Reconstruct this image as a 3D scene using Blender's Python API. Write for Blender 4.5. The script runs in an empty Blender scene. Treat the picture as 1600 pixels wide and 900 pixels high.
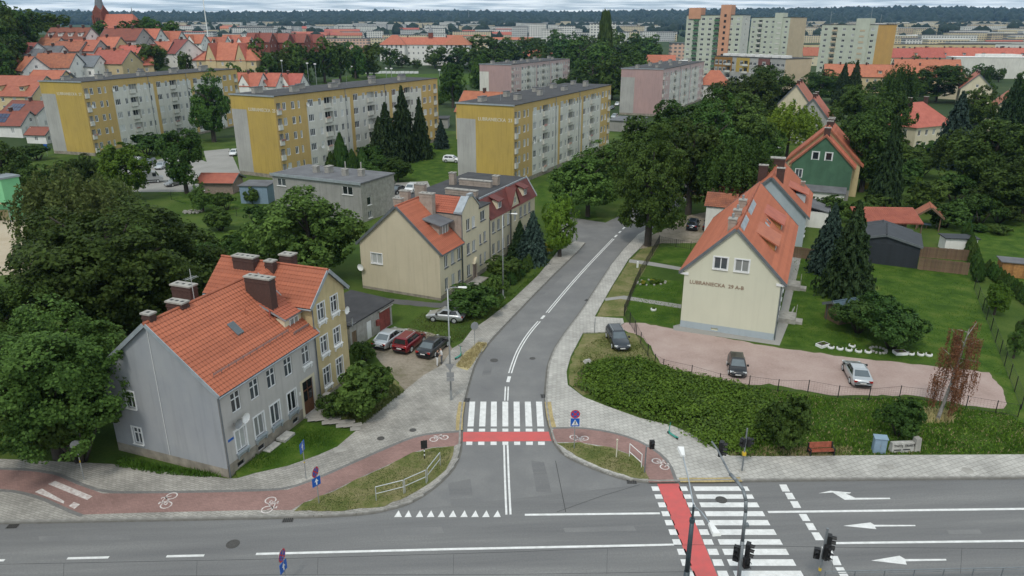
import bpy, bmesh, math, random
import numpy as np
from mathutils import Vector, Matrix
R = math.radians
random.seed(7)
scene = bpy.context.scene
COL = scene.collection

# ------------------------------------------------------------------ camera
F_PX, Y_HOR, CAM_H = 1130.0, 40.0, 31.0
PITCH = math.atan((450 - Y_HOR) / F_PX)
cam_d = bpy.data.cameras.new("camera")
cam = bpy.data.objects.new("camera", cam_d); COL.objects.link(cam)
cam.location = (0, 0, CAM_H)
cam.rotation_euler = (math.pi / 2 - PITCH, 0, 0)
cam_d.sensor_width = 36.0; cam_d.lens = 36.0 * F_PX / 1600.0
cam_d.clip_start = 0.5; cam_d.clip_end = 60000
scene.camera = cam

# ------------------------------------------------------------------ world, sun, exposure
SUN_EL, SUN_AZ = R(54), R(200)          # azimuth: direction the light comes from, clockwise from +Y
world = bpy.data.worlds.new("World"); scene.world = world
world.use_nodes = True
nt = world.node_tree; nt.nodes.clear()
def wn(t, **k):
    n = nt.nodes.new(t)
    for a, b in k.items(): setattr(n, a, b)
    return n
out = wn('ShaderNodeOutputWorld'); bg = wn('ShaderNodeBackground')
sky = wn('ShaderNodeTexSky', sky_type='NISHITA', sun_disc=False)
sky.sun_elevation = SUN_EL; sky.sun_rotation = SUN_AZ; sky.air_density = 1.0; sky.dust_density = 2.0
tc = wn('ShaderNodeTexCoord'); sep = wn('ShaderNodeSeparateXYZ')
nt.links.new(tc.outputs['Generated'], sep.inputs[0])
def wmath(op, a, b=None, c=None):
    n = wn('ShaderNodeMath', operation=op)
    for i, q in enumerate((a, b, c)):
        if q is None: continue
        if hasattr(q, 'links'): nt.links.new(q, n.inputs[i])
        else: n.inputs[i].default_value = q
    return n.outputs[0]
# cloud deck: project the view direction on a flat layer overhead
zc = wmath('ADD', wmath('MAXIMUM', sep.outputs[2], 0.0), 0.03)
comb = wn('ShaderNodeCombineXYZ')
nt.links.new(wmath('DIVIDE', sep.outputs[0], zc), comb.inputs[0])
nt.links.new(wmath('DIVIDE', sep.outputs[1], zc), comb.inputs[1])
noi = wn('ShaderNodeTexNoise'); noi.inputs['Scale'].default_value = .55; noi.inputs['Detail'].default_value = 7; noi.inputs['Roughness'].default_value = .56
nt.links.new(comb.outputs[0], noi.inputs['Vector'])
ramp = wn('ShaderNodeValToRGB')
ramp.color_ramp.elements[0].position = .40; ramp.color_ramp.elements[0].color = (4.6, 5.7, 6.4, 1)
ramp.color_ramp.elements[1].position = .60; ramp.color_ramp.elements[1].color = (11.2, 11.9, 12.1, 1)
nt.links.new(noi.outputs['Fac'], ramp.inputs[0])
mixw = wn('ShaderNodeMix', data_type='RGBA'); mixw.inputs[0].default_value = .93
nt.links.new(sky.outputs[0], mixw.inputs[6]); nt.links.new(ramp.outputs[0], mixw.inputs[7])
nt.links.new(mixw.outputs[2], bg.inputs[0]); bg.inputs[1].default_value = .1
nt.links.new(bg.outputs[0], out.inputs[0])

sun_d = bpy.data.lights.new("sun", 'SUN'); sun_d.energy = 1.5; sun_d.angle = R(11); sun_d.color = (1, .95, .86)
sun = bpy.data.objects.new("sun", sun_d); COL.objects.link(sun)
sv = Vector((math.sin(SUN_AZ) * math.cos(SUN_EL), math.cos(SUN_AZ) * math.cos(SUN_EL), math.sin(SUN_EL)))
sun.rotation_euler = sv.to_track_quat('Z', 'Y').to_euler(); sun.location = (0, -20, 80)
vs = scene.view_settings
vs.view_transform = 'Standard'; vs.look = 'None'; vs.gamma = 1; vs.use_curve_mapping = False; vs.exposure = 0.07

# ------------------------------------------------------------------ pixel -> place
S_, C_ = math.sin(PITCH), math.cos(PITCH)
def sstep(a, b, t):
    t = min(1, max(0, (t - a) / (b - a))); return t * t * (3 - 2 * t)
def T(x, y):                                             # lie of the land
    d = math.hypot(x, y)
    h = 22 * math.exp(-(((x + 235) / 95) ** 2 + ((y - 345) / 85) ** 2))
    h += 19 * math.exp(-(((x + 230) / 135) ** 2 + ((y - 560) / 190) ** 2))
    h *= sstep(215, 270, d)
    h += 28 * sstep(700, 2600, d)
    n = math.sin(x / 700 + 1.1) * .5 + math.sin(x / 310 + 4) * .28 + math.sin(x / 1500 + 2.3) * .6
    h += sstep(2700, 4300, d) * (44 + 11 * n)
    h += 26 * math.exp(-(((x - 1900) / 900) ** 2 + ((y - 3600) / 700) ** 2))
    return h
def ray(px, py):
    u = (px - 800) / F_PX; v = (py - 450) / F_PX
    return u, C_ - v * S_, -S_ - v * C_
def P(px, py, z=0.0):                                    # pixel -> point at height z above flat ground
    u, dy, dz = ray(px, py); t = (z - CAM_H) / dz
    return Vector((u * t, dy * t, z))
def PT(px, py):                                          # pixel -> point on the terrain (ray march)
    u, dy, dz = ray(px, py); t = 20.0
    while t < 9000:
        x, y, z = u * t, dy * t, CAM_H + dz * t
        if z <= T(x, y): break
        t += max(.5, t * .004)
    return Vector((u * t, dy * t, T(u * t, dy * t)))
def PD(px, dist):                                        # pixel column at a ground distance
    y = dist; d = y * C_ + CAM_H * S_
    x = (px - 800) / F_PX * d
    return Vector((x, y, T(x, y)))
def scale_at(p):                                         # pixels per metre at a place
    return F_PX / (p[1] * C_ - (p[2] - CAM_H) * S_)
def top_height(p, py):                                   # height of the vertical above p seen at row py
    u, dy, dz = ray(800, py); t = p[1] / dy
    return CAM_H + dz * t - p[2]

# ------------------------------------------------------------------ materials
M = {}
def mat(name, col, rough=.8, var=.12, scale=3.0, bump=0.0, bscale=None, col2=None, metal=0, spec=.5, island=False, objrand=0.0, coat=0, world_co=False, detail=4, stretch=None, streak=0):
    m = bpy.data.materials.new(name); m.use_nodes = True
    t = m.node_tree; N = t.nodes; L = t.links
    b = N['Principled BSDF']
    b.inputs['Roughness'].default_value = rough; b.inputs['Metallic'].default_value = metal
    b.inputs['Specular IOR Level'].default_value = spec
    if coat: b.inputs['Coat Weight'].default_value = coat; b.inputs['Coat Roughness'].default_value = .05
    c2 = col2 or tuple(min(1, c * (1 - 2 * var)) for c in col)
    c1 = col if col2 else tuple(min(1, c * (1 + var)) for c in col)
    if world_co:
        g = N.new('ShaderNodeNewGeometry'); co = g.outputs['Position']
    else:
        g = N.new('ShaderNodeTexCoord'); co = g.outputs['Object']
    if stretch:
        mp = N.new('ShaderNodeMapping'); mp.inputs['Scale'].default_value = stretch; L.new(co, mp.inputs[0]); co = mp.outputs[0]
    fac = None
    n1 = N.new('ShaderNodeTexNoise'); n1.inputs['Scale'].default_value = scale; n1.inputs['Detail'].default_value = detail; n1.inputs['Roughness'].default_value = .62
    L.new(co, n1.inputs['Vector'])
    r1 = N.new('ShaderNodeMapRange'); r1.inputs[1].default_value = .3; r1.inputs[2].default_value = .7; L.new(n1.outputs['Fac'], r1.inputs[0]); fac = r1.outputs[0]
    mx = N.new('ShaderNodeMix'); mx.data_type = 'RGBA'; mx.inputs[6].default_value = (*c2, 1); mx.inputs[7].default_value = (*c1, 1)
    if island:
        gi = N.new('ShaderNodeNewGeometry'); am = N.new('ShaderNodeMix'); am.data_type = 'FLOAT'; am.inputs[0].default_value = .6
        L.new(fac, am.inputs[2]); L.new(gi.outputs['Random Per Island'], am.inputs[3]); fac = am.outputs[0]
    L.new(fac, mx.inputs[0]); colo = mx.outputs[2]
    if streak:                                            # rain streaks: noise drawn out downwards
        tc2 = N.new('ShaderNodeTexCoord'); mp = N.new('ShaderNodeMapping'); mp.inputs['Scale'].default_value = (1.7, 1.7, .12); L.new(tc2.outputs['Object'], mp.inputs[0])
        n3 = N.new('ShaderNodeTexNoise'); n3.inputs['Scale'].default_value = 1.6; n3.inputs['Detail'].default_value = 5; L.new(mp.outputs[0], n3.inputs['Vector'])
        r3 = N.new('ShaderNodeMapRange'); r3.inputs[1].default_value = .5; r3.inputs[2].default_value = .75; r3.inputs[3].default_value = 0; r3.inputs[4].default_value = streak; L.new(n3.outputs['Fac'], r3.inputs[0])
        ms = N.new('ShaderNodeMix'); ms.data_type = 'RGBA'; ms.inputs[7].default_value = (col[0] * .42, col[1] * .42, col[2] * .4, 1)
        L.new(r3.outputs[0], ms.inputs[0]); L.new(colo, ms.inputs[6]); colo = ms.outputs[2]
    if objrand:
        oi = N.new('ShaderNodeObjectInfo'); hs = N.new('ShaderNodeHueSaturation')
        ma = N.new('ShaderNodeMapRange'); ma.inputs[3].default_value = 1 - objrand; ma.inputs[4].default_value = 1 + objrand; L.new(oi.outputs['Random'], ma.inputs[0])
        L.new(ma.outputs[0], hs.inputs['Value'])
        mb_ = N.new('ShaderNodeMapRange'); mb_.inputs[3].default_value = .5 - objrand * .08; mb_.inputs[4].default_value = .5 + objrand * .06; 
        mu = N.new('ShaderNodeMath'); mu.operation = 'FRACT'; m7 = N.new('ShaderNodeMath'); m7.operation = 'MULTIPLY'; m7.inputs[1].default_value = 7.3
        L.new(oi.outputs['Random'], m7.inputs[0]); L.new(m7.outputs[0], mu.inputs[0]); L.new(mu.outputs[0], mb_.inputs[0]); L.new(mb_.outputs[0], hs.inputs['Hue'])
        L.new(colo, hs.inputs['Color']); colo = hs.outputs[0]
    L.new(colo, b.inputs['Base Color'])
    if bump:
        n2 = N.new('ShaderNodeTexNoise'); n2.inputs['Scale'].default_value = bscale or scale * 6; n2.inputs['Detail'].default_value = 3; L.new(co, n2.inputs['Vector'])
        bp = N.new('ShaderNodeBump'); bp.inputs['Strength'].default_value = bump; bp.inputs['Distance'].default_value = .05
        L.new(n2.outputs['Fac'], bp.inputs['Height']); L.new(bp.outputs[0], b.inputs['Normal'])
    M[name] = m; return m

def mat_leaf(name, dark, light, trans=.28, objrand=.24):
    m = mat(name, light, rough=.55, col2=dark, island=True, scale=.55, objrand=objrand, spec=.1, detail=2)
    t = m.node_tree; N = t.nodes; L = t.links; b = N['Principled BSDF']
    tr = N.new('ShaderNodeBsdfTranslucent'); mixs = N.new('ShaderNodeMixShader'); mixs.inputs[0].default_value = trans
    src = b.inputs['Base Color'].links[0].from_socket; L.new(src, tr.inputs[0])
    o = [n for n in N if n.type == 'OUTPUT_MATERIAL'][0]
    L.new(b.outputs[0], mixs.inputs[1]); L.new(tr.outputs[0], mixs.inputs[2]); L.new(mixs.outputs[0], o.inputs[0])
    return m

def mat_brick(name, col, joint, bw, bh, ang=0, var=.25, rough=.9, mortar=.012, big=.25, offset=.5, world_co=True, bumpd=.3, plane='XY', coln=None):
    m = bpy.data.materials.new(name); m.use_nodes = True
    t = m.node_tree; N = t.nodes; L = t.links; b = N['Principled BSDF']; b.inputs['Roughness'].default_value = rough; b.inputs['Specular IOR Level'].default_value = .3
    if world_co: g = N.new('ShaderNodeNewGeometry'); co = g.outputs['Position']
    else: g = N.new('ShaderNodeTexCoord'); co = g.outputs['Object']
    mp = N.new('ShaderNodeMapping'); mp.inputs['Rotation'].default_value = (R(90) if plane == 'XZ' else 0, 0, ang); L.new(co, mp.inputs[0])
    br = N.new('ShaderNodeTexBrick'); br.offset = offset
    br.inputs['Scale'].default_value = 1; br.inputs['Brick Width'].default_value = bw; br.inputs['Row Height'].default_value = bh
    br.inputs['Mortar Size'].default_value = mortar; br.inputs['Mortar Smooth'].default_value = .3
    br.inputs['Color1'].default_value = (*[c * (1 - var) for c in col], 1); br.inputs['Color2'].default_value = (*(coln or [c * (1 + var * .6) for c in col]), 1); br.inputs['Mortar'].default_value = (*joint, 1)
    L.new(mp.outputs[0], br.inputs['Vector'])
    n1 = N.new('ShaderNodeTexNoise'); n1.inputs['Scale'].default_value = .35; n1.inputs['Detail'].default_value = 6; n1.inputs['Roughness'].default_value = .65; L.new(co, n1.inputs['Vector'])
    r1 = N.new('ShaderNodeMapRange'); r1.inputs[1].default_value = .3; r1.inputs[2].default_value = .7; r1.inputs[3].default_value = 1 - big; r1.inputs[4].default_value = 1 + big * .6; L.new(n1.outputs['Fac'], r1.inputs[0])
    mx = N.new('ShaderNodeMix'); mx.data_type = 'RGBA'; mx.blend_type = 'MULTIPLY'; mx.inputs[0].default_value = 1
    L.new(br.outputs['Color'], mx.inputs[6]); L.new(r1.outputs[0], mx.inputs[7]); L.new(mx.outputs[2], b.inputs['Base Color'])
    bp = N.new('ShaderNodeBump'); bp.inputs['Strength'].default_value = bumpd; bp.inputs['Distance'].default_value = .02; bp.invert = True
    L.new(br.outputs['Fac'], bp.inputs['Height']); L.new(bp.outputs[0], b.inputs['Normal'])
    M[name] = m; return m

def mat_ground(name, stops, s1=.25, s2=4.0, rough=.95, bump=.5, bs=14, lane=None):
    """patches: colour ramp over mixed coarse + fine noise in world space"""
    m = bpy.data.materials.new(name); m.use_nodes = True
    t = m.node_tree; N = t.nodes; L = t.links; b = N['Principled BSDF']; b.inputs['Roughness'].default_value = rough; b.inputs['Specular IOR Level'].default_value = .15
    g = N.new('ShaderNodeNewGeometry'); co = g.outputs['Position']; ca = co
    if lane is not None: mpp = N.new('ShaderNodeMapping'); mpp.vector_type = 'TEXTURE'; mpp.inputs['Rotation'].default_value = (0, 0, lane); mpp.inputs['Scale'].default_value = (14, 1, 1); L.new(co, mpp.inputs[0]); ca = mpp.outputs[0]
    a = N.new('ShaderNodeTexNoise'); a.inputs['Scale'].default_value = s1; a.inputs['Detail'].default_value = 6; a.inputs['Roughness'].default_value = .6; L.new(ca, a.inputs['Vector'])
    c = N.new('ShaderNodeTexNoise'); c.inputs['Scale'].default_value = s2; c.inputs['Detail'].default_value = 6; c.inputs['Roughness'].default_value = .75; L.new(co, c.inputs['Vector'])
    mx = N.new('ShaderNodeMix'); mx.data_type = 'FLOAT'; mx.inputs[0].default_value = .42; L.new(a.outputs['Fac'], mx.inputs[2]); L.new(c.outputs['Fac'], mx.inputs[3])
    cr = N.new('ShaderNodeValToRGB'); el = cr.color_ramp.elements
    while len(el) < len(stops): el.new(.5)
    for e, (p_, c_) in zip(el, stops): e.position = p_; e.color = (*c_, 1)
    L.new(mx.outputs[0], cr.inputs[0]); L.new(cr.outputs[0], b.inputs['Base Color'])
    n2 = N.new('ShaderNodeTexNoise'); n2.inputs['Scale'].default_value = bs; n2.inputs['Detail'].default_value = 4; L.new(co, n2.inputs['Vector'])
    bp = N.new('ShaderNodeBump'); bp.inputs['Strength'].default_value = bump; bp.inputs['Distance'].default_value = .06
    L.new(n2.outputs['Fac'], bp.inputs['Height']); L.new(bp.outputs[0], b.inputs['Normal'])
    M[name] = m; return m

def mat_glass(name, lo=(.015, .018, .022), hi=(.42, .43, .42), thr=.55):
    """window pane: dark room or drawn net curtain, told apart by the object's random number"""
    m = bpy.data.materials.new(name); m.use_nodes = True
    t = m.node_tree; N = t.nodes; L = t.links; b = N['Principled BSDF']; b.inputs['Roughness'].default_value = .06; b.inputs['Specular IOR Level'].default_value = .6
    oi = N.new('ShaderNodeObjectInfo'); cr = N.new('ShaderNodeValToRGB'); el = cr.color_ramp.elements
    cr.color_ramp.interpolation = 'CONSTANT'
    el[0].position = 0; el[0].color = (*lo, 1); el[1].position = thr; el[1].color = (.07, .08, .09, 1)
    e = el.new(thr + (1 - thr) * .45); e.color = (*[h * .55 for h in hi], 1); e = el.new(thr + (1 - thr) * .8); e.color = (*hi, 1)
    L.new(oi.outputs['Random'], cr.inputs[0]); L.new(cr.outputs[0], b.inputs['Base Color'])
    M[name] = m; return m

RA = R(3.87)                                             # main road direction
mat_ground('asphalt', [(.3, (.125, .125, .126)), (.44, (.162, .162, .164)), (.54, (.19, .19, .189)), (.66, (.25, .248, .242))], .7, 9, .88, .25, 60, RA)
mat_ground('asphalt_side', [(.3, (.15, .15, .155)), (.5, (.19, .19, .19)), (.7, (.25, .248, .242))], .3, 8, .88, .25, 60)
mat_ground('asphalt_old', [(.3, (.08, .08, .085)), (.6, (.13, .13, .13))], .3, 6, .9, .3, 40)
mat_ground('concrete_lot', [(.3, (.24, .235, .22)), (.7, (.36, .35, .33))], .2, 5, .9, .3, 30)
mat_brick('paver_large', (.45, .435, .405), (.24, .23, .205), .42, .42, R(-22), .11, mortar=.02, big=.24)
mat_brick('paver_small', (.37, .352, .322), (.2, .19, .165), .4, .2, R(20), .14, mortar=.016, big=.36)
mat_brick('paver_side', (.34, .325, .30), (.17, .16, .14), .35, .35, R(-64), .13, mortar=.018, big=.26)
mat_brick('cycle_red', (.30, .185, .165), (.21, .13, .115), .2, .1, R(10), .12, mortar=.008, big=.22)
mat_brick('cycle_edge', (.2, .195, .19), (.12, .12, .11), .3, .12, R(10), .12, mortar=.01, big=.2)
mat_brick('tactile', (.42, .33, .16), (.25, .2, .1), .3, .3, 0, .12, mortar=.015, big=.2)
mat_ground('grass', [(.32, (.022, .045, .010)), (.45, (.045, .085, .013)), (.56, (.075, .115, .022)), (.7, (.12, .135, .04))], .16, 4.5)
mat_ground('grass_lush', [(.3, (.018, .042, .006)), (.45, (.036, .080, .008)), (.53, (.06, .11, .013)), (.6, (.09, .13, .022)), (.72, (.15, .155, .05))], .45, 7)
mat_ground('grass_dry', [(.32, (.05, .075, .02)), (.45, (.125, .14, .045)), (.55, (.19, .175, .08)), (.68, (.27, .235, .13))], .45, 3.0)
mat_ground('grass_straw', [(.3, (.2, .19, .08)), (.5, (.42, .36, .19)), (.7, (.52, .45, .27))], .8, 4)
mat_ground('dirt', [(.3, (.10, .12, .045)), (.42, (.19, .165, .12)), (.55, (.29, .25, .2)), (.7, (.36, .31, .255))], .35, 2.5)
mat_ground('gravel_pink', [(.28, (.25, .185, .16)), (.45, (.37, .275, .245)), (.6, (.43, .335, .30)), (.75, (.47, .39, .35))], .3, 5, .95, .5, 25)
mat_ground('sand', [(.3, (.33, .26, .17)), (.5, (.45, .38, .28)), (.7, (.50, .45, .37))], .2, 4)
mat_ground('land', [(.3, (.02, .04, .012)), (.5, (.035, .06, .02)), (.65, (.06, .085, .03)), (.8, (.10, .10, .06))], .012, .15, .95, .2, 2)
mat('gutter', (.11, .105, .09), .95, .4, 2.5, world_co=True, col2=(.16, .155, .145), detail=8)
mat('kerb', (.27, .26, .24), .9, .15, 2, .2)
mat('paint', (.80, .80, .79), .7, .06, 2.2, world_co=True, col2=(.60, .60, .585))
mat('paint_worn', (.74, .72, .70), .75, .1, 5, world_co=True, col2=(.40, .31, .29), detail=8)
mat('paint_red', (.62, .105, .10), .7, .08, 1.1, world_co=True, col2=(.47, .105, .1))
mat('iron_cover', (.085, .08, .075), .6, .3, 20, .3)
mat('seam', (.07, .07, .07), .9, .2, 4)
mat('tile_orange', (.435, .132, .072), .75, .22, 1.1, island=True, col2=(.30, .088, .048), objrand=.05)
mat('tile_red', (.44, .145, .09), .78, .2, .8, col2=(.33, .10, .06), objrand=.16, bump=.6, bscale=9)
mat('tile_fresh', (.42, .14, .078), .75, .2, .8, col2=(.32, .10, .06), objrand=.1, bump=.5, bscale=9)
mat('tile_brown', (.25, .075, .05), .8, .2, .8, col2=(.17, .055, .04), objrand=.15, bump=.5, bscale=9)
mat('tile_old', (.36, .13, .07), .85, .25, .9, col2=(.20, .075, .05), objrand=.1, bump=.6, bscale=9)
mat('burgundy', (.155, .036, .03), .7, .15, 1.2, col2=(.105, .028, .025), bump=.4, bscale=12)
mat('felt', (.06, .06, .064), .9, .25, .5, col2=(.032, .032, .035), bump=.3, bscale=20, streak=.0)
mat('felt_light', (.16, .165, .175), .9, .25, .5, col2=(.10, .10, .11))
mat('black_metal_roof', (.028, .031, .038), .55, .2, .6)
mat('black_siding', (.03, .035, .045), .6, .2, .6)
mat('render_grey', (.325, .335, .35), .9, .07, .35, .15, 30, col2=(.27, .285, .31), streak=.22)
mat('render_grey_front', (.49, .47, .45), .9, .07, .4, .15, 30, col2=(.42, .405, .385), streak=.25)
mat('render_yellow', (.56, .46, .255), .9, .1, .6, .15, 30, col2=(.45, .36, .20), streak=.3)
mat('plinth', (.29, .255, .21), .95, .2, 1.2, .3, 15, streak=.3)
mat('render_beige', (.565, .495, .365), .9, .06, .3, .12, 30, col2=(.50, .435, .315), streak=.2)
mat('render_cream', (.66, .59, .43), .9, .05, .4, .1, 30, col2=(.58, .52, .38), streak=.18)
mat('render_pale', (.61, .60, .475), .9, .04, .3, .08, 30, col2=(.57, .56, .445), streak=.08)
mat('render_blue', (.40, .455, .49), .9, .06, .4, .1, 30, col2=(.34, .39, .42), streak=.12)
mat('render_green', (.075, .165, .10), .92, .1, .5, .2, 20, col2=(.05, .115, .07), streak=.25)
mat('render_greywall', (.33, .325, .31), .92, .1, .5, .2, 20, col2=(.25, .245, .235), streak=.35)
mat('render_white', (.74, .73, .70), .9, .06, .4, .1, 20, objrand=.06, streak=.12)
mat('render_sand', (.55, .45, .26), .9, .06, .4, .1, 20, objrand=.08, streak=.12)
mat('block_ochre', (.49, .345, .085), .92, .08, .18, .1, 10, col2=(.40, .285, .08), streak=.35)
mat('block_yellow', (.57, .395, .15), .92, .07, .2, .1, 10, col2=(.49, .34, .135), streak=.3)
mat('block_white', (.67, .655, .60), .92, .07, .2, .1, 10, col2=(.56, .55, .505), streak=.38)
mat('block_grey', (.42, .415, .395), .92, .1, .25, .1, 10, col2=(.33, .325, .31), streak=.35)
mat('block_pink', (.45, .30, .285), .92, .08, .2, .1, 10, col2=(.375, .26, .255), streak=.3)
mat('block_pinklight', (.58, .43, .41), .92, .08, .2, .1, 10, col2=(.5, .38, .37), streak=.3)
mat('block_tan', (.52, .42, .29), .92, .06, .2, streak=.2)
mat('block_salmon', (.58, .30, .19), .92, .06, .2, streak=.15)
mat('block_greengrey', (.50, .53, .44), .92, .06, .2, streak=.2)
mat('block_orange', (.60, .35, .10), .92, .06, .2, col2=(.52, .31, .10), streak=.2)
mat('block_brown', (.30, .155, .045), .92, .06, .2, streak=.2)
mat('block_maroon', (.19, .085, .075), .92, .06, .2, streak=.2)
mat('brick_dark', (.088, .045, .036), .9, .2, 6, .3, 30, col2=(.055, .03, .026))
mat('brick_red', (.22, .068, .045), .9, .2, .7, .2, 10, col2=(.16, .05, .036))
mat('brick_rough', (.30, .23, .19), .95, .25, 2.5, .4, 12, col2=(.19, .145, .12))
mat('concrete', (.36, .345, .315), .92, .15, 1.5, .3, 12, streak=.25)
mat('chimney_render', (.40, .335, .285), .92, .2, 1.6, .3, 14, col2=(.27, .225, .19), streak=.4)
mat('zinc', (.38, .42, .455), .45, .1, 1.5, metal=.35)
mat('zinc_dark', (.16, .175, .19), .5, .1, 1.5, metal=.3)
mat('steel', (.36, .38, .39), .45, .08, 3, metal=.5)
mat('steel_light', (.58, .6, .61), .4, .06, 3, metal=.5)
mat('pole_grey', (.20, .22, .235), .5, .1, 2, metal=.3)
mat('pole_dark', (.055, .075, .09), .45, .1, 2, metal=.2)
mat('black', (.012, .012, .013), .5, .1, 3)
mat('rubber', (.016, .016, .017), .75, .15, 6)
mat('white', (.78, .78, .77), .5, .04, 3)
mat('frame_white', (.74, .745, .75), .45, .04, 2)
mat('wood_door', (.15, .065, .032), .6, .25, 2, stretch=(6, 6, .6))
mat('wood_bench', (.33, .085, .045), .55, .2, 3)
mat('wood_plank', (.185, .12, .075), .85, .25, 2, objrand=.15, stretch=(6, 6, .6))
mat('wood_orange', (.38, .19, .06), .7, .2, 2, objrand=.1)
mat('door_red', (.26, .06, .05), .75, .2, 1.5, streak=.3)
mat('bark', (.075, .062, .05), .95, .3, 4, .5, 12)
mat('bark_birch', (.40, .385, .36), .9, .3, 3, col2=(.10, .09, .08))
mat('sign_blue', (.012, .10, .42), .4, .03, 2)
mat('sign_red', (.55, .02, .03), .4, .03, 2)
mat('sign_back', (.30, .31, .32), .5, .06, 3, metal=.3)
mat('yellow', (.62, .42, .03), .6, .05, 3)
mat('cabinet', (.22, .31, .40), .6, .06, 2, streak=.2)
mat('stone', (.42, .41, .38), .9, .18, 2.5, .4, 10)
mat('letters_brown', (.25, .16, .11), .8, .05, 3)
mat('letters_pale', (.60, .56, .45), .8, .05, 3)
mat('letters_black', (.03, .03, .03), .8, .05, 3)
mat('scooter_green', (.03, .26, .20), .4, .05, 3)
mat('solar', (.02, .035, .09), .2, .1, 4)
mat('plate', (.7, .7, .7), .5, .02, 3)
mat('lamp_red', (.32, .015, .012), .2, .05, 3)
mat('lamp_clear', (.62, .64, .66), .12, .04, 3)
mat('car_glass', (.018, .021, .025), .04, .1, 1, spec=.8)
mat('screen_glass', (.10, .125, .14), .05, .1, 1, spec=.8)
mat('net_green', (.05, .16, .07), .8, .1, 2)
mat('tarp_blue', (.06, .10, .13), .7, .15, 2)
mat('skin', (.45, .26, .18), .6, .05, 5)
mat('hair', (.035, .022, .015), .6, .1, 8)
mat('cloth_black', (.02, .02, .024), .9, .1, 8)
mat('cloth_white', (.66, .66, .66), .9, .06, 8)
mat('cloth_grey', (.12, .125, .14), .9, .1, 8)
mat_glass('glass')
mat_glass('glass_net', lo=(.03, .034, .04), hi=(.62, .63, .62), thr=.3)
mat_leaf('leaf_mid', (.024, .056, .012), (.122, .215, .046))
mat_leaf('leaf_dark', (.017, .040, .009), (.098, .165, .034))
mat_leaf('leaf_light', (.06, .125, .014), (.17, .27, .036))
mat_leaf('leaf_olive', (.05, .072, .018), (.16, .20, .06))
mat_leaf('leaf_needle', (.014, .03, .011), (.055, .092, .034), .15)
mat_leaf('leaf_blue', (.022, .042, .034), (.06, .098, .078), .12)
mat_leaf('leaf_thuja', (.022, .056, .012), (.08, .14, .032), .2)
mat_leaf('leaf_yellow', (.18, .17, .015), (.40, .36, .04))
mat_leaf('leaf_dead', (.10, .045, .022), (.26, .12, .065), .2)
mat_leaf('leaf_straw', (.34, .28, .13), (.58, .50, .28), .4)
mat_leaf('leaf_hedge', (.035, .085, .010), (.13, .235, .034))
mat_leaf('leaf_wood', (.010, .022, .014), (.028, .045, .028), .1, .1)
mat_leaf('flower', (.35, .12, .10), (.6, .45, .4), .2)

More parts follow.
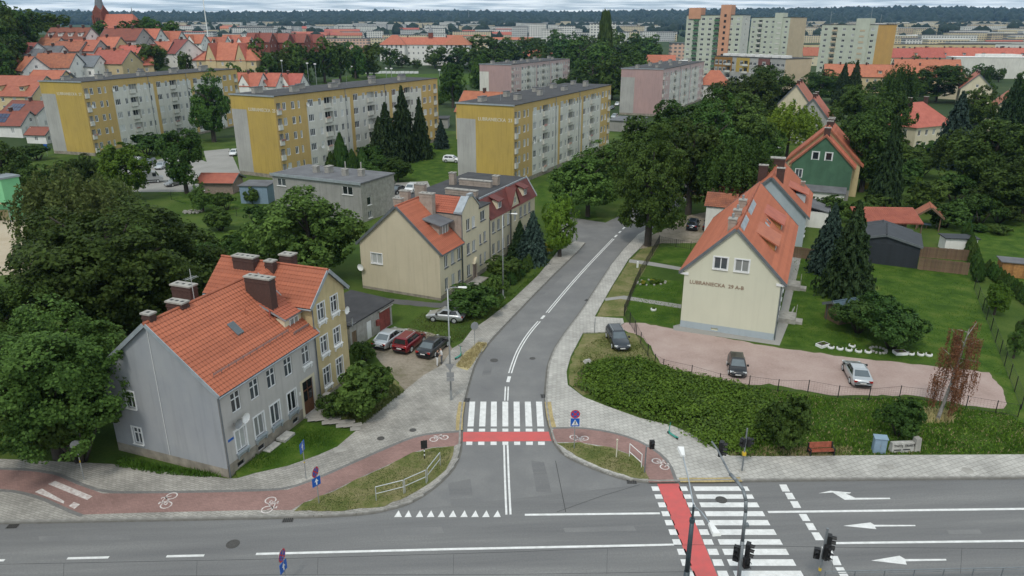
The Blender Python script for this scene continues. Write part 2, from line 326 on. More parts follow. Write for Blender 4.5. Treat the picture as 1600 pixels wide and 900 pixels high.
# ------------------------------------------------------------------ mesh tools
class MB:
    def __init__(s): s.v = []; s.f = []; s.m = []
    def poly(s, pts, m=0):
        i = len(s.v); s.v.extend([tuple(p) for p in pts]); s.f.append(tuple(range(i, i + len(pts)))); s.m.append(m)
    def box(s, x0, x1, y0, y1, z0, z1, m=0, rz=0, c=None):
        pts = [(x0, y0, z0), (x1, y0, z0), (x1, y1, z0), (x0, y1, z0), (x0, y0, z1), (x1, y0, z1), (x1, y1, z1), (x0, y1, z1)]
        if rz:
            cx, cy = c or ((x0 + x1) / 2, (y0 + y1) / 2); co, si = math.cos(rz), math.sin(rz)
            pts = [(cx + (p[0] - cx) * co - (p[1] - cy) * si, cy + (p[0] - cx) * si + (p[1] - cy) * co, p[2]) for p in pts]
        i = len(s.v); s.v.extend(pts)
        for q in ((0, 3, 2, 1), (4, 5, 6, 7), (0, 1, 5, 4), (1, 2, 6, 5), (2, 3, 7, 6), (3, 0, 4, 7)):
            s.f.append(tuple(i + k for k in q)); s.m.append(m)
        return s
    def hexa(s, pts, m=0):                               # 8 points: bottom ring, top ring
        i = len(s.v); s.v.extend([tuple(p) for p in pts])
        for q in ((0, 3, 2, 1), (4, 5, 6, 7), (0, 1, 5, 4), (1, 2, 6, 5), (2, 3, 7, 6), (3, 0, 4, 7)):
            s.f.append(tuple(i + k for k in q)); s.m.append(m)
        return s
    def tube(s, p0, p1, r, n=8, m=0, r2=None, caps=True):
        p0, p1 = Vector(p0), Vector(p1); r2 = r if r2 is None else r2
        d = (p1 - p0).normalized(); a = d.orthogonal().normalized(); b = d.cross(a)
        i = len(s.v)
        for p, rr in ((p0, r), (p1, r2)):
            for k in range(n):
                t = 2 * math.pi * k / n; s.v.append(tuple(p + a * (rr * math.cos(t)) + b * (rr * math.sin(t))))
        for k in range(n):
            s.f.append((i + k, i + (k + 1) % n, i + n + (k + 1) % n, i + n + k)); s.m.append(m)
        if caps:
            s.f.append(tuple(i + k for k in reversed(range(n)))); s.m.append(m)
            s.f.append(tuple(i + n + k for k in range(n))); s.m.append(m)
        return s
    def path(s, pts, r, n=8, m=0):
        for a, b in zip(pts, pts[1:]): s.tube(a, b, r, n, m)
        return s
    def ring(s, c, r0, r1, n=24, m=0, z=None, sx=1, sy=1, a0=0, a1=2 * math.pi):
        for k in range(n):
            t0 = a0 + (a1 - a0) * k / n; t1 = a0 + (a1 - a0) * (k + 1) / n
            s.poly([(c[0] + sx * r * math.cos(t), c[1] + sy * r * math.sin(t), c[2]) for r, t in ((r0, t0), (r1, t0), (r1, t1), (r0, t1))], m)
    def prism(s, pts, z0, z1, m=0, msid=None):
        msid = m if msid is None else msid
        s.poly([(p[0], p[1], z1) for p in pts], m)
        n = len(pts)
        for k in range(n):
            a, b = pts[k], pts[(k + 1) % n]
            s.poly([(a[0], a[1], z0), (b[0], b[1], z0), (b[0], b[1], z1), (a[0], a[1], z1)], msid)
    def mesh(s, name, mats, smooth=False):
        me = bpy.data.meshes.new(name); me.from_pydata(s.v, [], s.f)
        for q in mats: me.materials.append(M[q] if isinstance(q, str) else q)
        if len(mats) > 1: me.polygons.foreach_set('material_index', s.m)
        if smooth: me.polygons.foreach_set('use_smooth', [True] * len(s.f))
        me.update(); return me
    def build(s, name, mats, parent=None, loc=(0, 0, 0), rz=0, smooth=False):
        if isinstance(mats, str): mats = [mats]
        return obj(name, s.mesh(name, mats, smooth), parent, loc, rz)
def obj(name, me, parent=None, loc=(0, 0, 0), rz=0):
    o = bpy.data.objects.new(name, me); COL.objects.link(o); o.parent = parent; o.location = loc; o.rotation_euler = (0, 0, rz)
    return o
def tag(o, label=None, cat=None, group=None, kind=None):
    if label: o['label'] = label
    if cat: o['category'] = cat
    if group: o['group'] = group
    if kind: o['kind'] = kind
    return o
def thing(name, label, cat, loc=(0, 0, 0), rz=0, group=None):
    o = bpy.data.objects.new(name, None); COL.objects.link(o); o.location = loc; o.rotation_euler = (0, 0, rz); o.empty_display_size = .3
    return tag(o, label, cat, group)
def copy_tree(root, loc, rz=0, sc=None, label=None, group=None):
    r = root.copy(); COL.objects.link(r); r.location = loc; r.rotation_euler = (0, 0, rz)
    if sc: r.scale = sc
    if label: r['label'] = label
    if group: r['group'] = group
    for ch in list(root.children):
        c = ch.copy(); COL.objects.link(c); c.parent = r
        for g_ in list(ch.children):
            d = g_.copy(); COL.objects.link(d); d.parent = c
    return r
def tri_mesh(name, V, Fq, mats, matidx=None, smooth=False):
    """fast numpy mesh, faces all the same size"""
    V = np.asarray(V, dtype=np.float32); Fq = np.asarray(Fq, dtype=np.int32); k = Fq.shape[1]
    me = bpy.data.meshes.new(name); me.vertices.add(len(V)); me.vertices.foreach_set('co', V.ravel())
    me.loops.add(Fq.size); me.loops.foreach_set('vertex_index', Fq.ravel()); me.polygons.add(len(Fq))
    me.polygons.foreach_set('loop_start', np.arange(0, Fq.size, k, dtype=np.int32))
    for q in mats: me.materials.append(M[q])
    if matidx is not None: me.polygons.foreach_set('material_index', np.asarray(matidx, dtype=np.int32))
    if smooth: me.polygons.foreach_set('use_smooth', np.ones(len(Fq), dtype=bool))
    me.update(); me.validate(); return me
def smooth_line(pts, it=2):
    for _ in range(it):
        q = [pts[0]]
        for a, b in zip(pts, pts[1:]):
            q += [a * .75 + b * .25, a * .25 + b * .75]
        pts = q + [pts[-1]]
    return pts
def px(lst, z=0.0): return [P(x, y, z) for x, y in lst]
def ragged(pts, step=.5, amp=.18, seed=1):
    rnd = random.Random(seed); o = []
    n = len(pts)
    for i in range(n):
        a, b = pts[i], pts[(i + 1) % n]; L = (b - a).length; k = max(1, int(L / step))
        for j in range(k):
            p = a.lerp(b, j / k); o.append(p + Vector((rnd.uniform(-amp, amp), rnd.uniform(-amp, amp), 0)))
    return o

# ================================================================== the ground, roads, pavements
def terrain():
    rad = list(np.concatenate([np.linspace(0, 230, 12), np.linspace(245, 1000, 44), np.linspace(1060, 2600, 26), np.linspace(2700, 5200, 34), np.linspace(5300, 5700, 3)]))
    na = 240; V = []; F = []; mi = []
    for r in rad:
        for k in range(na):
            a = 2 * math.pi * k / na; x, y = r * math.sin(a), r * math.cos(a)
            V.append((x, y, T(x, y) if y > 0 else T(x, -y) * .6))
    for i in range(len(rad) - 1):
        for k in range(na):
            F.append((i * na + k, i * na + (k + 1) % na, (i + 1) * na + (k + 1) % na, (i + 1) * na + k)); mi.append(0 if rad[i] < 228 else 1)
    me = tri_mesh('ground', V, [f[::-1] for f in F], ['grass', 'land'], mi, True)
    return tag(obj('ground', me), 'grassy ground running back to the wooded hills on the horizon', kind='structure')
ground = terrain()

def area(name, pts, m, z, label, z0=None, seed=0, amp=0.0, step=.6):
    """flat sheet (z0 None) or slab; pts are world points"""
    if amp: pts = ragged(pts, step, amp, seed)
    mb = MB()
    if z0 is None: mb.poly([(p[0], p[1], z) for p in pts])
    else: mb.prism(pts, z0, z)
    o = mb.build(name, [m])
    me = o.data
    if me.polygons[0].normal.z < 0: me.flip_normals()
    return tag(o, label, kind='structure')

RD = Vector((math.cos(RA), math.sin(RA), 0))
K0 = P(0, 817); K1 = P(1600, 749)
main_road = area('main_road', [K0 + RD * -180 + Vector((0, 3, 0)), K0 + RD * -180 + Vector((0, -24, 0)), K0 + RD * 260 + Vector((0, -24, 0)), K0 + RD * 260 + Vector((0, 3, 0))][::1], 'asphalt', .006, 'wide asphalt main road with lane arrows crossing the foreground')
AV = Vector((math.cos(R(63)), math.sin(R(63)), 0))        # the avenue's direction
s_left = px([(560, 806), (640, 793), (690, 752), (705, 700), (712, 627), (722, 600), (732, 568), (752, 538), (780, 508), (800, 488), (845, 448), (875, 418), (900, 392)])
s_right = px([(1010, 757), (985, 753), (915, 722), (875, 690), (866, 627), (866, 597), (868, 570), (878, 545), (892, 522), (920, 485), (942, 450), (965, 415), (985, 390), (1007, 367)])
far_l = P(925, 365); far_r = s_right[-1]
side_road = area('side_road', s_left + [far_l, far_l + AV * 320] + [far_r + AV * 320] + s_right[::-1], 'asphalt_side', .012, 'narrower grey side street curving away between the houses')
side_lane = area('side_lane', px([(885, 368), (868, 350), (880, 338), (946, 348), (958, 342), (970, 360), (930, 385), (905, 392)]), 'asphalt_side', .018, 'small asphalt lane turning off the side street beside the block lawn')

# pavements
kerb_l = px([(-160, 820), (0, 817), (400, 809.5), (500, 807.5), (560, 804), (595, 799.5), (640, 787), (675, 765), (700, 742), (712, 725), (718, 707), (719.5, 693), (720, 676), (722, 650), (724, 630), (732, 600), (742, 567), (762, 537), (790, 507), (845, 450), (875, 420), (905, 391), (914, 380)])
in_l = px([(898, 378), (875, 390), (840, 432), (800, 470), (762, 500), (737, 517), (722, 537), (707, 546), (690, 572), (662, 588), (632, 612), (580, 652), (570, 661), (555, 676), (525, 700), (500, 712), (450, 730), (400, 741), (372, 749), (357, 750), (320, 745), (250, 739), (175, 727), (70, 722), (-160, 712)])
pave_l = area('pavement', kerb_l + in_l, 'paver_small', .12, 'grey paved footway in front of the grey house, left of the side street', 0)
kerb_r = px([(1012, 358), (997, 367), (975, 390), (955, 415), (932, 450), (910, 485), (882, 522), (867, 545), (857, 570), (854, 597), (852, 625), (856, 655), (861, 676), (866, 692), (882, 712), (912, 726), (950, 741), (980, 750), (1015, 754), (1055, 753.5), (1160, 752), (1200, 751), (1600, 747), (1900, 744)])
in_r = px([(1900, 708), (1600, 712), (1400, 713), (1200, 715), (1140, 714), (1120, 705), (1075, 677), (1050, 667), (1000, 655), (950, 637), (912, 622), (887, 603), (885, 582), (892, 557), (911, 521), (951, 520), (975, 506), (973, 499), (929, 496), (955, 450), (982, 406), (1003, 385), (1020, 365)])
pave_r = area('pavement', kerb_r + in_r, 'paver_large', .12, 'light slab pavement right of the side street, running along the verge with the bench', 0)

# individual kerb stones
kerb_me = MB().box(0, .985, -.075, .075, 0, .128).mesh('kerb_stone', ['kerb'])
def kerbs(line, parent, side, far=95, maxn=290):
    n = 0; carry = 0.0
    pts = smooth_line(line, 1)
    for a, b in zip(pts, pts[1:]):
        d = b - a; L = d.length
        if L < 1e-6: continue
        d /= L; s = carry
        while s < L:
            p = a + d * s
            if p.length < far and abs(p.x) < 52 and n < maxn:
                q = p + Vector((-d.y, d.x, 0)) * side * .07
                obj('kerb_stone', kerb_me, parent, (q.x, q.y, random.uniform(0, .006)), math.atan2(d.y, d.x)); n += 1
            s += 1.0
        carry = s - L
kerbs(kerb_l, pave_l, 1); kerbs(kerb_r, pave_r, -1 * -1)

# cycle path, islands
cyc_l = area('cycle_path', px([(-160, 736), (0, 734), (50, 736), (87, 742), (120, 757), (160, 771), (225, 771), (400, 768), (450, 765), (500, 747), (550, 725), (595, 705), (640, 686), (670, 679), (721, 675), (721, 690), (710, 697), (675, 699), (645, 707), (605, 727), (560, 747), (520, 767), (475, 785), (455, 797), (400, 797), (225, 801), (130, 804), (105, 795), (62, 775), (25, 766), (0, 764), (-160, 766)], .12), 'cycle_red', .1245, 'red paved cycle path curving past the grey house to the side street')
cyc_r = area('cycle_path', px([(861, 674), (867, 669), (905, 669), (950, 675), (990, 686), (1025, 705), (1045, 725), (1056, 753), (1014, 754), (1007, 730), (990, 712), (955, 699), (905, 691), (871, 691), (864, 689)], .12), 'cycle_red', .1245, 'red paved cycle path bending round the right hand grass island')
def strip(name, pts, w, m, z, parent=None):
    mb = MB(); n = len(pts); L = []; Rr = []
    for i, p in enumerate(pts):
        d = (pts[min(i + 1, n - 1)] - pts[max(i - 1, 0)]).normalized(); nn = Vector((-d.y, d.x, 0)) * w / 2
        L.append(p + nn); Rr.append(p - nn)
    for i in range(n - 1): mb.poly([(q.x, q.y, z) for q in (Rr[i], Rr[i + 1], L[i + 1], L[i])])
    return mb.build(name, [m], parent)
strip('edge_strip', smooth_line(px([(-160, 734), (0, 732), (50, 734), (90, 740), (122, 755), (162, 769), (225, 769.5), (400, 766.5), (450, 763.5), (500, 745.5), (550, 723.5), (595, 703.5), (640, 684.5), (670, 677.5), (719, 674)], .12), 1), .28, 'cycle_edge', .1285, cyc_l)
strip('edge_strip', smooth_line(px([(-160, 768), (0, 766), (25, 768), (62, 777), (105, 797), (128, 806)], .12), 1), .28, 'cycle_edge', .1285, cyc_l)
strip('edge_strip', smooth_line(px([(863, 669), (905, 668), (950, 674), (990, 685), (1026, 704), (1047, 725), (1057, 753)], .12), 1), .25, 'cycle_edge', .1285, cyc_r)
isl_l = area('grass_island', px([(461, 799), (475, 786), (520, 768), (560, 748), (605, 728), (645, 708), (675, 700), (710, 697.5), (707, 712), (695, 735), (670, 755), (640, 775), (600, 790), (550, 797)], .12), 'grass_dry', .15, 'dry grass island with a bicycle railing left of the side street', .1, 3, .09, .5)
isl_r = area('grass_island', px([(871, 692), (905, 692), (955, 700), (990, 713), (1007, 731), (1013, 749), (985, 746), (940, 730), (900, 712)], .12), 'grass_dry', .15, 'dry grass island with a pedestrian signal right of the side street', .1, 4, .09, .5)
for l_, par in ((px([(722, 628), (718, 651), (717.5, 672)], .12), pave_l), (px([(856, 628), (859, 650), (864, 668)], .12), pave_r), (px([(1062, 750), (1110, 750), (1158, 749)], .12), pave_r)):
    strip('tactile_strip', l_, .55, 'tactile', .1275, par)

# painted markings: parts of the roads
def quadmark(parent, name, pts, m='paint', z=.012):
    w = [P(x, y, z) for x, y in pts]; mb = MB(); mb.poly([(q.x, q.y, z) for q in w])
    o = mb.build(name, [m], parent)
    if o.data.polygons[0].normal.z < 0: o.data.flip_normals()
    return o
ZM, ZS = .0125, .0185
def c7(x, y): return (800 + x / 4, 675 + y / 4)
def c8(x, y): return (1200 + x / 4, 675 + y / 4)
def c6(x, y): return (400 + x / 4, 675 + y / 4)
def c2(x, y): return (400 + x / 4, 450 + y / 4)
def c3(x, y): return (800 + x / 4, 450 + y / 4)
quadmark(main_road, 'cycle_crossing', [c7(905, 318), c7(1040, 318), c7(1285, 900), c7(1330, 1005), c7(1183, 1005), c7(1140, 900)], 'paint_red', ZM)
rows = [(340, 368), (390, 417), (440, 470), (495, 526), (550, 583), (608, 643), (670, 704), (730, 768), (795, 836), (867, 909), (940, 985)]
lsq = [(870, 915), (890, 937), (910, 960), (932, 982), (953, 1006), (977, 1032), (1000, 1054), (1030, 1082), (1052, 1107), (1080, 1136), (1108, 1165)]
rsq = [(1042, 1090), (1065, 1115), (1089, 1138), (1112, 1167), (1140, 1193), (1167, 1221), (1192, 1248), (1220, 1280), (1250, 1310), (1280, 1342), (1312, 1375)]
msq = [(1130, 1470), (1148, 1500), (1170, 1531), (1203, 1566), (1232, 1597), (1258, 1636), (1285, 1674), (1312, 1712), (1343, 1755), (1380, 1805), (1418, 1850)]
for (y0, y1), a, b, c in zip(rows, lsq, rsq, msq):
    sh = (y1 - y0) * .3
    for (x0, x1), nm, s2 in ((a, 'crossing_square', .42), (b, 'crossing_square', .42), (c, 'crossing_stripe', .55)):
        sh = (y1 - y0) * s2
        quadmark(main_road, nm, [c7(x0, y0), c7(x1, y0), c7(x1 + sh, y1), c7(x0 + sh * .8, y1)], 'paint', ZM)
quadmark(side_road, 'cycle_crossing', [(720.5, 675), (861.5, 674.5), (866, 689), (719.5, 690)], 'paint_red', ZS)
zx = [(1335, 1370, 1322, 1360), (1403, 1440, 1394, 1433), (1469, 1505, 1467, 1505), (1540, 1576, 1540, 1577), (1610, 1647, 1612, 1650), (1680, 1717, 1685, 1727), (1750, 1787, 1758, 1800)]
for a, b, c, d in zx:
    quadmark(side_road, 'crossing_stripe', [c2(a, 710), c2(b, 710), c2(d, 865), c2(c, 865)], 'paint', ZS)
    e = (c - a) / 155
    quadmark(side_road, 'crossing_square', [c2(c + e * 12, 879), c2(d + e * 12, 879), c2(d + e * 24, 897), c2(c + e * 24, 897)], 'paint', ZS)
    quadmark(side_road, 'crossing_square', [c2(c + e * 88, 960), c2(d + e * 90, 960), c2(d + e * 100, 981), c2(c + e * 100, 981)], 'paint', ZS)
for x0, x1 in ((863, 912), (928, 973), (998, 1045), (1067, 1115), (1135, 1182), (1205, 1253), (1277, 1323), (1345, 1392), (1413, 1460), (1483, 1530)):
    quadmark(side_road, 'give_way_triangle', [c6(x0, 532), c6(x1, 531), c6((x0 + x1) / 2 + 4, 489)], 'paint', ZS)
def line(parent, pts, w, m='paint', z=ZM, name='lane_line'): return strip(name, [P(x, y, z) for x, y in pts], w, m, z, parent)
line(main_road, [(1200, 800), (1400, 797.5), (1600, 795), (1900, 791)], .22)
line(main_road, [(820, 804.3), (1031, 802)], .2)
line(main_road, [(400, 865.5), (700, 858), (1053, 851)], .2)
line(main_road, [(1295, 848.7), (1600, 845), (1900, 841)], .2)
for a, b in (((-60, 877), (7, 875.4)), ((105, 872.4), (170, 870.8)), ((260, 869.2), (319, 867.8))): line(main_road, [a, b], .2)
for q in ([(70, 328), (115, 328), (138, 372), (90, 372)], [(105, 380), (150, 380), (172, 420), (125, 420)], [(137, 432), (185, 432), (208, 474), (160, 474)], [(192, 512), (240, 512), (265, 556), (218, 556)], [(232, 569), (280, 569), (305, 613), (256, 613)], [(270, 627), (318, 627), (350, 676), (298, 676)], [(333, 716), (385, 716), (410, 760), (360, 760)], [(385, 775), (435, 775), (460, 832), (410, 832)], [(420, 845), (470, 845), (505, 902), (452, 902)]):
    quadmark(main_road, 'stop_line_dash', [c8(*p) for p in q], 'paint', ZM)
for q in ([(470, 586), (640, 565), (665, 580), (920, 581), (922, 588), (668, 591), (677, 607)], [(645, 803), (822, 773), (858, 794), (1113, 793), (1115, 803), (860, 808), (868, 829)], [(315, 383), (390, 367), (520, 378), (512, 384), (485, 384), (545, 411), (762, 411), (765, 419), (480, 424), (405, 378)]):
    quadmark(main_road, 'lane_arrow', [c8(*p) for p in q], 'paint', ZM)
# centre line of the side street
def dbl(pts, gap=.26, w=.12, z=ZS):
    wp = [P(x, y, z) for x, y in pts]; n = len(wp)
    if n > 2: wp = smooth_line(wp, 2); n = len(wp)
    for sgn in (-1, 1):
        q = []
        for i, p in enumerate(wp):
            d = (wp[min(i + 1, n - 1)] - wp[max(i - 1, 0)]).normalized(); q.append(p + Vector((-d.y, d.x, 0)) * gap / 2 * sgn)
        strip('centre_line', q, w, 'paint', z, side_road)
dbl([(790.3, 695), (792, 750), (794.5, 804)], .28, .14)
dbl([(791, 626), (792, 604)]); dbl([(793.5, 597), (796, 588)], .16, .16)
dbl([(797, 583), (801, 570), (808, 551), (818, 533), (830, 516), (842.5, 502)])
line(side_road, [(846, 498), (850.5, 493)], .3, z=ZS)
dbl([(855, 488.5), (887, 450), (920, 413), (958.5, 373)])
for a, b in (((960.5, 370.5), (964, 367)), ((967, 364), (970, 361)), ((973, 358), (976, 355)), ((978.5, 352.5), (981, 350))): line(side_road, [a, b], .3, z=ZS)
# seams and patches in the asphalt
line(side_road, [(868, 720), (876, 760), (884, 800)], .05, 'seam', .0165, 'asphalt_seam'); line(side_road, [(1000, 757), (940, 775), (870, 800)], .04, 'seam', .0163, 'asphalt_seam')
for k_, far_ in ((kerb_l, 20), (kerb_r, 19)):               # thin dark mottled strip on the road along the kerbs
    kk = smooth_line(k_, 2); strip('gutter_strip', [p + Vector((-(kk[min(i + 1, len(kk) - 1)] - kk[max(i - 1, 0)]).normalized().y, (kk[min(i + 1, len(kk) - 1)] - kk[max(i - 1, 0)]).normalized().x, 0)) * -.1 for i, p in enumerate(kk)], .17, 'gutter', .0205, main_road)
for q, m_ in (([(1480, 828), (1530, 827), (1535, 834), (1483, 835)], 'asphalt_side'), ([(600, 826), (690, 823), (694, 833), (602, 837)], 'asphalt_side'), ([(60, 838), (200, 835), (203, 843), (62, 846)], 'asphalt_side'), ([(880, 825), (990, 822), (994, 829), (883, 832)], 'asphalt_side')): quadmark(main_road, 'road_patch', q, m_, .0105)
for q, m_ in (([(752, 590), (766, 588), (772, 560), (760, 562)], 'asphalt_old'), ([(700, 755), (735, 748), (741, 790), (705, 792)], 'asphalt_old'), ([(826, 462), (850, 460), (880, 430), (862, 428)], 'asphalt_old'), ([(830, 720), (850, 722), (862, 770), (838, 768)], 'asphalt_old')): quadmark(side_road, 'road_patch', q, 'asphalt', .0155)
# worn zebra and bicycle marks on the cycle path
def c5(x, y): return (x / 4, 675 + y / 4)
for q in ([(300, 325), (345, 305), (578, 402), (545, 425)], [(218, 375), (262, 353), (402, 432), (398, 447)], [(462, 437), (500, 452), (465, 480), (430, 462)]):
    quadmark(cyc_l, 'crossing_stripe', [c5(*p) for p in q], 'paint_worn', .129)
def bike_mark(parent, cx, cy, ang, L, m='paint_worn', z=.1295):
    p = P(cx, cy, .12); mb = MB(); r = L * .19
    for s in (-1, 1): mb.ring((s * L * .27, 0, 0), r - .05, r + .04, 20)
    def bar(a, b, w=.07):
        a, b = Vector((*a, 0)), Vector((*b, 0)); d = (b - a).normalized(); n = Vector((-d.y, d.x, 0)) * w / 2
        mb.poly([a - n, b - n, b + n, a + n])
    bar((-L * .27, 0), (-L * .1, L * .22)); bar((-L * .1, L * .22), (L * .2, L * .2)); bar((L * .27, 0), (L * .18, L * .3)); bar((-L * .27, 0), (0, 0)); bar((0, 0), (L * .2, L * .2)); bar((0, 0), (-L * .12, L * .28)); bar((-L * .2, L * .29), (-L * .06, L * .29), .1); bar((L * .1, L * .31), (L * .22, L * .31))
    mb.build('bicycle_marking', [m], parent, (p.x, p.y, z), ang)
bike_mark(cyc_l, 264, 782, RA + R(90), 1.9); bike_mark(cyc_l, 420, 789, RA - R(90), 1.9)
bike_mark(cyc_l, 686, 685, R(20), 1.6); bike_mark(cyc_r, 905, 684, R(170), 1.6); bike_mark(cyc_r, 1032, 725, R(-60), 1.7)

# covers and drains
def disc_cover(x, y, r, par, z, name='manhole_cover', m='iron_cover'):
    p = P(x, y, z); mb = MB(); mb.prism([(r * math.cos(k * math.pi / 10), r * math.sin(k * math.pi / 10)) for k in range(20)], 0, .006); mb.ring((0, 0, .012), r * .86, r, 20)
    mb.build(name, [m], par, (p.x, p.y, z))
disc_cover(364, 850, .42, main_road, .012); disc_cover(772, 563, .4, side_road, .017); disc_cover(1512, 735, .4, pave_r, .122, m='concrete'); disc_cover(595, 685, .3, pave_l, .122); disc_cover(645, 672, .28, pave_l, .122); disc_cover(832, 560, .3, side_road, .017); disc_cover(1127, 781, .4, main_road, .0135)
def drain(x, y, ang, par, z):
    p = P(x, y, z); mb = MB(); mb.box(-.36, .36, -.24, .24, 0, .004, 0)
    for i in range(5):
        for j in (-1, 1): mb.box(-.3 + i * .13, -.22 + i * .13, j * .11 - .08, j * .11 + .08, .004, .009, 1)
    mb.build('storm_drain', ['iron_cover', 'black'], par, (p.x, p.y, z), ang)
drain(20, 822, RA, main_road, .012); drain(450, 812.5, RA, main_road, .012); drain(987, 753, RA - .1, side_road, .017); drain(849, 619, R(95), side_road, .017); drain(730, 625, R(85), side_road, .017); drain(917, 469, R(63), side_road, .017)
for x, y, w, h in ((531, 702, .9, .8), (1378, 729, .7, .5), (1391, 729, .6, .5)):
    p = P(x, y, .12); MB().box(-w / 2, w / 2, -h / 2, h / 2, 0, .008).build('utility_cover', ['concrete'], pave_l if x < 800 else pave_r, (p.x, p.y, .122), R(20) if x < 800 else RA)
p = P(507, 750)

# lawns, yards, lots
area('lawn', px([(1236, 392), (1330, 408), (1480, 425), (1515, 425), (1548, 520), (1592, 625), (1640, 700), (1575, 640), (1572, 610), (1547, 580), (1450, 569), (1325, 556), (1205, 538), (1224, 470)]), 'grass_lush', .008, 'mown bright green lawn right of the cream gabled house', seed=2, amp=.12)
area('lawn', px([(1513, 330), (1700, 330), (1760, 500), (1660, 470), (1530, 415)]), 'grass_lush', .008, 'neighbouring garden lawn behind the clipped thuja row', seed=3, amp=.1)
area('lawn', px([(1000, 432), (1066, 440), (1060, 512), (1000, 503), (977, 492)]), 'grass_lush', .008, 'small front lawn between the black fence and the cream gabled house', seed=4, amp=.05)
area('lawn', px([(1036, 385), (1085, 390), (1070, 415), (1015, 408)]), 'grass_lush', .009, 'strip of lawn behind the garden gate by the cream house', seed=5, amp=.05)
area('verge', px([(955, 452), (983, 408), (1004, 388), (1030, 382), (991, 450), (975, 494), (931, 495)]), 'grass_dry', .0085, 'dry grass verge between the side street pavement and the black fence', seed=6, amp=.08)
area('verge', px([(912, 521), (950, 521), (990, 520), (1015, 545), (1032, 570), (1040, 580), (960, 600), (912, 618), (891, 600), (889, 580), (895, 557)]), 'grass_dry', .0095, 'worn grass patch under the dark estate car', seed=7, amp=.12)
gravel = area('gravel_yard', px([(950, 519), (972, 505), (1000, 504), (1062, 516), (1130, 528), (1200, 541), (1325, 558), (1450, 571), (1545, 582), (1568, 610), (1572, 640), (1510, 634), (1425, 618), (1300, 618), (1200, 600), (1175, 602), (1095, 592), (1050, 581), (1030, 567), (1016, 540), (1000, 524), (975, 516)]), 'gravel_pink', .0125, 'pinkish gravel yard where two cars are parked', seed=8, amp=.16)
for n_, pts, m_, z_, l_ in (
    ('garden_path', [(944, 466), (975, 462), (1065, 476), (1064, 482), (970, 467), (946, 470)], 'concrete_lot', .014, 'thin concrete garden path leading to the cream house'),
    ('garden_path', [(984, 405), (1015, 409), (1072, 419), (1071, 424), (1010, 414), (982, 410)], 'concrete_lot', .014, 'second thin concrete path crossing the dry verge further up'),
    ('apron', [(1052, 509), (1064, 506), (1210, 529), (1240, 395), (1253, 398), (1228, 505), (1240, 480), (1243, 478), (1218, 540), (1052, 516)], 'concrete_lot', .015, 'concrete apron round the foot of the cream gabled house'),
    ('parking_yard', [(578, 545), (600, 528), (640, 512), (672, 520), (700, 530), (708, 546), (690, 572), (662, 588), (632, 612), (612, 585), (592, 562)], 'dirt', .0105, 'bare earth parking yard beside the yellow tenement'),
    ('yard_drive', [(985, 392), (1010, 372), (1050, 352), (1070, 338), (1120, 328), (1180, 318), (1190, 345), (1140, 375), (1080, 380), (1035, 380), (1005, 388)], 'dirt', .0105, 'rutted dirt drive behind the big linden tree'),
    ('house_drive', [(1180, 262), (1240, 240), (1260, 262), (1235, 290), (1180, 280)], 'dirt', .0105, 'dirt drive by the green gabled house'),
    ('car_park', [(592, 287), (668, 283), (690, 330), (612, 340)], 'concrete_lot', .0105, 'pale car park behind the flat grey house'),
    ('car_park', [(190, 262), (290, 240), (345, 262), (300, 300), (255, 300), (190, 300)], 'concrete_lot', .0105, 'pale car park between the two left yellow blocks'),
    ('car_park', [(318, 236), (358, 232), (376, 272), (330, 276)], 'concrete_lot', .012, 'marked parking bays by the middle yellow block'),
    ('car_park', [(948, 150), (975, 150), (975, 200), (935, 205)], 'concrete_lot', .0105, 'small car park between the third yellow block and the pink block'),
    ('sand_lot', [(-120, 330), (40, 345), (70, 425), (-120, 440)], 'sand', .0105, 'bare sandy building lot at the left edge'),
    ('block_path', [(560, 462), (690, 474), (700, 466), (706, 470), (697, 482), (556, 470)], 'asphalt_old', .0115, 'dark paved strip along the beige gable wall'),
    ('courtyard', [(580, 215), (720, 190), (740, 285), (640, 290), (560, 275)], 'grass_lush', .0085, 'bright lawn between the middle and third yellow blocks'),
    ('courtyard', [(840, 290), (905, 250), (935, 345), (880, 338), (838, 318)], 'grass_lush', .0085, 'lawn running along the third yellow block towards the lane'),
    ('courtyard', [(240, 300), (330, 285), (400, 330), (330, 335)], 'grass_lush', .0085, 'grass strip beside the red roofed shelter'),
    ('verge', [(712, 573), (732, 579), (752, 551), (762, 536), (747, 534), (722, 556)], 'grass_straw', .13, 'tuft of straw yellow grass growing through the pavement by the round sign')):
    area(n_, px(pts, .12 if z_ > .1 else 0), m_, z_, l_, z0=(.1 if z_ > .1 else None), seed=len(pts), amp=.1 if m_ not in ('concrete_lot',) else 0)
pc = [PT(470, 133), PT(800, 130), PT(790, 114), PT(560, 115.5)]; mb = MB()
for i in range(24):
    for j in range(10):
        q = []
        for a, b in ((i, j), (i + 1, j), (i + 1, j + 1), (i, j + 1)):
            v = pc[0].lerp(pc[1], a / 24).lerp(pc[3].lerp(pc[2], a / 24), b / 10); q.append((v.x, v.y, T(v.x, v.y) + .12))
        mb.poly(q)
tag(mb.build('football_pitch', ['grass_lush']), 'bright football pitch behind the middle yellow block', kind='structure')

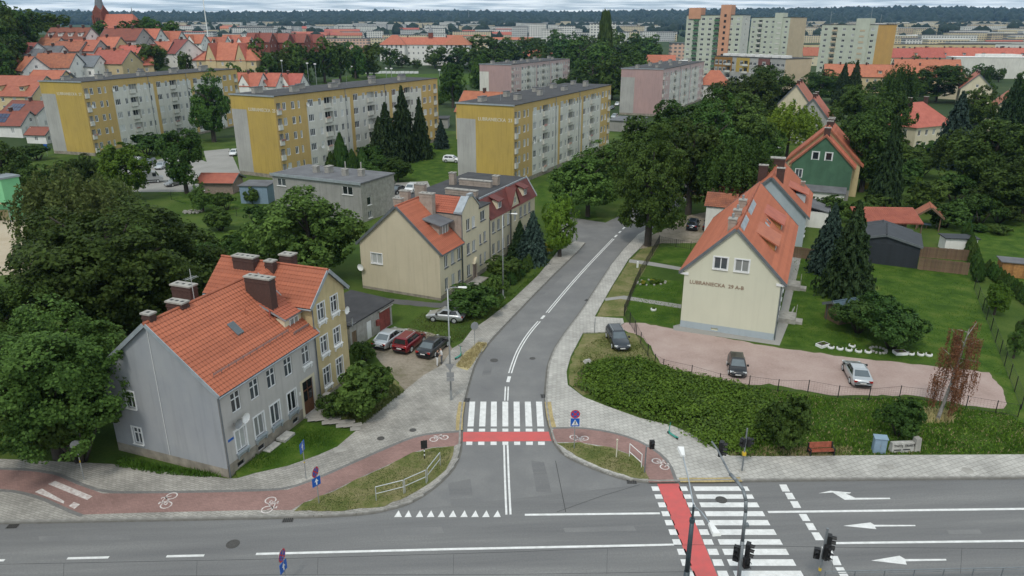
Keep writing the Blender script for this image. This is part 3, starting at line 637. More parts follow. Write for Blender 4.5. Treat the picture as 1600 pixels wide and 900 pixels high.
# ================================================================== building kit
def clip(poly, conv):
    """Sutherland-Hodgman: poly (list of 2d) by convex ccw polygon"""
    out_ = poly
    n = len(conv)
    for i in range(n):
        a, b = conv[i], conv[(i + 1) % n]; inp = out_; out_ = []
        def side(p): return (b[0] - a[0]) * (p[1] - a[1]) - (b[1] - a[1]) * (p[0] - a[0])
        for k in range(len(inp)):
            p, q = inp[k], inp[(k + 1) % len(inp)]; sp, sq = side(p), side(q)
            if sp >= -1e-9: out_.append(p)
            if (sp > 1e-9 and sq < -1e-9) or (sp < -1e-9 and sq > 1e-9):
                t = sp / (sp - sq); out_.append((p[0] + (q[0] - p[0]) * t, p[1] + (q[1] - p[1]) * t))
        if not out_: return []
    return out_
def wall(mb, o, ang, shape, holes=(), zones=(), m=0, depth=.16, rm=None):
    """wall in the vertical plane through o along ang; outside is to the right. shape: convex (s,z) polygon ccw"""
    u = (math.cos(ang), math.sin(ang)); n_in = (-u[1], u[0])
    def W(s, z, d=0): return (o[0] + u[0] * s + n_in[0] * d, o[1] + u[1] * s + n_in[1] * d, z)
    ss = sorted({round(v, 4) for v in [p[0] for p in shape] + [v for h in holes for v in h[:2]] + [v for h in zones for v in h[:2]]})
    zs = sorted({round(v, 4) for v in [p[1] for p in shape] + [v for h in holes for v in h[2:4]] + [v for h in zones for v in h[2:4]]})
    for a, b in zip(ss, ss[1:]):
        for c, d in zip(zs, zs[1:]):
            cx, cz = (a + b) / 2, (c + d) / 2
            if any(h[0] < cx < h[1] and h[2] < cz < h[3] for h in holes): continue
            q = clip([(a, c), (b, c), (b, d), (a, d)], shape)
            if len(q) < 3: continue
            mi = m
            for h in zones:
                if h[0] < cx < h[1] and h[2] < cz < h[3]: mi = h[4]
            mb.poly([W(*p) for p in q], mi)
    for h in holes:
        a, b, c, d = h[:4]; r_ = m if rm is None else rm
        depth_ = h[4] if len(h) > 4 else depth
        mb.poly([W(a, c), W(b, c), W(b, c, depth_), W(a, c, depth_)], r_); mb.poly([W(a, d, depth_), W(b, d, depth_), W(b, d), W(a, d)], r_)
        mb.poly([W(a, c, depth_), W(a, d, depth_), W(a, d), W(a, c)], r_); mb.poly([W(b, c), W(b, d), W(b, d, depth_), W(b, c, depth_)], r_)
        mb.poly([W(a, c, depth_), W(b, c, depth_), W(b, d, depth_), W(a, d, depth_)], r_)
_wc = {}
def window(parent, o, ang, s, z, w, h, style='double', depth=.16, sill=None, frame='frame_white', glass='glass', simple=False, surround=0.0):
    key = (round(w, 2), round(h, 2), style, frame, glass, simple, sill, surround)
    if key not in _wc:
        f = MB(); g = MB(); t = .075 if not simple else .13; d0, d1 = depth - .09, depth - .02
        f.box(0, w, d0, d1, 0, t); f.box(0, w, d0, d1, h - t, h); f.box(0, t, d0, d1, t, h - t); f.box(w - t, w, d0, d1, t, h - t)
        xs = {'double': [w / 2], 'single': [], 'triple': [w / 3, 2 * w / 3], 'cross': [w / 2]}[style]
        for x in xs: f.box(x - .05, x + .05, d0 - .005, d1, t, h - t)
        if style == 'cross': f.box(t, w - t, d0 - .002, d1 - .005, h * .66 - .04, h * .66 + .04)
        if surround:
            e = surround
            f.box(-e, 0, -.05, .02, -e * .4, h + e); f.box(w, w + e, -.05, .02, -e * .4, h + e); f.box(0, w, -.05, .02, h, h + e)
        g.box(t * .5, w - t * .5, d1 - .035, d1 - .03, t * .5, h - t * .5, 1 if simple else 0)
        if simple:
            k = len(f.v); f.v += g.v; f.f += [tuple(i + k for i in q) for q in g.f]; f.m = [0] * len(f.m) + [1] * len(g.f)
            _wc[key] = (f.mesh('window', [frame, glass]), None, None)
        else:
            sm = None
            if sill:
                sb = MB(); sb.box(-.1, w + .1, -.14, .1, -.07, 0)
                if sill[:6] == 'ornate':
                    sb.box(-.14, w + .14, -.2, 0, -.13, -.072)
                    sb.box(0, w, -.05, -.001, -.42, -.132)
                    sb.box(-.06, .1, -.15, -.002, -.4, -.132); sb.box(w - .1, w + .06, -.15, -.002, -.4, -.132); sb.box(-.03, .07, -.1, -.002, -.55, -.4); sb.box(w - .07, w + .03, -.1, -.002, -.55, -.4)
                sm = sb.mesh('sill', ['white' if sill in ('ornate', 'white') else ('zinc_dark' if sill == 'dark' else 'zinc')])
            _wc[key] = (f.mesh('window', [frame]), g.mesh('pane', [glass]), sm)
    fm, gm, sm = _wc[key]
    u = (math.cos(ang), math.sin(ang))
    wo = obj('window', fm, parent, (o[0] + u[0] * s, o[1] + u[1] * s, z), ang)
    if gm: obj('pane', gm, wo)
    if sm: obj('sill', sm, wo)
    return wo
def tiles(mb, e0, u, up, L, S, row=.36, col=.3, m=0, amp=.045, step=.05):
    """pantile slope as real relief: e0 eave start, u along the eave, up the slope"""
    e0, u, up = Vector(e0), Vector(u).normalized(), Vector(up).normalized(); n = u.cross(up).normalized()
    if n.z < 0: n = -n
    nr = max(1, round(S / row)); nc = max(1, round(L / col)); rw, cw = S / nr, L / nc; k = 4
    prof = [0, .8, 1.0, .35]
    for r in range(nr):
        base = len(mb.v)
        for (v, lift) in ((r * rw - (.05 if r else 0), step), ((r + 1) * rw, 0.0)):
            for c in range(nc * k + 1):
                hgt = amp * prof[c % k] + lift
                mb.v.append(tuple(e0 + u * (c * cw / k) + up * v + n * hgt))
        w = nc * k + 1
        for c in range(nc * k):
            mb.f.append((base + c, base + c + 1, base + w + c + 1, base + w + c)); mb.m.append(m)
def slab(mb, e0, u, up, L, S, th=.14, m=0):
    e0, u, up = Vector(e0), Vector(u).normalized(), Vector(up).normalized(); n = u.cross(up).normalized()
    if n.z < 0: n = -n
    a, b, c, d = e0, e0 + u * L, e0 + u * L + up * S, e0 + up * S
    mb.hexa([a - n * th, b - n * th, c - n * th, d - n * th, a, b, c, d], m)
def gable_roof(root, x0, x1, yf, yb, ze, zr, tile='tile_orange', ovx=.25, ovy=.35, relief=True, trim='zinc', ridge_y=None, name='roof', gutter=True, wall_ze=None, axis='x'):
    """ridge along local x between walls y=yf and y=yb; ze: height of the wall top at the eave"""
    yr = (yf + yb) / 2 if ridge_y is None else ridge_y
    mb = MB(); deck = MB(); L = x1 - x0 + 2 * ovx
    tr = MB()
    for sgn, ye in ((1, yf), (-1, yb)):
        run = abs(yr - ye); pitch = math.atan2(zr - ze, run); up = Vector((0, sgn * math.cos(pitch), math.sin(pitch)))
        e = Vector((x0 - ovx, ye, ze)) - up * (ovy / math.cos(pitch)); S = run / math.cos(pitch) + ovy / math.cos(pitch)
        n_ = Vector((0, -sgn * math.sin(pitch), math.cos(pitch)))
        slab(deck, e + n_ * .16, (1, 0, 0), up, L, S, .14)
        if relief: tiles(mb, e + n_ * .165, (1, 0, 0), up, L, S)
        else: slab(mb, e + n_ * .215, (1, 0, 0), up, L, S, .05)
        for xx in (x0 - ovx, x1 + ovx):                    # verge boards
            a = e + Vector((xx - (x0 - ovx), 0, 0)) + n_ * -.03; b = a + up * S
            s_ = .06 if xx < x0 else -.06
            tr.hexa([a + Vector((-s_, 0, 0)), a, b, b + Vector((-s_, 0, 0)), a + n_ * .3 + Vector((-s_, 0, 0)), a + n_ * .3, b + n_ * .3, b + n_ * .3 + Vector((-s_, 0, 0))])
        if gutter:
            q = e + n_ * .06 - up * .07
            tr.tube(q, q + Vector((L, 0, 0)), .075, 6)
    r = mb.build(name, [tile], root)
    deck.build('roof_deck', ['zinc_dark'], r); tr.build('verge_trim', [trim], r)
    ri = MB()
    if relief or True:
        zz = zr + .2; n = max(2, int(L / .38))
        for k in range(n):
            a = x0 - ovx + L * k / n; ri.tube((a, yr, zz), (a + L / n * 1.04, yr, zz), .13, 6, 0, .115)
        ri.build('ridge_tiles', [tile], r)
    return r
def chimney(root, x, y, z0, z1, sx, sy, m='brick_dark', cap='concrete', pots=3, name='chimney', potm='black', rz=0):
    mb = MB(); mb.box(-sx / 2, sx / 2, -sy / 2, sy / 2, 0, z1 - z0, 0); mb.box(-sx / 2 - .07, sx / 2 + .07, -sy / 2 - .07, sy / 2 + .07, z1 - z0, z1 - z0 + .12, 1)
    mb.box(-sx / 2 - .04, sx / 2 + .04, -sy / 2 - .04, sy / 2 + .04, z1 - z0 - .35, z1 - z0 - .25, 0)
    for k in range(pots):
        if sx >= sy: px_ = -sx / 2 + sx * (k + .5) / pots; py_ = 0
        else: px_ = 0; py_ = -sy / 2 + sy * (k + .5) / pots
        mb.box(px_ - .11, px_ + .11, py_ - .11, py_ + .11, z1 - z0 + .12, z1 - z0 + .135, 2)
    return mb.build(name, [m, cap, potm], root, (x, y, z0), rz)
def dish(root, x, y, z, r=.42, ang=0, m='white'):
    mb = MB(); n = 16
    rings = [(0, .0), (.5, .03), (.85, .1), (1, .15)]
    for (a, da), (b, db) in zip(rings, rings[1:]):
        for k in range(n):
            t0, t1 = 2 * math.pi * k / n, 2 * math.pi * (k + 1) / n
            q = [(r * a * math.cos(t0), da * r * -2, r * a * math.sin(t0)), (r * b * math.cos(t0), db * r * -2, r * b * math.sin(t0)), (r * b * math.cos(t1), db * r * -2, r * b * math.sin(t1)), (r * a * math.cos(t1), da * r * -2, r * a * math.sin(t1))]
            mb.poly(q, 0)
    mb.tube((0, 0, 0), (0, .45, -.1), .03, 5); mb.tube((0, -.05, -r * .8), (0, -r * 1.1, -.05), .015, 5)
    return mb.build('satellite_dish', [m], root, (x, y, z), ang, True)
def downpipe(root, x, y, z0, z1, m='zinc_dark', r=.06): return MB().tube((x, y, z0), (x, y, z1), r, 6).build('downpipe', [m], root)
def text(root, s, loc, rot, size, m, ext=.012, name='lettering'):
    cu = bpy.data.curves.new(name, 'FONT'); cu.body = s; cu.size = size; cu.extrude = ext; cu.resolution_u = 2; cu.offset = size * .012
    tmp = bpy.data.objects.new('t', cu); COL.objects.link(tmp)
    dg = bpy.context.evaluated_depsgraph_get(); me = bpy.data.meshes.new_from_object(tmp.evaluated_get(dg)); bpy.data.objects.remove(tmp)
    me.materials.clear(); me.materials.append(M[m])
    o = obj(name, me, root, loc); o.rotation_euler = rot; return o
def rect(W, H, z0=0): return [(0, z0), (W, z0), (W, H), (0, H)]
PI = math.pi

# ------------------------------------------------------------------ grey and yellow tenement (nearest house, left)
ga = R(69.5)
gh = thing('tenement_house', 'grey and yellow tenement house with orange pantile roof, nearest on the left', 'house', (-20.6, 44.8, 0), ga)
Dg, Lg, Ly = 10.6, 11.5, 16.3
mb = MB()
up_s = [1.25, 3.28, 5.22, 7.33, 9.66]; lo_s = [1.15, 3.22, 5.12, 7.25]
hup = [(s, s + .98, 4.62, 6.2) for s in up_s]; hlo = [(s, s + 1.1, 1.47, 3.18) for s in lo_s]; hdoor = [(9.3, 10.7, .12, 3.2)]
hbase = [(s, s + .75, .25, .65) for s in (1.0, 3.3, 7.6)]
wall(mb, (0, 0), 0, rect(Lg, 7.0), hup + hlo + hdoor + hbase, [(0, Lg, 0, 1.0, 2), (9.0, 11.0, 0, 3.45, 4)], 0)
yh = [(s, s + 1.0, z, z + h) for s in (12.25, 14.2) for z, h in ((1.4, 1.72), (4.5, 1.55), (7.55, 1.5))]
wall(mb, (0, 0), 0, [(Lg, 0), (Ly, 0), (Ly, 9.35), ((Lg + Ly) / 2, 11.5), (Lg, 9.35)], yh, [(Lg, Ly, 0, .7, 2)], 3)
wall(mb, (Ly, 0), PI / 2, rect(Dg, 9.35), [], [(0, 20, 0, .7, 2)], 3)
wall(mb, (Ly, Dg), PI, rect(Ly - Lg, 9.35), [], [], 3)
wall(mb, (Lg, Dg), -PI / 2, [(0, 0), (Dg, 0), (Dg, 9.35), (0, 9.35)], [], [], 3)
wall(mb, (Lg, Dg), PI, rect(Lg, 7.0), [], [], 1)
gw = [(Dg - 8.7, Dg - 7.85, 4.15, 5.55), (Dg - 8.7, Dg - 7.85, 1.1, 2.5)]
wall(mb, (0, Dg), -PI / 2, [(0, 0), (Dg, 0), (Dg, 7.0), (Dg / 2, 11.3), (0, 7.0)], gw, [(0, Dg, 0, .75, 2)], 1)
mb.poly([(Ly, 0, 9.35), (Ly, Dg, 9.35), ((Lg + Ly) / 2, Dg, 11.4)], 3)
mb.poly([((Lg + Ly) / 2, Dg, 11.5), (Ly, Dg, 9.35), (Lg, Dg, 9.35)], 3)
mb.build('wall', ['render_grey_front', 'render_grey', 'plinth', 'render_yellow', 'render_cream'], gh)
for s in up_s: window(gh, (0, 0), 0, s, 4.62, .98, 1.58, 'cross', sill='ornate' if s > 9 else None, glass='glass_net')
for s in lo_s: window(gh, (0, 0), 0, s, 1.47, 1.1, 1.71, 'double', sill='ornate_grey', surround=.12)
for h in yh: window(gh, (0, 0), 0, h[0], h[2], 1.0, h[3] - h[2], 'cross', sill='ornate', glass='glass_net', surround=.1)
for h in gw: window(gh, (0, Dg), -PI / 2, h[0], h[2], .85, 1.4, 'cross', sill='white', surround=.1)
for h in hbase: MB().box(h[0] + .02, h[1] - .02, .1, .14, .27, .63).build('cellar_window', ['black'], gh)
d_ = MB(); d_.box(9.34, 10.66, .09, .15, .14, 2.35, 0); d_.box(9.34, 10.66, .09, .15, 2.4, 3.17, 1)
for k in range(2): d_.box(9.42 + k * .62, 9.97 + k * .62, .07, .09, .3, 1.2, 0); d_.box(9.46 + k * .62, 9.93 + k * .62, .075, .09, 1.35, 2.25, 1)
for k in range(3): d_.box(9.34 + k * .63, 9.40 + k * .63, .07, .1, .14, 3.17, 0)
d_.build('door', ['wood_door', 'car_glass'], gh)
MB().box(9.1, 10.9, -.9, 0, 0, .14).build('doorstep', ['concrete'], gh)
gable_roof(gh, 0, Lg - .1, 0, Dg, 7.0, 11.3, ovx=.22)
# cross wing over the yellow part: ridge at right angles, built in a turned frame
cw = bpy.data.objects.new('cross_roof', None)
mbx = MB(); dk = MB(); trm = MB(); xr = (Lg + Ly) / 2; Lc = Dg + .5
for sgn, xe in ((1, Lg), (-1, Ly)):
    run = abs(xr - xe); pit = math.atan2(11.5 - 9.35, run); upv = Vector((sgn * math.cos(pit), 0, math.sin(pit))); S = (run + .35) / math.cos(pit)
    e = Vector((xe, -.25, 9.35)) - upv * (.35 / math.cos(pit)); n_ = Vector((-sgn * math.sin(pit), 0, math.cos(pit)))
    tiles(mbx, e + n_ * .165, (0, 1, 0), upv, Lc, S); slab(dk, e + n_ * .16, (0, 1, 0), upv, Lc, S)
    a = e + n_ * -.03; b = a + upv * S
    trm.hexa([a + Vector((0, -.06, 0)), a, b, b + Vector((0, -.06, 0)), a + n_ * .3 + Vector((0, -.06, 0)), a + n_ * .3, b + n_ * .3, b + n_ * .3 + Vector((0, -.06, 0))])
    q = e + n_ * .05 - upv * .07; trm.tube(q, q + Vector((0, Lc, 0)), .07, 6)
tiles(mbx, (11.35, 2.9, 9.56), (1, 0, 0), (0, 5.3, 4.3), 2.1, 3.05); ro = mbx.build('roof', ['tile_orange'], gh); dk.build('roof_deck', ['zinc_dark'], ro); trm.build('verge_trim', ['zinc'], ro)
rd = MB()
for k in range(32): rd.tube((xr, -.25 + Lc * k / 32, 11.7), (xr, -.25 + Lc * (k + 1.04) / 32, 11.7), .13, 6, 0, .115)
rd.build('ridge_tiles', ['tile_orange'], ro)
# rear wing roof seen over the ridge
# dormer beside the yellow gable
dm = MB(); dm.box(9.2, 11.35, 1.0, 3.4, 7.2, 8.75, 0); dm.build('dormer_wall', ['render_cream'], gh)
window(gh, (0, .98), 0, 9.75, 7.75, 1.15, .85, 'double', depth=.02)
dt = MB(); dd = MB(); upv = Vector((0, 1, .42)).normalized(); tiles(dt, (9.0, .7, 8.85), (1, 0, 0), upv, 2.5, 4.0); slab(dd, (9.0, .7, 8.82), (1, 0, 0), upv, 2.5, 4.0)
dr = dt.build('dormer_roof', ['tile_orange'], gh); dd.build('roof_deck', ['zinc'], dr)
for (x, y, z0, z1, sx, sy, n) in ((9.5, 3.2, 8.6, 12.0, .75, 2.4, 4), (.5, 5.5, 10.4, 11.95, .55, .75, 1), (3.4, 5.75, 10.2, 11.75, .7, 1.5, 3), (6.6, 8.2, 8.2, 11.7, .8, 1.9, 3), (13.2, 5.0, 10.4, 12.05, .6, .8, 1), (13.4, 7.8, 10.6, 12.1, .8, 2.2, 4), (15.2, 4.7, 9.6, 12.1, .9, 1.2, 2)):
    chimney(gh, x, y, z0, z1, sx, sy, 'brick_dark', 'concrete', n)
sk = MB(); 
def on_slope(y, off=0): return 7.0 + y * 4.3 / 5.3 + .42 + off
sk.hexa([(5.0, 2.0, on_slope(2.0) - .1), (5.7, 2.0, on_slope(2.0) - .1), (5.7, 2.9, on_slope(2.9) - .1), (5.0, 2.9, on_slope(2.9) - .1), (5.0, 2.0, on_slope(2.0)), (5.7, 2.0, on_slope(2.0)), (5.7, 2.9, on_slope(2.9)), (5.0, 2.9, on_slope(2.9))], 0)
sk.hexa([(5.07, 2.07, on_slope(2.07)), (5.63, 2.07, on_slope(2.07)), (5.63, 2.83, on_slope(2.83)), (5.07, 2.83, on_slope(2.83)), (5.07, 2.07, on_slope(2.07) + .01), (5.63, 2.07, on_slope(2.07) + .01), (5.63, 2.83, on_slope(2.83) + .01), (5.07, 2.83, on_slope(2.83) + .01)], 1)
sk.build('skylight', ['zinc_dark', 'screen_glass'], gh)
for xa, xb, y in ((.6, 9.0, .55), (9.2, 11.2, .2)):          # snow guards
    sg = MB(); sg.tube((xa, y, on_slope(y, .12)), (xb, y, on_slope(y, .12)), .025, 5); sg.tube((xa, y, on_slope(y, .22)), (xb, y, on_slope(y, .22)), .025, 5)
    for k in range(12): xx = xa + (xb - xa) * k / 11; sg.tube((xx, y, on_slope(y, -.05)), (xx, y, on_slope(y, .25)), .02, 4)
    sg.build('snow_guard', ['zinc_dark'], gh)
an = MB(); an.tube((4.6, 5.3, 11.3), (4.6, 5.3, 14.0), .03, 5)
for k in range(5): an.tube((4.2 + k * .2, 5.3 - .35, 13.3), (4.2 + k * .2, 5.3 + .35, 13.3), .012, 4)
an.tube((4.0, 5.3, 13.3), (5.2, 5.3, 13.3), .015, 4); an.build('aerial', ['steel_light'], gh)
for x, y in ((7.2, 3.0), (8.9, 2.1)): MB().tube((x, y, on_slope(y, -.1)), (x, y, on_slope(y, .45)), .06, 6).build('vent_pipe', ['tile_red'], gh)
dish(gh, 2.0, -.35, 4.0, .4, 0, 'white'); dish(gh, 1.2, -.35, 3.95, .38, 0, 'sign_back'); dish(gh, 15.9, -.35, 7.3, .36, 0, 'white'); dish(gh, 16.6, -.3, 5.9, .4, .4, 'sign_back')
downpipe(gh, .05, -.1, 0, 6.9); downpipe(gh, 11.45, -.1, 6.9, 9.2); downpipe(gh, 11.45, -.1, .1, 6.8)
MB().tube((-.06, 5.3, .8), (-.06, 5.3, 11.0), .018, 4).build('lightning_wire', ['white'], gh)
MB().box(.42, .98, -.03, -.004, 2.75, 2.93).build('street_plate', ['sign_blue'], gh)
MB().box(8.75, 8.95, -.04, -.002, 2.3, 2.6).build('house_number', ['white'], gh)
MB().box(11.3, 11.85, -.9, -.4, 0, 1.25).build('meter_box', ['concrete'], gh)
hb = MB(); hb.box(5.2, 6.5, -1.0, -.15, .15, .35); hb.box(3.6, 5.0, -.8, -.12, .15, .22); hb.build('stone_slabs', ['stone'], gh)
tag(gh, None)

# low garage with black felt roof
lg = thing('garage', 'low concrete garage with red double doors between yellow and beige houses', 'garage', (*P(549, 548)[:2], 0), R(66))
mb = MB(); L, D = 7.6, 5.2
wall(mb, (0, 0), 0, rect(L, 2.7), [(5.2, 7.3, 0.05, 2.35), (2.9, 3.75, 0.05, 2.0), (.3, 1.1, .4, 1.9)], [], 0); wall(mb, (L, 0), PI / 2, rect(D, 2.9)); wall(mb, (L, D), PI, rect(L, 3.0)); wall(mb, (0, D), -PI / 2, rect(D, 2.9))
mb.build('wall', ['concrete'], lg)
MB().hexa([(-.25, -.25, 2.7), (L + .25, -.25, 2.7), (L + .25, D + .25, 3.0), (-.25, D + .25, 3.0), (-.25, -.25, 2.86), (L + .25, -.25, 2.86), (L + .25, D + .25, 3.16), (-.25, D + .25, 3.16)]).build('roof', ['felt'], lg)
dr = MB(); dr.box(5.22, 6.24, .05, .12, .06, 2.33); dr.box(6.27, 7.28, .05, .12, .06, 2.33); dr.build('garage_door', ['door_red'], lg); MB().box(5.0, 7.5, -.3, 0, 2.36, 2.45).build('door_hood', ['concrete'], lg)
MB().box(2.92, 3.73, .04, .1, .06, 1.98).build('door', ['white'], lg); MB().box(.32, 1.08, .04, .1, .42, 1.88).build('hatch', ['wood_plank'], lg); MB().box(4.5, 4.95, -.3, 0, 1.0, 1.6).build('meter_box', ['door_red'], lg)

# ------------------------------------------------------------------ beige terrace with orange and burgundy roofs
be = thing('terrace_house', 'beige terrace with orange tiled gable end, stepped front gable and burgundy mansard', 'house', (-8.5, 80.9, 0), R(66))
Db = 11.2; mb = MB()
gl = [(s, s + .85, z, z + 1.55) for s in (1.1, 2.77, 4.44) for z in (.92, 3.76)]
wall(mb, (0, 0), 0, rect(5.5, 6.0), gl, [(0, 5.5, 0, .6, 2)], 1)
bay = [(s, s + .95, z, z + 1.52) for s in (6.7, 8.2) for z in (3.78, 6.92)] + [(6.65, 7.6, .95, 2.48)]
wall(mb, (0, -.12), 0, [(5.5, 0), (10.2, 0), (10.2, 9.5), (8.35, 11.1), (7.4, 11.1), (5.5, 9.5)], bay + [(8.35, 9.35, .1, 2.2)], [(5.5, 10.2, 0, .6, 2), (8.2, 9.5, 0, 2.6, 3)], 1)
flat = [(10.3, 11.1, 4.15, 5.55), (11.7, 12.5, 4.15, 5.6), (10.35, 11.1, 1.35, 2.8), (11.75, 12.5, 1.35, 2.8), (10.85, 12.2, 7.2, 8.5)]
wall(mb, (0, 0), 0, [(10.2, 0), (13.5, 0), (13.5, 9.0), (10.2, 9.0)], flat, [(10, 14, 0, .6, 2)], 1)
fs = [14.35, 16.0, 17.5, 19.2, 21.2, 23.6, 25.2, 26.9]
fw = [(s, s + .9, z, z + 1.58) for s in fs for z in (1.6, 4.68)]
wall(mb, (0, 0), 0, [(13.5, 0), (29.4, 0), (29.4, 6.9), (13.5, 6.9)], fw, [(13, 30, 0, .6, 2)], 1)
wall(mb, (29.4, 0), PI / 2, [(0, 0), (Db, 0), (Db, 9.4), (1.6, 9.4), (0, 6.9)], [(3, 4, 2, 3.5), (6, 7, 2, 3.5), (3, 4, 5, 6.5)], [], 0)
wall(mb, (29.4, Db), PI, rect(29.4, 6.0), [], [], 0); wall(mb, (29.4, Db), PI, [(0, 6.0), (15.9, 6.0), (15.9, 9.4), (0, 9.4)], [], [], 0)
wall(mb, (0, Db), -PI / 2, [(0, 0), (Db, 0), (Db, 6.0), (Db / 2, 10.9), (0, 6.0)], [(1.6, 3.15, 3.55, 4.85)], [(0, Db, 0, .35, 2)], 0)
wall(mb, (5.5, 3.4), -PI / 2, [(0, 6.5), (3.52, 6.3), (3.52, 9.4), (0, 9.4)], [], [], 4)
wall(mb, (13.5, 0), PI / 2, [(0, 6.9), (5.5, 6.9), (5.5, 9.0), (0, 9.0)], [], [], 1)
wall(mb, (10.2, 3.0), -PI / 2, [(0, 8.9), (3.12, 8.9), (3.12, 9.5), (0, 10.2)], [], [], 1)
mb.build('wall', ['render_beige', 'render_cream', 'plinth', 'block_pinklight', 'chimney_render'], be)
for h in gl: window(be, (0, 0), 0, h[0], h[2], .85, 1.55, 'double', sill='dark', glass='glass_net')
for h in bay: window(be, (0, -.12), 0, h[0], h[2], .95, h[3] - h[2], 'double', sill='dark', glass='glass_net')
for h in flat: window(be, (0, 0), 0, h[0], h[2], h[1] - h[0], h[3] - h[2], 'double', sill='dark', glass='glass_net')
for h in fw: window(be, (0, 0), 0, h[0], h[2], .9, 1.58, 'double', sill='dark', glass='glass_net')
window(be, (0, Db), -PI / 2, 1.6, 3.55, 1.55, 1.3, 'double', sill='white', surround=.1)
MB().box(8.37, 9.33, -.06, .0, .12, 2.18).build('door', ['brick_rough'], be)
pd = MB(); pd.hexa([(8.15, -.45, 2.25), (9.55, -.45, 2.25), (9.55, -.12, 2.25), (8.15, -.12, 2.25), (8.8, -.45, 3.0), (8.9, -.45, 3.0), (8.9, -.12, 3.0), (8.8, -.12, 3.0)]); pd.build('door_pediment', ['render_cream'], be)
gable_roof(be, 0, 5.3, 0, Db, 6.0, 10.9, ovx=.2, trim='zinc_dark')
# roof behind the front gable and over the middle
rb = MB(); dk = MB()
for sgn, xe in ((1, 5.4), (-1, 10.3)):
    run = 2.45; pit = math.atan2(1.6, run); upv = Vector((sgn * math.cos(pit), 0, math.sin(pit))); e = Vector((xe, .1, 9.35))
    tiles(rb, e, (0, 1, 0), upv, 6.3, run / math.cos(pit)); slab(dk, e - Vector((0, 0, .01)), (0, 1, 0), upv, 6.3, run / math.cos(pit))
r_ = rb.build('roof', ['tile_orange'], be); dk.build('roof_deck', ['zinc_dark'], r_)
rc = MB(); rc.hexa([(5.3, -.22, 9.4), (5.55, -.22, 9.4), (5.55, .9, 9.4), (5.3, .9, 9.4), (5.3, -.22, 9.62), (5.55, -.22, 9.62), (5.55, .9, 9.62), (5.3, .9, 9.62)])
for a, b in (((5.4, 9.5), (7.4, 11.15)), ((10.3, 9.5), (8.35, 11.15))):
    rc.hexa([(a[0], -.25, a[1]), (a[0], .15, a[1]), (b[0], .15, b[1]), (b[0], -.25, b[1]), (a[0], -.25, a[1] + .18), (a[0], .15, a[1] + .18), (b[0], .15, b[1] + .18), (b[0], -.25, b[1] + .18)])
rc.box(7.35, 8.4, -.28, .18, 11.1, 11.5); rc.build('gable_coping', ['zinc'], be)
MB().hexa([(5.5, .9, 9.45), (7.4, .9, 11.05), (7.4, -.1, 11.05), (5.5, -.1, 9.45), (5.5, .9, 9.62), (7.4, .9, 11.2), (7.4, -.1, 11.2), (5.5, -.1, 9.62)]).build('zinc_flashing', ['zinc'], be)
fr = MB(); fr.hexa([(10.2, -.2, 9.0), (13.6, -.2, 9.0), (13.6, Db, 9.3), (10.2, Db, 9.3), (10.2, -.2, 9.15), (13.6, -.2, 9.15), (13.6, Db, 9.45), (10.2, Db, 9.45)]); fr.box(13.6, 29.4, 1.55, Db + .1, 9.36, 9.52); fr.build('flat_roof', ['felt'], be)
MB().box(13.55, 29.45, 1.42, 1.55, 9.3, 9.58).build('roof_edge', ['zinc'], be)
mz = MB(); upv = Vector((0, 1.6, 2.5)).normalized(); slab(mz, (13.5, -.3, 6.75), (1, 0, 0), upv, 16.0, 3.12, .14); mz.build('mansard', ['burgundy'], be)
MB().hexa([(29.42, -.3, 6.7), (29.6, -.3, 6.7), (29.6, 1.5, 9.5), (29.42, 1.5, 9.5), (29.42, -.3, 6.95), (29.6, -.3, 6.95), (29.6, 1.5, 9.75), (29.42, 1.5, 9.75)]).build('verge_trim', ['zinc'], be)
for x in (16.3, 25.2):
    dmr = MB(); dmr.box(x, x + 1.2, .1, 1.4, 7.6, 8.75, 0); dmr.hexa([(x - .3, -.25, 8.65), (x + 1.5, -.25, 8.65), (x + 1.5, 1.5, 9.3), (x - .3, 1.5, 9.3), (x - .3, -.25, 8.75), (x + 1.5, -.25, 8.75), (x + 1.5, 1.5, 9.4), (x - .3, 1.5, 9.4)], 1); dmr.build('dormer', ['render_cream', 'burgundy'], be)
    window(be, (0, .08), 0, x + .15, 7.7, .9, .85, 'double', depth=.02)
sm_ = MB(); wall(sm_, (0, -.16), 0, [(20.4, 0), (22.9, 0), (22.9, 7.2), (21.65, 9.3), (20.4, 7.2)], [(21.2, 22.1, 4.7, 6.2), (21.3, 22.0, 7.3, 8.2)], [(20, 23, 0, .6, 1)], 0); sm_.hexa([(20.25, -.3, 7.1), (20.25, 1.4, 7.1), (21.65, 1.4, 9.4), (21.65, -.3, 9.4), (20.25, -.3, 7.25), (20.25, 1.4, 7.25), (21.65, 1.4, 9.55), (21.65, -.3, 9.55)], 2); sm_.hexa([(23.05, -.3, 7.1), (23.05, 1.4, 7.1), (21.65, 1.4, 9.4), (21.65, -.3, 9.4), (23.05, -.3, 7.25), (23.05, 1.4, 7.25), (21.65, 1.4, 9.55), (21.65, -.3, 9.55)], 2)
sm_.build('small_gable', ['render_cream', 'plinth', 'burgundy'], be); window(be, (0, -.16), 0, 21.2, 4.7, .9, 1.5, 'double'); window(be, (0, -.16), 0, 21.3, 7.3, .7, .9, 'double')
bd = MB(); bd.box(2.4, 4.9, 1.3, 4.4, 6.6, 8.6, 0); bd.build('dormer_wall', ['chimney_render'], be); window(be, (0, 1.28), 0, 3.1, 7.2, 1.3, 1.25, 'double', depth=.02)
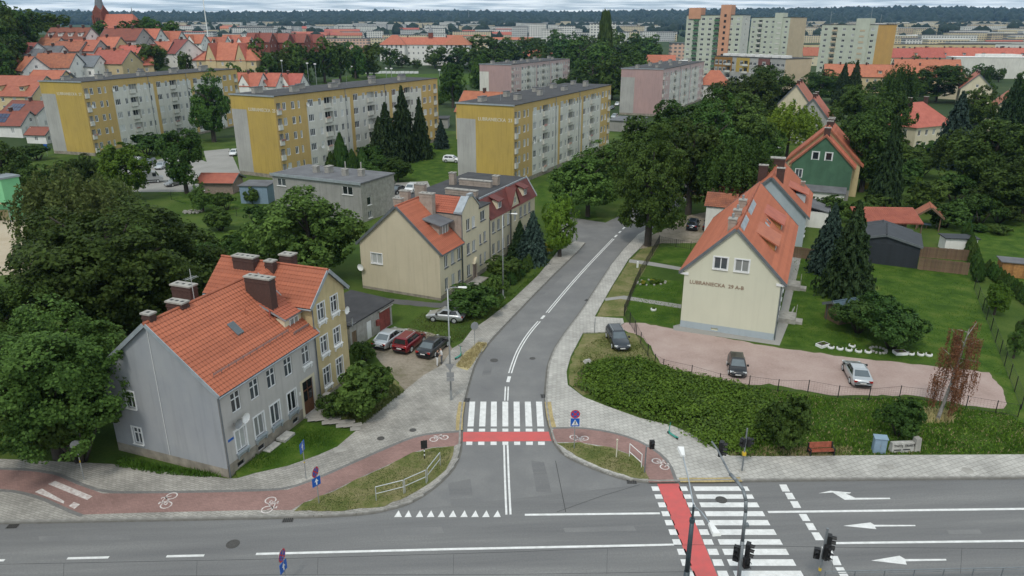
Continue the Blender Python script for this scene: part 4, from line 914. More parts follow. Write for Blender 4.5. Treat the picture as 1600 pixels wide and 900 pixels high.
MB().hexa([(2.0, .8, 8.5), (5.2, .8, 8.5), (5.2, 5.0, 9.5), (2.0, 5.0, 9.5), (2.0, .8, 8.65), (5.2, .8, 8.65), (5.2, 5.0, 9.65), (2.0, 5.0, 9.65)]).build('dormer_roof', ['felt_light'], be)
for (x, y, z0, z1, sx, sy) in ((4.8, 4.2, 8.8, 11.7, .8, 1.8), (1.8, 6.4, 9.4, 11.5, .6, 1.1), (4.6, 7.2, 9.2, 11.8, .7, 1.2), (9.6, 8.0, 9.2, 11.6, .7, 1.4)):
    chimney(be, x, y, z0, z1, sx, sy, 'chimney_render', 'concrete', 3)
for (x, y, sx, sy, h) in ((14.5, 4.6, .7, 4.6, .75), (20.5, 5.5, .6, 5.0, .85), (20.2, 9.0, .8, .8, 1.7), (22.5, 3.2, .8, .8, 1.3)):
    chimney(be, x, y, 9.45, 9.45 + h, sx, sy, 'chimney_render', 'concrete', 2)
dish(be, -.35, Db - .2, 2.9, .45, -PI / 2, 'white')
downpipe(be, 5.4, -.2, 0, 9.3); downpipe(be, 13.45, -.1, 0, 6.8); downpipe(be, 20.2, -.1, 0, 6.8)
MB().tube((0.1, Db + .05, 0), (0.1, Db + .05, 6), .04, 5).build('downpipe', ['zinc_dark'], be)
st = MB(); st.box(6.2, 9.8, -1.6, -.14, 0, .12); st.build('doorstep', ['concrete'], be)

# ------------------------------------------------------------------ cream gabled house with the lettering (right)
ang29 = R(67.1)
# local x along the ridge going away, local y to the left: so the gable faces the camera at x = 0
cr = thing('gabled_house', 'pale cream house with red roof and brown lettering on its gable', 'house', (27.35, 69.32, 0), ang29)
W29, L29 = 9.7, 24.6; mb = MB()
gwin = [(2.92, 4.3, 7.07, 8.37), (5.05, 6.43, 7.07, 8.37)]
wall(mb, (0, W29), -PI / 2, [(0, 0), (W29, 0), (W29, 6.6), (W29 / 2, 11.5), (0, 6.6)], gwin + [(3.3, 4.0, .15, .42)], [(0, W29, 0, .75, 1)], 0)
rw = [(2.5 + k * 3.0, 3.6 + k * 3.0, z, z + 1.45) for k in range(7) for z in (1.5, 4.3)]
wall(mb, (0, 0), 0, rect(L29, 6.6), rw, [(0, L29, 0, .75, 1)], 0); wall(mb, (L29, 0), PI / 2, [(0, 0), (W29, 0), (W29, 6.6), (W29 / 2, 11.5), (0, 6.6)]); wall(mb, (L29, W29), PI, rect(L29, 6.6), [(L29 - b, L29 - a, c, d) for a, b, c, d in rw], [(0, L29, 0, .75, 1)], 0)
mb.build('wall', ['render_pale', 'render_blue'], cr)
for h in gwin: window(cr, (0, W29), -PI / 2, h[0], h[2], 1.38, 1.3, 'double', surround=.12, sill='white')
for h in rw:
    window(cr, (0, 0), 0, h[0], h[2], 1.1, 1.45, 'double', sill='white'); window(cr, (L29, W29), PI, L29 - h[1], h[2], 1.1, 1.45, 'double', sill='white')
gable_roof(cr, 0, L29, 0, W29, 6.6, 11.45, tile='tile_orange', ovx=.2, ovy=.45, trim='zinc_dark')
for y0, y1 in ((-.42, .42), (W29 - .42, W29 + .42)): MB().box(-.12, .0, y0, y1, 6.05, 6.3).build('cornice_return', ['white'], cr)
text(cr, 'LUBRANIECKA  29 A-B', (-.02, W29 - .6, 5.12), (PI / 2, 0, -PI / 2), .56, 'letters_brown', .015)
for x in (2.2, 6.4, 11.6): chimney(cr, x, W29 / 2 + .7, 10.2, 12.0, .8, .8, 'chimney_render', 'concrete', 1); MB().tube((x, W29 / 2 + .7, 12.1), (x, W29 / 2 + .7, 12.6), .14, 7).build('chimney_pot', ['steel'], cr)
def sl29(y): return 6.6 + y * 4.85 / 4.85 + .28
for x in (5.2, 14.5):
    dm = MB(); dm.hexa([(x, 1.2, 7.6), (x + 4.2, 1.2, 7.6), (x + 4.2, 3.6, 10.0), (x, 3.6, 10.0), (x, 1.2, 8.9), (x + 4.2, 1.2, 8.9), (x + 4.2, 3.6, 10.2), (x, 3.6, 10.2)]); dm.build('dormer', ['wood_orange'], cr)
    dt = MB(); slab(dt, (x - .3, .8, 8.85), (1, 0, 0), (0, 3.0, 1.62), 4.8, 3.4, .14); dt.build('dormer_roof', ['tile_fresh'], cr)
    window(cr, (0, 1.18), 0, x + .6, 7.85, 1.3, .9, 'double', depth=.02); window(cr, (0, 1.18), 0, x + 2.3, 7.85, 1.3, .9, 'double', depth=.02)
rg = MB(); 
for xa, xb in ((1.0, 6.0), (8.2, 14.0)): rg.hexa([(xa, W29 / 2 - .65, 11.0), (xb, W29 / 2 - .65, 11.0), (xb, W29 / 2 - .25, 11.5), (xa, W29 / 2 - .25, 11.5), (xa, W29 / 2 - .65, 11.15), (xb, W29 / 2 - .65, 11.15), (xb, W29 / 2 - .25, 11.72), (xa, W29 / 2 - .25, 11.72)])
rg.build('roof_walkway', ['zinc'], cr)
for x in (10.8, 12.6):
    y = 2.3; MB().hexa([(x, y, sl29(y)), (x + .75, y, sl29(y)), (x + .75, y + .5, sl29(y + .5)), (x, y + .5, sl29(y + .5)), (x, y, sl29(y) + .08), (x + .75, y, sl29(y) + .08), (x + .75, y + .5, sl29(y + .5) + .08), (x, y + .5, sl29(y + .5) + .08)]).build('skylight', ['screen_glass'], cr)
for x in (5.4, 17.0):                                         # side entrances
    st = MB(); st.box(x, x + 2.4, -1.9, -.01, 0, .55); st.box(x + .2, x + 1.4, -2.6, -1.9, 0, .3); st.tube((x, -1.85, .55), (x, -1.85, 1.5), .03, 5); st.tube((x + 2.4, -1.85, .55), (x + 2.4, -1.85, 1.5), .03, 5); st.tube((x, -1.85, 1.5), (x + 2.4, -1.85, 1.5), .03, 5); st.build('entrance_steps', ['concrete'], cr)
downpipe(cr, .1, -.12, 0, 6.4, 'zinc_dark'); downpipe(cr, L29 - .1, -.1, 0, 6.4)

# ------------------------------------------------------------------ blue grey house behind, with tiled side wings
bh = thing('gabled_house', 'blue grey rendered house with orange roof behind the cream lettered house', 'house', (36.7, 91.9, 0), ang29)
mb = MB(); W2, L2 = 10.9, 17.5
p_right = P(1253, 386)
bh.location = (p_right.x, p_right.y, 0)
wall(mb, (0, W2), -PI / 2, [(0, 0), (W2, 0), (W2, 4.7), (W2 / 2, 9.95), (0, 4.7)], [], [], 0); wall(mb, (0, 0), 0, rect(L2, 4.7), [(1.2, 2.3, 1.3, 2.7), (4, 5.1, 1.3, 2.7), (7, 8.1, 1.3, 2.7)], [], 1); wall(mb, (L2, 0), PI / 2, [(0, 0), (W2, 0), (W2, 4.7), (W2 / 2, 9.95), (0, 4.7)]); wall(mb, (L2, W2), PI, rect(L2, 4.7)); mb.build('wall', ['render_blue', 'render_white'], bh)
for s, z in ((1.2, 1.3), (4, 1.3), (7, 1.3)): window(bh, (0, 0), 0, s, z, 1.1, 1.4, 'double', sill='white')
gable_roof(bh, 0, L2, 0, W2, 4.7, 9.95, tile='tile_orange', ovx=.35, ovy=.35, trim='zinc_dark')
for x, y, z, s in ((2.6, 4.4, 11.0, 1.1), (4.2, 7.0, 11.0, 1.3), (10.5, 5.4, 11.2, 2.2)): chimney(bh, x, y, 8, z, s * .7, s, 'brick_dark', 'concrete', 2)
chimney(bh, 9.5, 1.2, 5.6, 7.9, .6, .6, 'brick_rough', 'concrete', 1)
dm = MB(); dm.box(5.0, 9.2, .5, 3.0, 5.0, 6.9); dm.build('dormer', ['render_blue'], bh); dt = MB(); slab(dt, (4.7, .1, 6.9), (1, 0, 0), (0, 3, 1.1), 4.8, 3.6, .14); dt.build('dormer_roof', ['tile_fresh'], bh)
for k, (x, yl, w_) in enumerate(((1.0, 3.6, 4.2), (6.2, 3.0, 4.0))):  # side wings to the left with their own tiled roofs
    wg = MB(); wg.box(x, x + w_, W2, W2 + yl, 0, 4.9); wg.build('wing_wall', ['render_white'], bh)
    t_ = MB(); tiles(t_, (x - .25, W2 + yl + .35, 4.7), (0, -1, 0), (1, 0, .8), yl + 1.2, 2.9); tiles(t_, (x + w_ + .25, W2 + yl + .35, 4.7), (0, -1, 0), (-1, 0, .8), yl + 1.2, 2.9); r_ = t_.build('wing_roof', ['tile_old'], bh)
    t2 = MB(); slab(t2, (x - .25, W2 + yl + .35, 4.69), (0, -1, 0), (1, 0, .8), yl + 1.2, 2.9); slab(t2, (x + w_ + .25, W2 + yl + .35, 4.69), (0, -1, 0), (-1, 0, .8), yl + 1.2, 2.9); t2.build('roof_deck', ['zinc_dark'], r_)
lean = MB(); lean.box(L2 - 5, L2 + 1.5, -3.2, 0, 0, 2.6, 0); lean.hexa([(L2 - 5.2, -3.5, 2.6), (L2 + 1.7, -3.5, 2.6), (L2 + 1.7, 0, 3.4), (L2 - 5.2, 0, 3.4), (L2 - 5.2, -3.5, 2.75), (L2 + 1.7, -3.5, 2.75), (L2 + 1.7, 0, 3.55), (L2 - 5.2, 0, 3.55)], 1); lean.build('lean_to', ['render_white', 'felt_light'], bh)

# ------------------------------------------------------------------ green gabled house
gr = thing('gabled_house', 'dark green gable wall house with orange roof and yellow side walls', 'house', (66.0, 131.0, 0), R(64))
gp = P(1335, 262, 6.3); gr.location = (gp.x - .3, gp.y, 0)
W3, L3 = 10.6, 15.0; mb = MB()
wall(mb, (0, W3), -PI / 2, [(0, 0), (W3, 0), (W3, 6.4), (W3 / 2, 11.6), (0, 6.4)], [(3.4, 4.5, 7.3, 8.7), (5.7, 6.8, 7.3, 8.7), (.8, 2.0, 3.7, 5.3)], [(0, W3, 0, 2.0, 2)], 0)
wall(mb, (0, 0), 0, rect(L3, 6.4), [(2, 3, 4, 5.4), (6, 7, 4, 5.4)], [], 1); wall(mb, (L3, W3), PI, rect(L3, 6.4), [], [], 1); wall(mb, (L3, 0), PI / 2, rect(W3, 6.4), [], [], 1); mb.build('wall', ['render_green', 'render_cream', 'render_greywall'], gr)
for s, z, w_, h_ in ((3.4, 7.3, 1.1, 1.4), (5.7, 7.3, 1.1, 1.4)): window(gr, (0, W3), -PI / 2, s, z, w_, h_, 'single', surround=.16)
window(gr, (0, W3), -PI / 2, .8, 3.7, 1.2, 1.6, 'double', surround=.1)
gable_roof(gr, 0, 4.2, 0, W3, 6.4, 11.6, tile='tile_orange', ovx=.2, ovy=.4, trim='tile_old')
gable_roof(gr, 4.4, L3, -1.2, W3 + 1.2, 6.2, 12.7, tile='tile_orange', ovx=.3, ovy=.4, trim='tile_old')
wg = MB(); wall(wg, (4.4, W3 + 1.2), -PI / 2, [(0, 0), (W3 + 2.4, 0), (W3 + 2.4, 6.2), (W3 / 2 + 1.2, 12.6), (0, 6.2)], [], [], 0); wall(wg, (4.4, -1.2), 0, rect(L3 - 4.4, 6.2)); wall(wg, (L3, W3 + 1.2), PI, rect(L3 - 4.4, 6.2)); wg.build('wing_wall', ['render_sand'], gr)
for x in (2.0, 7.5, 11.5, 14.0): chimney(gr, x, W3 / 2, 11.0, 13.6 if x > 4 else 13.0, .8, 1.1, 'brick_dark', 'concrete', 2)
ln = MB(); ln.box(-3.4, -.01, .6, W3 - 1.4, 0, 1.9, 0); ln.hexa([(-3.7, .4, 1.9), (-.02, .4, 2.4), (-.02, W3 - 1.2, 2.4), (-3.7, W3 - 1.2, 1.9), (-3.7, .4, 2.05), (-.02, .4, 2.55), (-.02, W3 - 1.2, 2.55), (-3.7, W3 - 1.2, 2.05)], 1); ln.build('lean_to', ['render_white', 'felt_light'], gr)

# ================================================================== flats
_bal = {}
def balcony(parent, x, z, w, h=1.0, m='block_white', y=0, d=.5):
    k = (round(w, 2), m, round(d, 2), round(h, 2))
    if k not in _bal:
        b = MB(); b.box(0, w, -d, -d + .1, 0, h, 0); b.box(0, .08, -d + .1, 0, 0, h, 0); b.box(w - .08, w, -d + .1, 0, 0, h, 0); b.box(0, w, -d, 0, -.12, -.001, 1); b.tube((0, -d + .05, h + .05), (w, -d + .05, h + .05), .03, 4, 1)
        _bal[k] = b.mesh('balcony', [m, 'concrete'])
    return obj('balcony', _bal[k], parent, (x, y, z))
def block_flats(name, label, loc, ang, W, L, H, end, yellow, white, endlight='block_grey', lightw=4.4, group=None, lett=None, top=None, floors=5, seed=1, detail=True, roofm='felt'):
    rnd = random.Random(seed)
    bl = thing(name, label, 'apartment block', (loc[0], loc[1], 0), ang, group)
    fh = (H - 1.35) / floors; k = L / 61.7; zb = [.0 + fh * i + 1.55 for i in range(floors)]; wh = min(1.6, fh * .52)
    wins = []; logs = []; zones = []
    # bays: (start, width, kind)
    pat = [(.5, 1.15, 'l'), (2.2, 1.0, 'w'), (4.75, 1.0, 'w'), (6.75, .6, 'w')]
    for b0 in (9.8, 25.2, 40.4):
        pat += [(b0, 1.75, 'w'), (b0 + 3.4, .95, 'w'), (b0 + 5.2, 2.85, 'l'), (b0 + 8.4, 1.0, 'w'), (b0 + 10.7, 1.0, 'w')]
        if b0 < 40: pat += [(b0 + 12.5, .8, 'w')]
    pat += [(54.3, 1.6, 'w'), (57.2, 1.0, 'w'), (59.6, 1.3, 'l')]
    zones = [(0, L, 0, H, 1)] + [(a * k, b * k, .9, H - 1.0 - wh * .6, 2) for a, b in ((9.4, 24.0), (25.2, 39.2), (40.4, 53.6))]
    for s, w, kd in pat:
        for z in zb:
            s0 = s * k; w0 = w * min(1, k * 1.02)
            if kd == 'w': wins.append((s0, s0 + w0, z, z + wh))
            else: logs.append((s0, s0 + w0, z - .75, z + wh, .9))
    mb = MB()
    wall(mb, (0, 0), 0, rect(L, H), wins + logs, zones + [(0, L, 0, .9, 4)], 1, rm=2)
    wall(mb, (L, 0), PI / 2, rect(W, H), [], [], 0); 
    bw = [(L - s * k - 1.4, L - s * k, z, z + wh) for s in (3, 8, 13, 18, 24, 30, 36, 42, 48, 54, 58) for z in zb]
    wall(mb, (L, W), PI, rect(L, H), bw, [], 2)
    wall(mb, (0, W), -PI / 2, rect(W, H), [], [(0, lightw, 0, H - 3.0, 3), (0, W, 0, .8, 4)], 0)
    mb.build('wall', [end, yellow, white, endlight, 'plinth'], bl)
    for h in wins:
        w_ = h[1] - h[0]; window(bl, (0, 0), 0, h[0], h[2], w_, h[3] - h[2], 'triple' if w_ > 1.5 else ('double' if w_ > .9 else 'single'), simple=True, glass='glass_net')
    for h in logs:
        w_ = h[1] - h[0]
        window(bl, (0, .86), 0, h[0] + .05, h[2] + .1, w_ - .1, h[3] - h[2] - .15, 'triple' if w_ > 2 else 'double', simple=True, depth=.04, glass='glass_net')
        balcony(bl, h[0] + (.0 if w_ > 2 else -.1), h[2] + .02, w_ * (.72 if w_ > 2 else 1), 1.05, 'block_white', 0, .35)
        if rnd.random() < .16:
            fl = MB()
            for q in range(7): fl.box(h[0] + .2 + q * .17, h[0] + .36 + q * .17, -.5, -.33, h[2] + .9, h[2] + 1.15 + rnd.random() * .15)
            fl.build('flower_box', ['flower'], bl)
    for h in bw: window(bl, (L, W), PI, h[0], h[2], 1.4, wh, 'double', simple=True, glass='glass_net')
    MB().box(-.15, L + .15, -.2, W + .15, H, H + .12).build('roof', [roofm], bl)
    MB().box(-.2, -.151, -.25, W + .2, H - .1, H + .2).build('roof_edge', ['zinc'], bl)
    for q in range(9):
        x = L * (q + .5) / 9 + rnd.uniform(-1, 1); y = W * (.3 if q % 2 else .7) + rnd.uniform(-.5, .5)
        chimney(bl, x, y, H + .1, H + .1 + rnd.uniform(.9, 1.3), rnd.uniform(1.3, 2.6), .9, 'concrete', 'felt_light', 2)
    for q in (L * .12, L * .5, L * .85): MB().tube((q, W * .5, H + .1), (q, W * .5, H + 2.3), .03, 4).build('aerial', ['steel'], bl)
    for s in (24.6, 39.8): MB().tube((s * k - 2.2, -.1, .2), (s * k - 2.2, -.1, H), .07, 5).build('downpipe', ['steel'], bl)
    for q in range(3):
        s_, w_ = rnd.choice([(2.2, 1), (9.8, 1), (13.2, 1)]); dish(bl, s_ * k - .4, -.35, rnd.choice(zb) + .6, .42, 0)
    if lett: text(bl, lett, (-.02, W - lightw - .6, H - 3.2), (PI / 2, 0, -PI / 2), .95, 'letters_pale', .02)
    return bl
def corner(A, ang, W):                                     # right-hand corner from the left one
    return (A[0] + W * math.sin(ang), A[1] - W * math.cos(ang))
A = P(375, 272); block_flats('apartment_block', 'ochre and white five storey block, middle of the three yellow blocks', corner(A, R(62.5), 12.6), R(62.5), 12.6, 61.7, 17.2, 'block_ochre', 'block_yellow', 'block_white', lett='LUBRANIECKA  25', seed=2)
A = P(716, 284); block_flats('apartment_block', 'ochre and white five storey block nearest the street, right of the yellow blocks', corner(A, R(64), 13.0), R(64), 13.0, 59.3, 16.2, 'block_ochre', 'block_yellow', 'block_white', lett='LUBRANIECKA  23', seed=3)
A = P(85, 240); block_flats('apartment_block', 'ochre and white five storey block, leftmost of the three yellow blocks', corner(A, R(73), 13.2), R(73), 13.2, 60.0, 18.0, 'block_ochre', 'block_yellow', 'block_white', lett='LUBRANIECKA  27', seed=4)
A = P(967.5, 179); block_flats('apartment_block', 'dusty pink five storey block by the tree avenue', corner(A, R(64), 15.5), R(64), 15.5, 68, 16.4, 'block_pink', 'block_pinklight', 'block_white', seed=5, lightw=5.2)
A = PD(750, 322); block_flats('apartment_block', 'pale pink five storey block standing behind the yellow blocks', corner(A, R(64), 15), R(64), 15, 66, 15.6, 'block_pink', 'block_pinklight', 'block_white', endlight='block_white', seed=6)
# tan low block behind the pink one
def slab_block(label, px_left, dist, ang, W, L, H, em, fm, rows=4, cols=10, extra=None, name='apartment_block', group=None, white_roof=False, win=(1.4, 1.5), left_anchor=True):
    A = PD(px_left, dist); c = corner(A, ang, W)
    bl = thing(name, label, 'apartment block', (c[0], c[1], A.z), ang, group); mb = MB(); fh = H / (rows + .35)
    ws = [(L * (i + .5) / cols - win[0] / 2, L * (i + .5) / cols + win[0] / 2, fh * (r + .45), fh * (r + .45) + win[1]) for i in range(cols) for r in range(rows)]
    wall(mb, (0, 0), 0, rect(L, H, -3), ws, [], 1); wall(mb, (L, 0), PI / 2, rect(W, H, -3)); wall(mb, (L, W), PI, rect(L, H, -3), [], [], 1); wall(mb, (0, W), -PI / 2, rect(W, H, -3), [], [], 0)
    mb.build('wall', [em, fm], bl)
    for h in ws: window(bl, (0, 0), 0, h[0], h[2], win[0], win[1], 'double', simple=True)
    MB().box(-.2, L + .2, -.2, W + .2, H, H + .25).build('roof', ['white' if white_roof else 'felt'], bl)
    if white_roof:
        for q in range(int(L / 7)): MB().box(q * 7 + 1, q * 7 + 5.5, W * .3, W * .7, H + .25, H + 1.8).build('roof_housing', ['render_white'], bl)
    if extra: extra(bl, L, W, H)
    return bl
slab_block('tan low block with white roof housings behind the pink block', 1005, 345, R(64), 17, 45, 13, 'block_tan', 'block_tan', 3, 9, white_roof=True)

# high rises on the right: local x to the right, front faces the camera side
def tower(label, pxl, dist, ang, W, D, H, front, side, cols, floors, balc=(), extra=None, balm='block_tan', sidewin=False):
    A = PD(pxl, dist); t = thing('high_rise', label, 'high rise', (A.x, A.y, 0), ang); mb = MB(); fh = H / (floors + .3)
    ws = []; bs = []
    for i in range(cols):
        for r in range(floors):
            x = W * (i + .5) / cols
            if i in balc: bs.append((x - 1.5, x + 1.5, fh * r + .5, fh * r + fh * .85, .9))
            else: ws.append((x - 1.0, x + 1.0, fh * r + 1.0, fh * r + 1.0 + 1.5))
    wall(mb, (0, 0), 0, rect(W, H), ws + bs, [], 0)
    sw = [(D * .5 - .6, D * .5 + .6, fh * r + 1.0, fh * r + 2.4) for r in range(floors)] if sidewin else []
    wall(mb, (W, 0), PI / 2, rect(D, H), sw, [], 1); wall(mb, (W, D), PI, rect(W, H), [], [], 0); wall(mb, (0, D), -PI / 2, rect(D, H), [], [], 0)
    mb.build('wall', [front, side], t)
    for h in ws: window(t, (0, 0), 0, h[0], h[2], 2.0, 1.5, 'double', simple=True)
    for h in bs: window(t, (0, .86), 0, h[0] + .1, h[2], 2.8, h[3] - h[2], 'triple', simple=True, depth=.04); balcony(t, h[0] - .1, h[2], 3.2, 1.0, balm, 0, .9)
    for h in sw: window(t, (W, 0), PI / 2, h[0], h[2], 1.2, 1.4, 'single', simple=True)
    MB().box(-.2, W + .2, -.2, D + .2, H, H + .3).build('roof', ['felt'], t)
    if extra: extra(t, W, D, H)
    return t
def tw_right(t, W, D, H):
    MB().box(W * .62, W * .86, -.8, 6, 0, H + 3.6).build('stair_tower', ['block_greengrey'], t); MB().box(W * .64, W * .84, -.7, 5.8, H + 3.6, H + 3.8).build('tower_cap', ['zinc'], t)
    a = MB(); a.tube((3, 4, H), (3, 4, H + 8), .1, 4); a.tube((2, 4, H + 5), (5, 4, H + 7), .06, 4); a.tube((W * .8, 4, H + 3.5), (W * .8, 4, H + 10), .1, 4); a.tube((W * .7, 4, H + 5), (W * .8, 4, H + 7), .06, 4); a.tube((W * .97, 4, H), (W * .97, 4, H + 6), .1, 4); a.build('aerial_mast', ['steel'], t)
tower('cream and orange high rise with roof aerials, rightmost of the three towers', 1274, 495, R(-50), 36, 25, 31.5, 'block_greengrey', 'block_orange', 6, 9, (1, 4), tw_right)
def tw_mid(t, W, D, H): MB().box(W * .62, W * .82, -.8, 6, 0, H + 3.2).build('stair_tower', ['block_greengrey'], t)
tower('pale green high rise with tan end wall, middle of the three towers', 1166, 575, R(-48), 31, 24, 36.5, 'block_greengrey', 'block_tan', 6, 10, (1, 4), tw_mid, 'block_white')
def tw_left(t, W, D, H):
    MB().box(W * .04, W * .26, -.7, 8, H - 2, H + 4.5).build('roof_tower', ['block_salmon'], t)
    MB().box(W * .62, W * .8, -1.2, 8, 0, H + 6).build('stair_tower', ['block_salmon'], t)
    for r in range(11): MB().box(W * .69, W * .73, -1.26, -1.2, 3 + r * 3.3, 4.6 + r * 3.3).build('stair_window', ['black'], t)
tower('beige and salmon stepped high rise, leftmost and tallest of the three towers', 1066, 488, R(-32), 35, 18, 37, 'block_greengrey', 'block_white', 8, 12, (1, 4), tw_left, 'net_green', True)
def brownblk(bl, L, W, H):
    for a, b, m_ in ((.0, .25, 'block_brown'), (.32, .52, 'block_ochre'), (.66, 1.0, 'block_maroon')):
        MB().box(L * a, L * b, -.12, -.05, H * .48, H).build('colour_band', [m_], bl)
bb = tower('low grey block with brown, ochre and maroon bands in front of the towers', 1113, 410, R(-58), 46, 20, 15.5, 'block_grey', 'block_tan', 16, 4, (3, 7, 12), None, 'block_white')
for a, b, m_ in ((.0, .27, 'block_brown'), (.33, .52, 'block_ochre'), (.64, .80, 'block_maroon')):
    mb = MB(); L_ = 46; fh = 15.5 / 4.3
    wall(mb, (0, -.06), 0, [(L_ * a, 8.2), (L_ * b, 8.2), (L_ * b, 15.3), (L_ * a, 15.3)], [(L_ * (i + .5) / 16 - 1.1, L_ * (i + .5) / 16 + 1.1, fh * r + .5, fh * r + 3.1) for i in range(16) for r in (2, 3) if L_ * a < L_ * (i + .5) / 16 - 1.2 and L_ * (i + .5) / 16 + 1.2 < L_ * b], depth=.05); o_ = mb.build('colour_band', [m_], bb)
    # drop the back faces of the openings so that the windows behind stay in view
    me = o_.data; bm_ = bmesh.new(); bm_.from_mesh(me); bmesh.ops.delete(bm_, geom=[f for f in bm_.faces if abs(f.normal.y) > .9 and f.calc_center_median().y > -.03], context='FACES'); bm_.to_mesh(me); bm_.free()
for q in range(8): MB().box(2 + q * 5.4, 5.5 + q * 5.4, 4, 8, 15.8, 17).build('roof_housing', ['render_white'], bb)

# ------------------------------------------------------------------ flat grey house behind the beige terrace
fg = P(565, 352); 
gf = thing('flat_house', 'bare grey flat roofed house with few windows behind the beige terrace', 'house', (-24.9, 117.4, 0), R(64))
mb = MB(); Wf, Lf, Hf = 19.0, 9.5, 6.5
wall(mb, (0, Wf), -PI / 2, rect(Wf, Hf), [(1.0, 2.9, 4.7, 6.0), (15.2, 17.3, 4.5, 5.9)], [], 0); wall(mb, (0, 0), 0, rect(Lf, Hf), [(1.5, 2.6, 2.6, 4.0), (1.6, 2.6, .4, 1.6)], [], 1); wall(mb, (Lf, 0), PI / 2, rect(Wf, Hf), [], [], 1); wall(mb, (Lf, Wf), PI, rect(Lf, Hf), [], [], 1); mb.build('wall', ['render_greywall', 'concrete'], gf)
window(gf, (0, Wf), -PI / 2, 1.0, 4.7, 1.9, 1.3, 'double', sill='white'); window(gf, (0, Wf), -PI / 2, 15.2, 4.5, 2.1, 1.4, 'double', sill='white'); window(gf, (0, 0), 0, 1.5, 2.6, 1.1, 1.4, 'single', sill='white'); window(gf, (0, 0), 0, 1.6, .4, 1.0, 1.2, 'double', sill='white')
MB().box(-.25, Lf + .2, -.2, Wf + .2, Hf, Hf + .25).build('roof', ['felt_light'], gf); MB().box(-.33, -.25, -.25, Wf + .25, Hf - .12, Hf + .35).build('roof_edge', ['zinc'], gf)
for x, y, s in ((5, 3.5, .9), (4, 6.2, .8), (5, 10.5, 1.4), (4, 12.5, .8)): chimney(gf, x, y, Hf + .2, Hf + 1.3, s, .9, 'concrete', 'concrete', 1); 
for x, y in ((5, 3.5), (4.2, 6.2)): MB().tube((x, y, Hf + 1.3), (x, y, Hf + 2.6), .12, 6).build('chimney_pot', ['concrete'], gf)

# ------------------------------------------------------------------ sheds, carports, garden buildings
def shed(label, loc, ang, L, D, h0, h1, wm, rm, cat='shed', name='garden_shed', ov=.25, door=None, slats=True, gablex=True, relief=False):
    s = thing(name, label, cat, (loc[0], loc[1], 0), ang); mb = MB()
    wall(mb, (0, 0), 0, rect(L, h0)); wall(mb, (L, 0), PI / 2, [(0, 0), (D, 0), (D, h0), (D / 2, h1), (0, h0)] if h1 > h0 else rect(D, h0)); wall(mb, (L, D), PI, rect(L, h0)); wall(mb, (0, D), -PI / 2, [(0, 0), (D, 0), (D, h0), (D / 2, h1), (0, h0)] if h1 > h0 else rect(D, h0)); mb.build('wall', [wm], s)
    if slats:
        n = int(h0 / .2); sm = MB().box(0, L, -.03, -.001, .02, .185).mesh('board', [wm]); s2 = MB().box(-.03, -.001, 0, D, .02, .185).mesh('board', [wm])
        for i in range(n): obj('board', sm, s, (0, 0, i * .2)); obj('board', s2, s, (0, 0, i * .2))
    if h1 > h0: gable_roof(s, 0, L, 0, D, h0, h1, tile=rm, ovx=ov, ovy=ov, relief=relief, trim='zinc_dark', gutter=False)
    else: MB().box(-ov, L + ov, -ov, D + ov, h0, h0 + .12).build('roof', [rm], s)
    if door:
        a, b, h, m_ = door; MB().box(a, b, -.07, -.032, .03, h).build('door', [m_], s)
    return s
p = P(1432, 420); shed('large black metal garage, front one of the pair by the spruce', (p.x, p.y), R(64), 6.5, 8.6, 3.0, 4.1, 'black_siding', 'black_metal_roof', 'garage', 'garage')
p = P(1425, 372, 2.9); shed('second black garage standing behind the front one', (p.x, p.y), R(64), 4.6, 7.6, 2.7, 3.7, 'black_siding', 'black_metal_roof', 'garage', 'garage', slats=False)
p = P(1344, 347, 2.6); cp = thing('carport', 'long carport with flat orange tiled roof behind the black garages', 'carport', (p.x, p.y, 0), R(-4)); L_, D_ = 9.6, 4.2
t_ = MB(); tiles(t_, (-.3, -.4, 2.6), (1, 0, 0), (0, 1, .34), L_, D_ + .4); slab(t_, (-.3, -.4, 2.58), (1, 0, 0), (0, 1, .34), L_, D_ + .4, .12); t_.build('roof', ['tile_fresh'], cp)
MB().box(.2, L_ - .8, D_ - .5, D_ - .3, 0, 3.7).build('back_wall', ['wood_plank'], cp)
for x in (0, 3, 6, 9.2): MB().box(x, x + .16, 0, .16, 0, 2.55).build('post', ['wood_plank'], cp)
for q in (3.0, 3.4): pass
p = P(1466, 362); gz = thing('gazebo', 'small open gazebo with pitched orange roof in the garden', 'gazebo', (p.x, p.y, 0), R(66))
for x, y in ((0, 0), (3.2, 0), (0, 3.2), (3.2, 3.2)): MB().box(x - .08, x + .08, y - .08, y + .08, 0, 2.4).build('post', ['wood_plank'], gz)
gable_roof(gz, 0, 3.2, 0, 3.2, 2.4, 3.7, tile='tile_fresh', ovx=.4, ovy=.4, relief=False, trim='wood_plank', gutter=False); MB().box(.2, 3, 2.9, 3.0, .2, 1.1).build('balustrade', ['wood_plank'], gz); MB().box(.9, 2.2, 1.0, 2.2, .68, .74).build('table', ['tarp_blue'], gz); MB().box(1.45, 1.65, 1.5, 1.7, 0, .68).build('table_leg', ['wood_plank'], gz)
p = P(1475, 392); shed('low dark roofed store with pale front beside the thuja row', (p.x, p.y), R(-8), 4.3, 2.2, 1.9, 1.9, 'render_white', 'black_metal_roof', slats=False)
p = P(1562, 432); shed('orange wooden shed with grey roof at the right edge', (p.x, p.y), R(-20), 3.3, 2.2, 2.0, 2.0, 'wood_orange', 'felt_light', door=(1.3, 2.4, 1.8, 'wood_orange'))
p = P(313, 303); shed('red roofed brick shelter by the left car park', (p.x, p.y), R(-3), 6.6, 5.2, 2.3, 3.4, 'brick_rough', 'tile_fresh', 'shelter', 'shelter', slats=False, ov=.5)
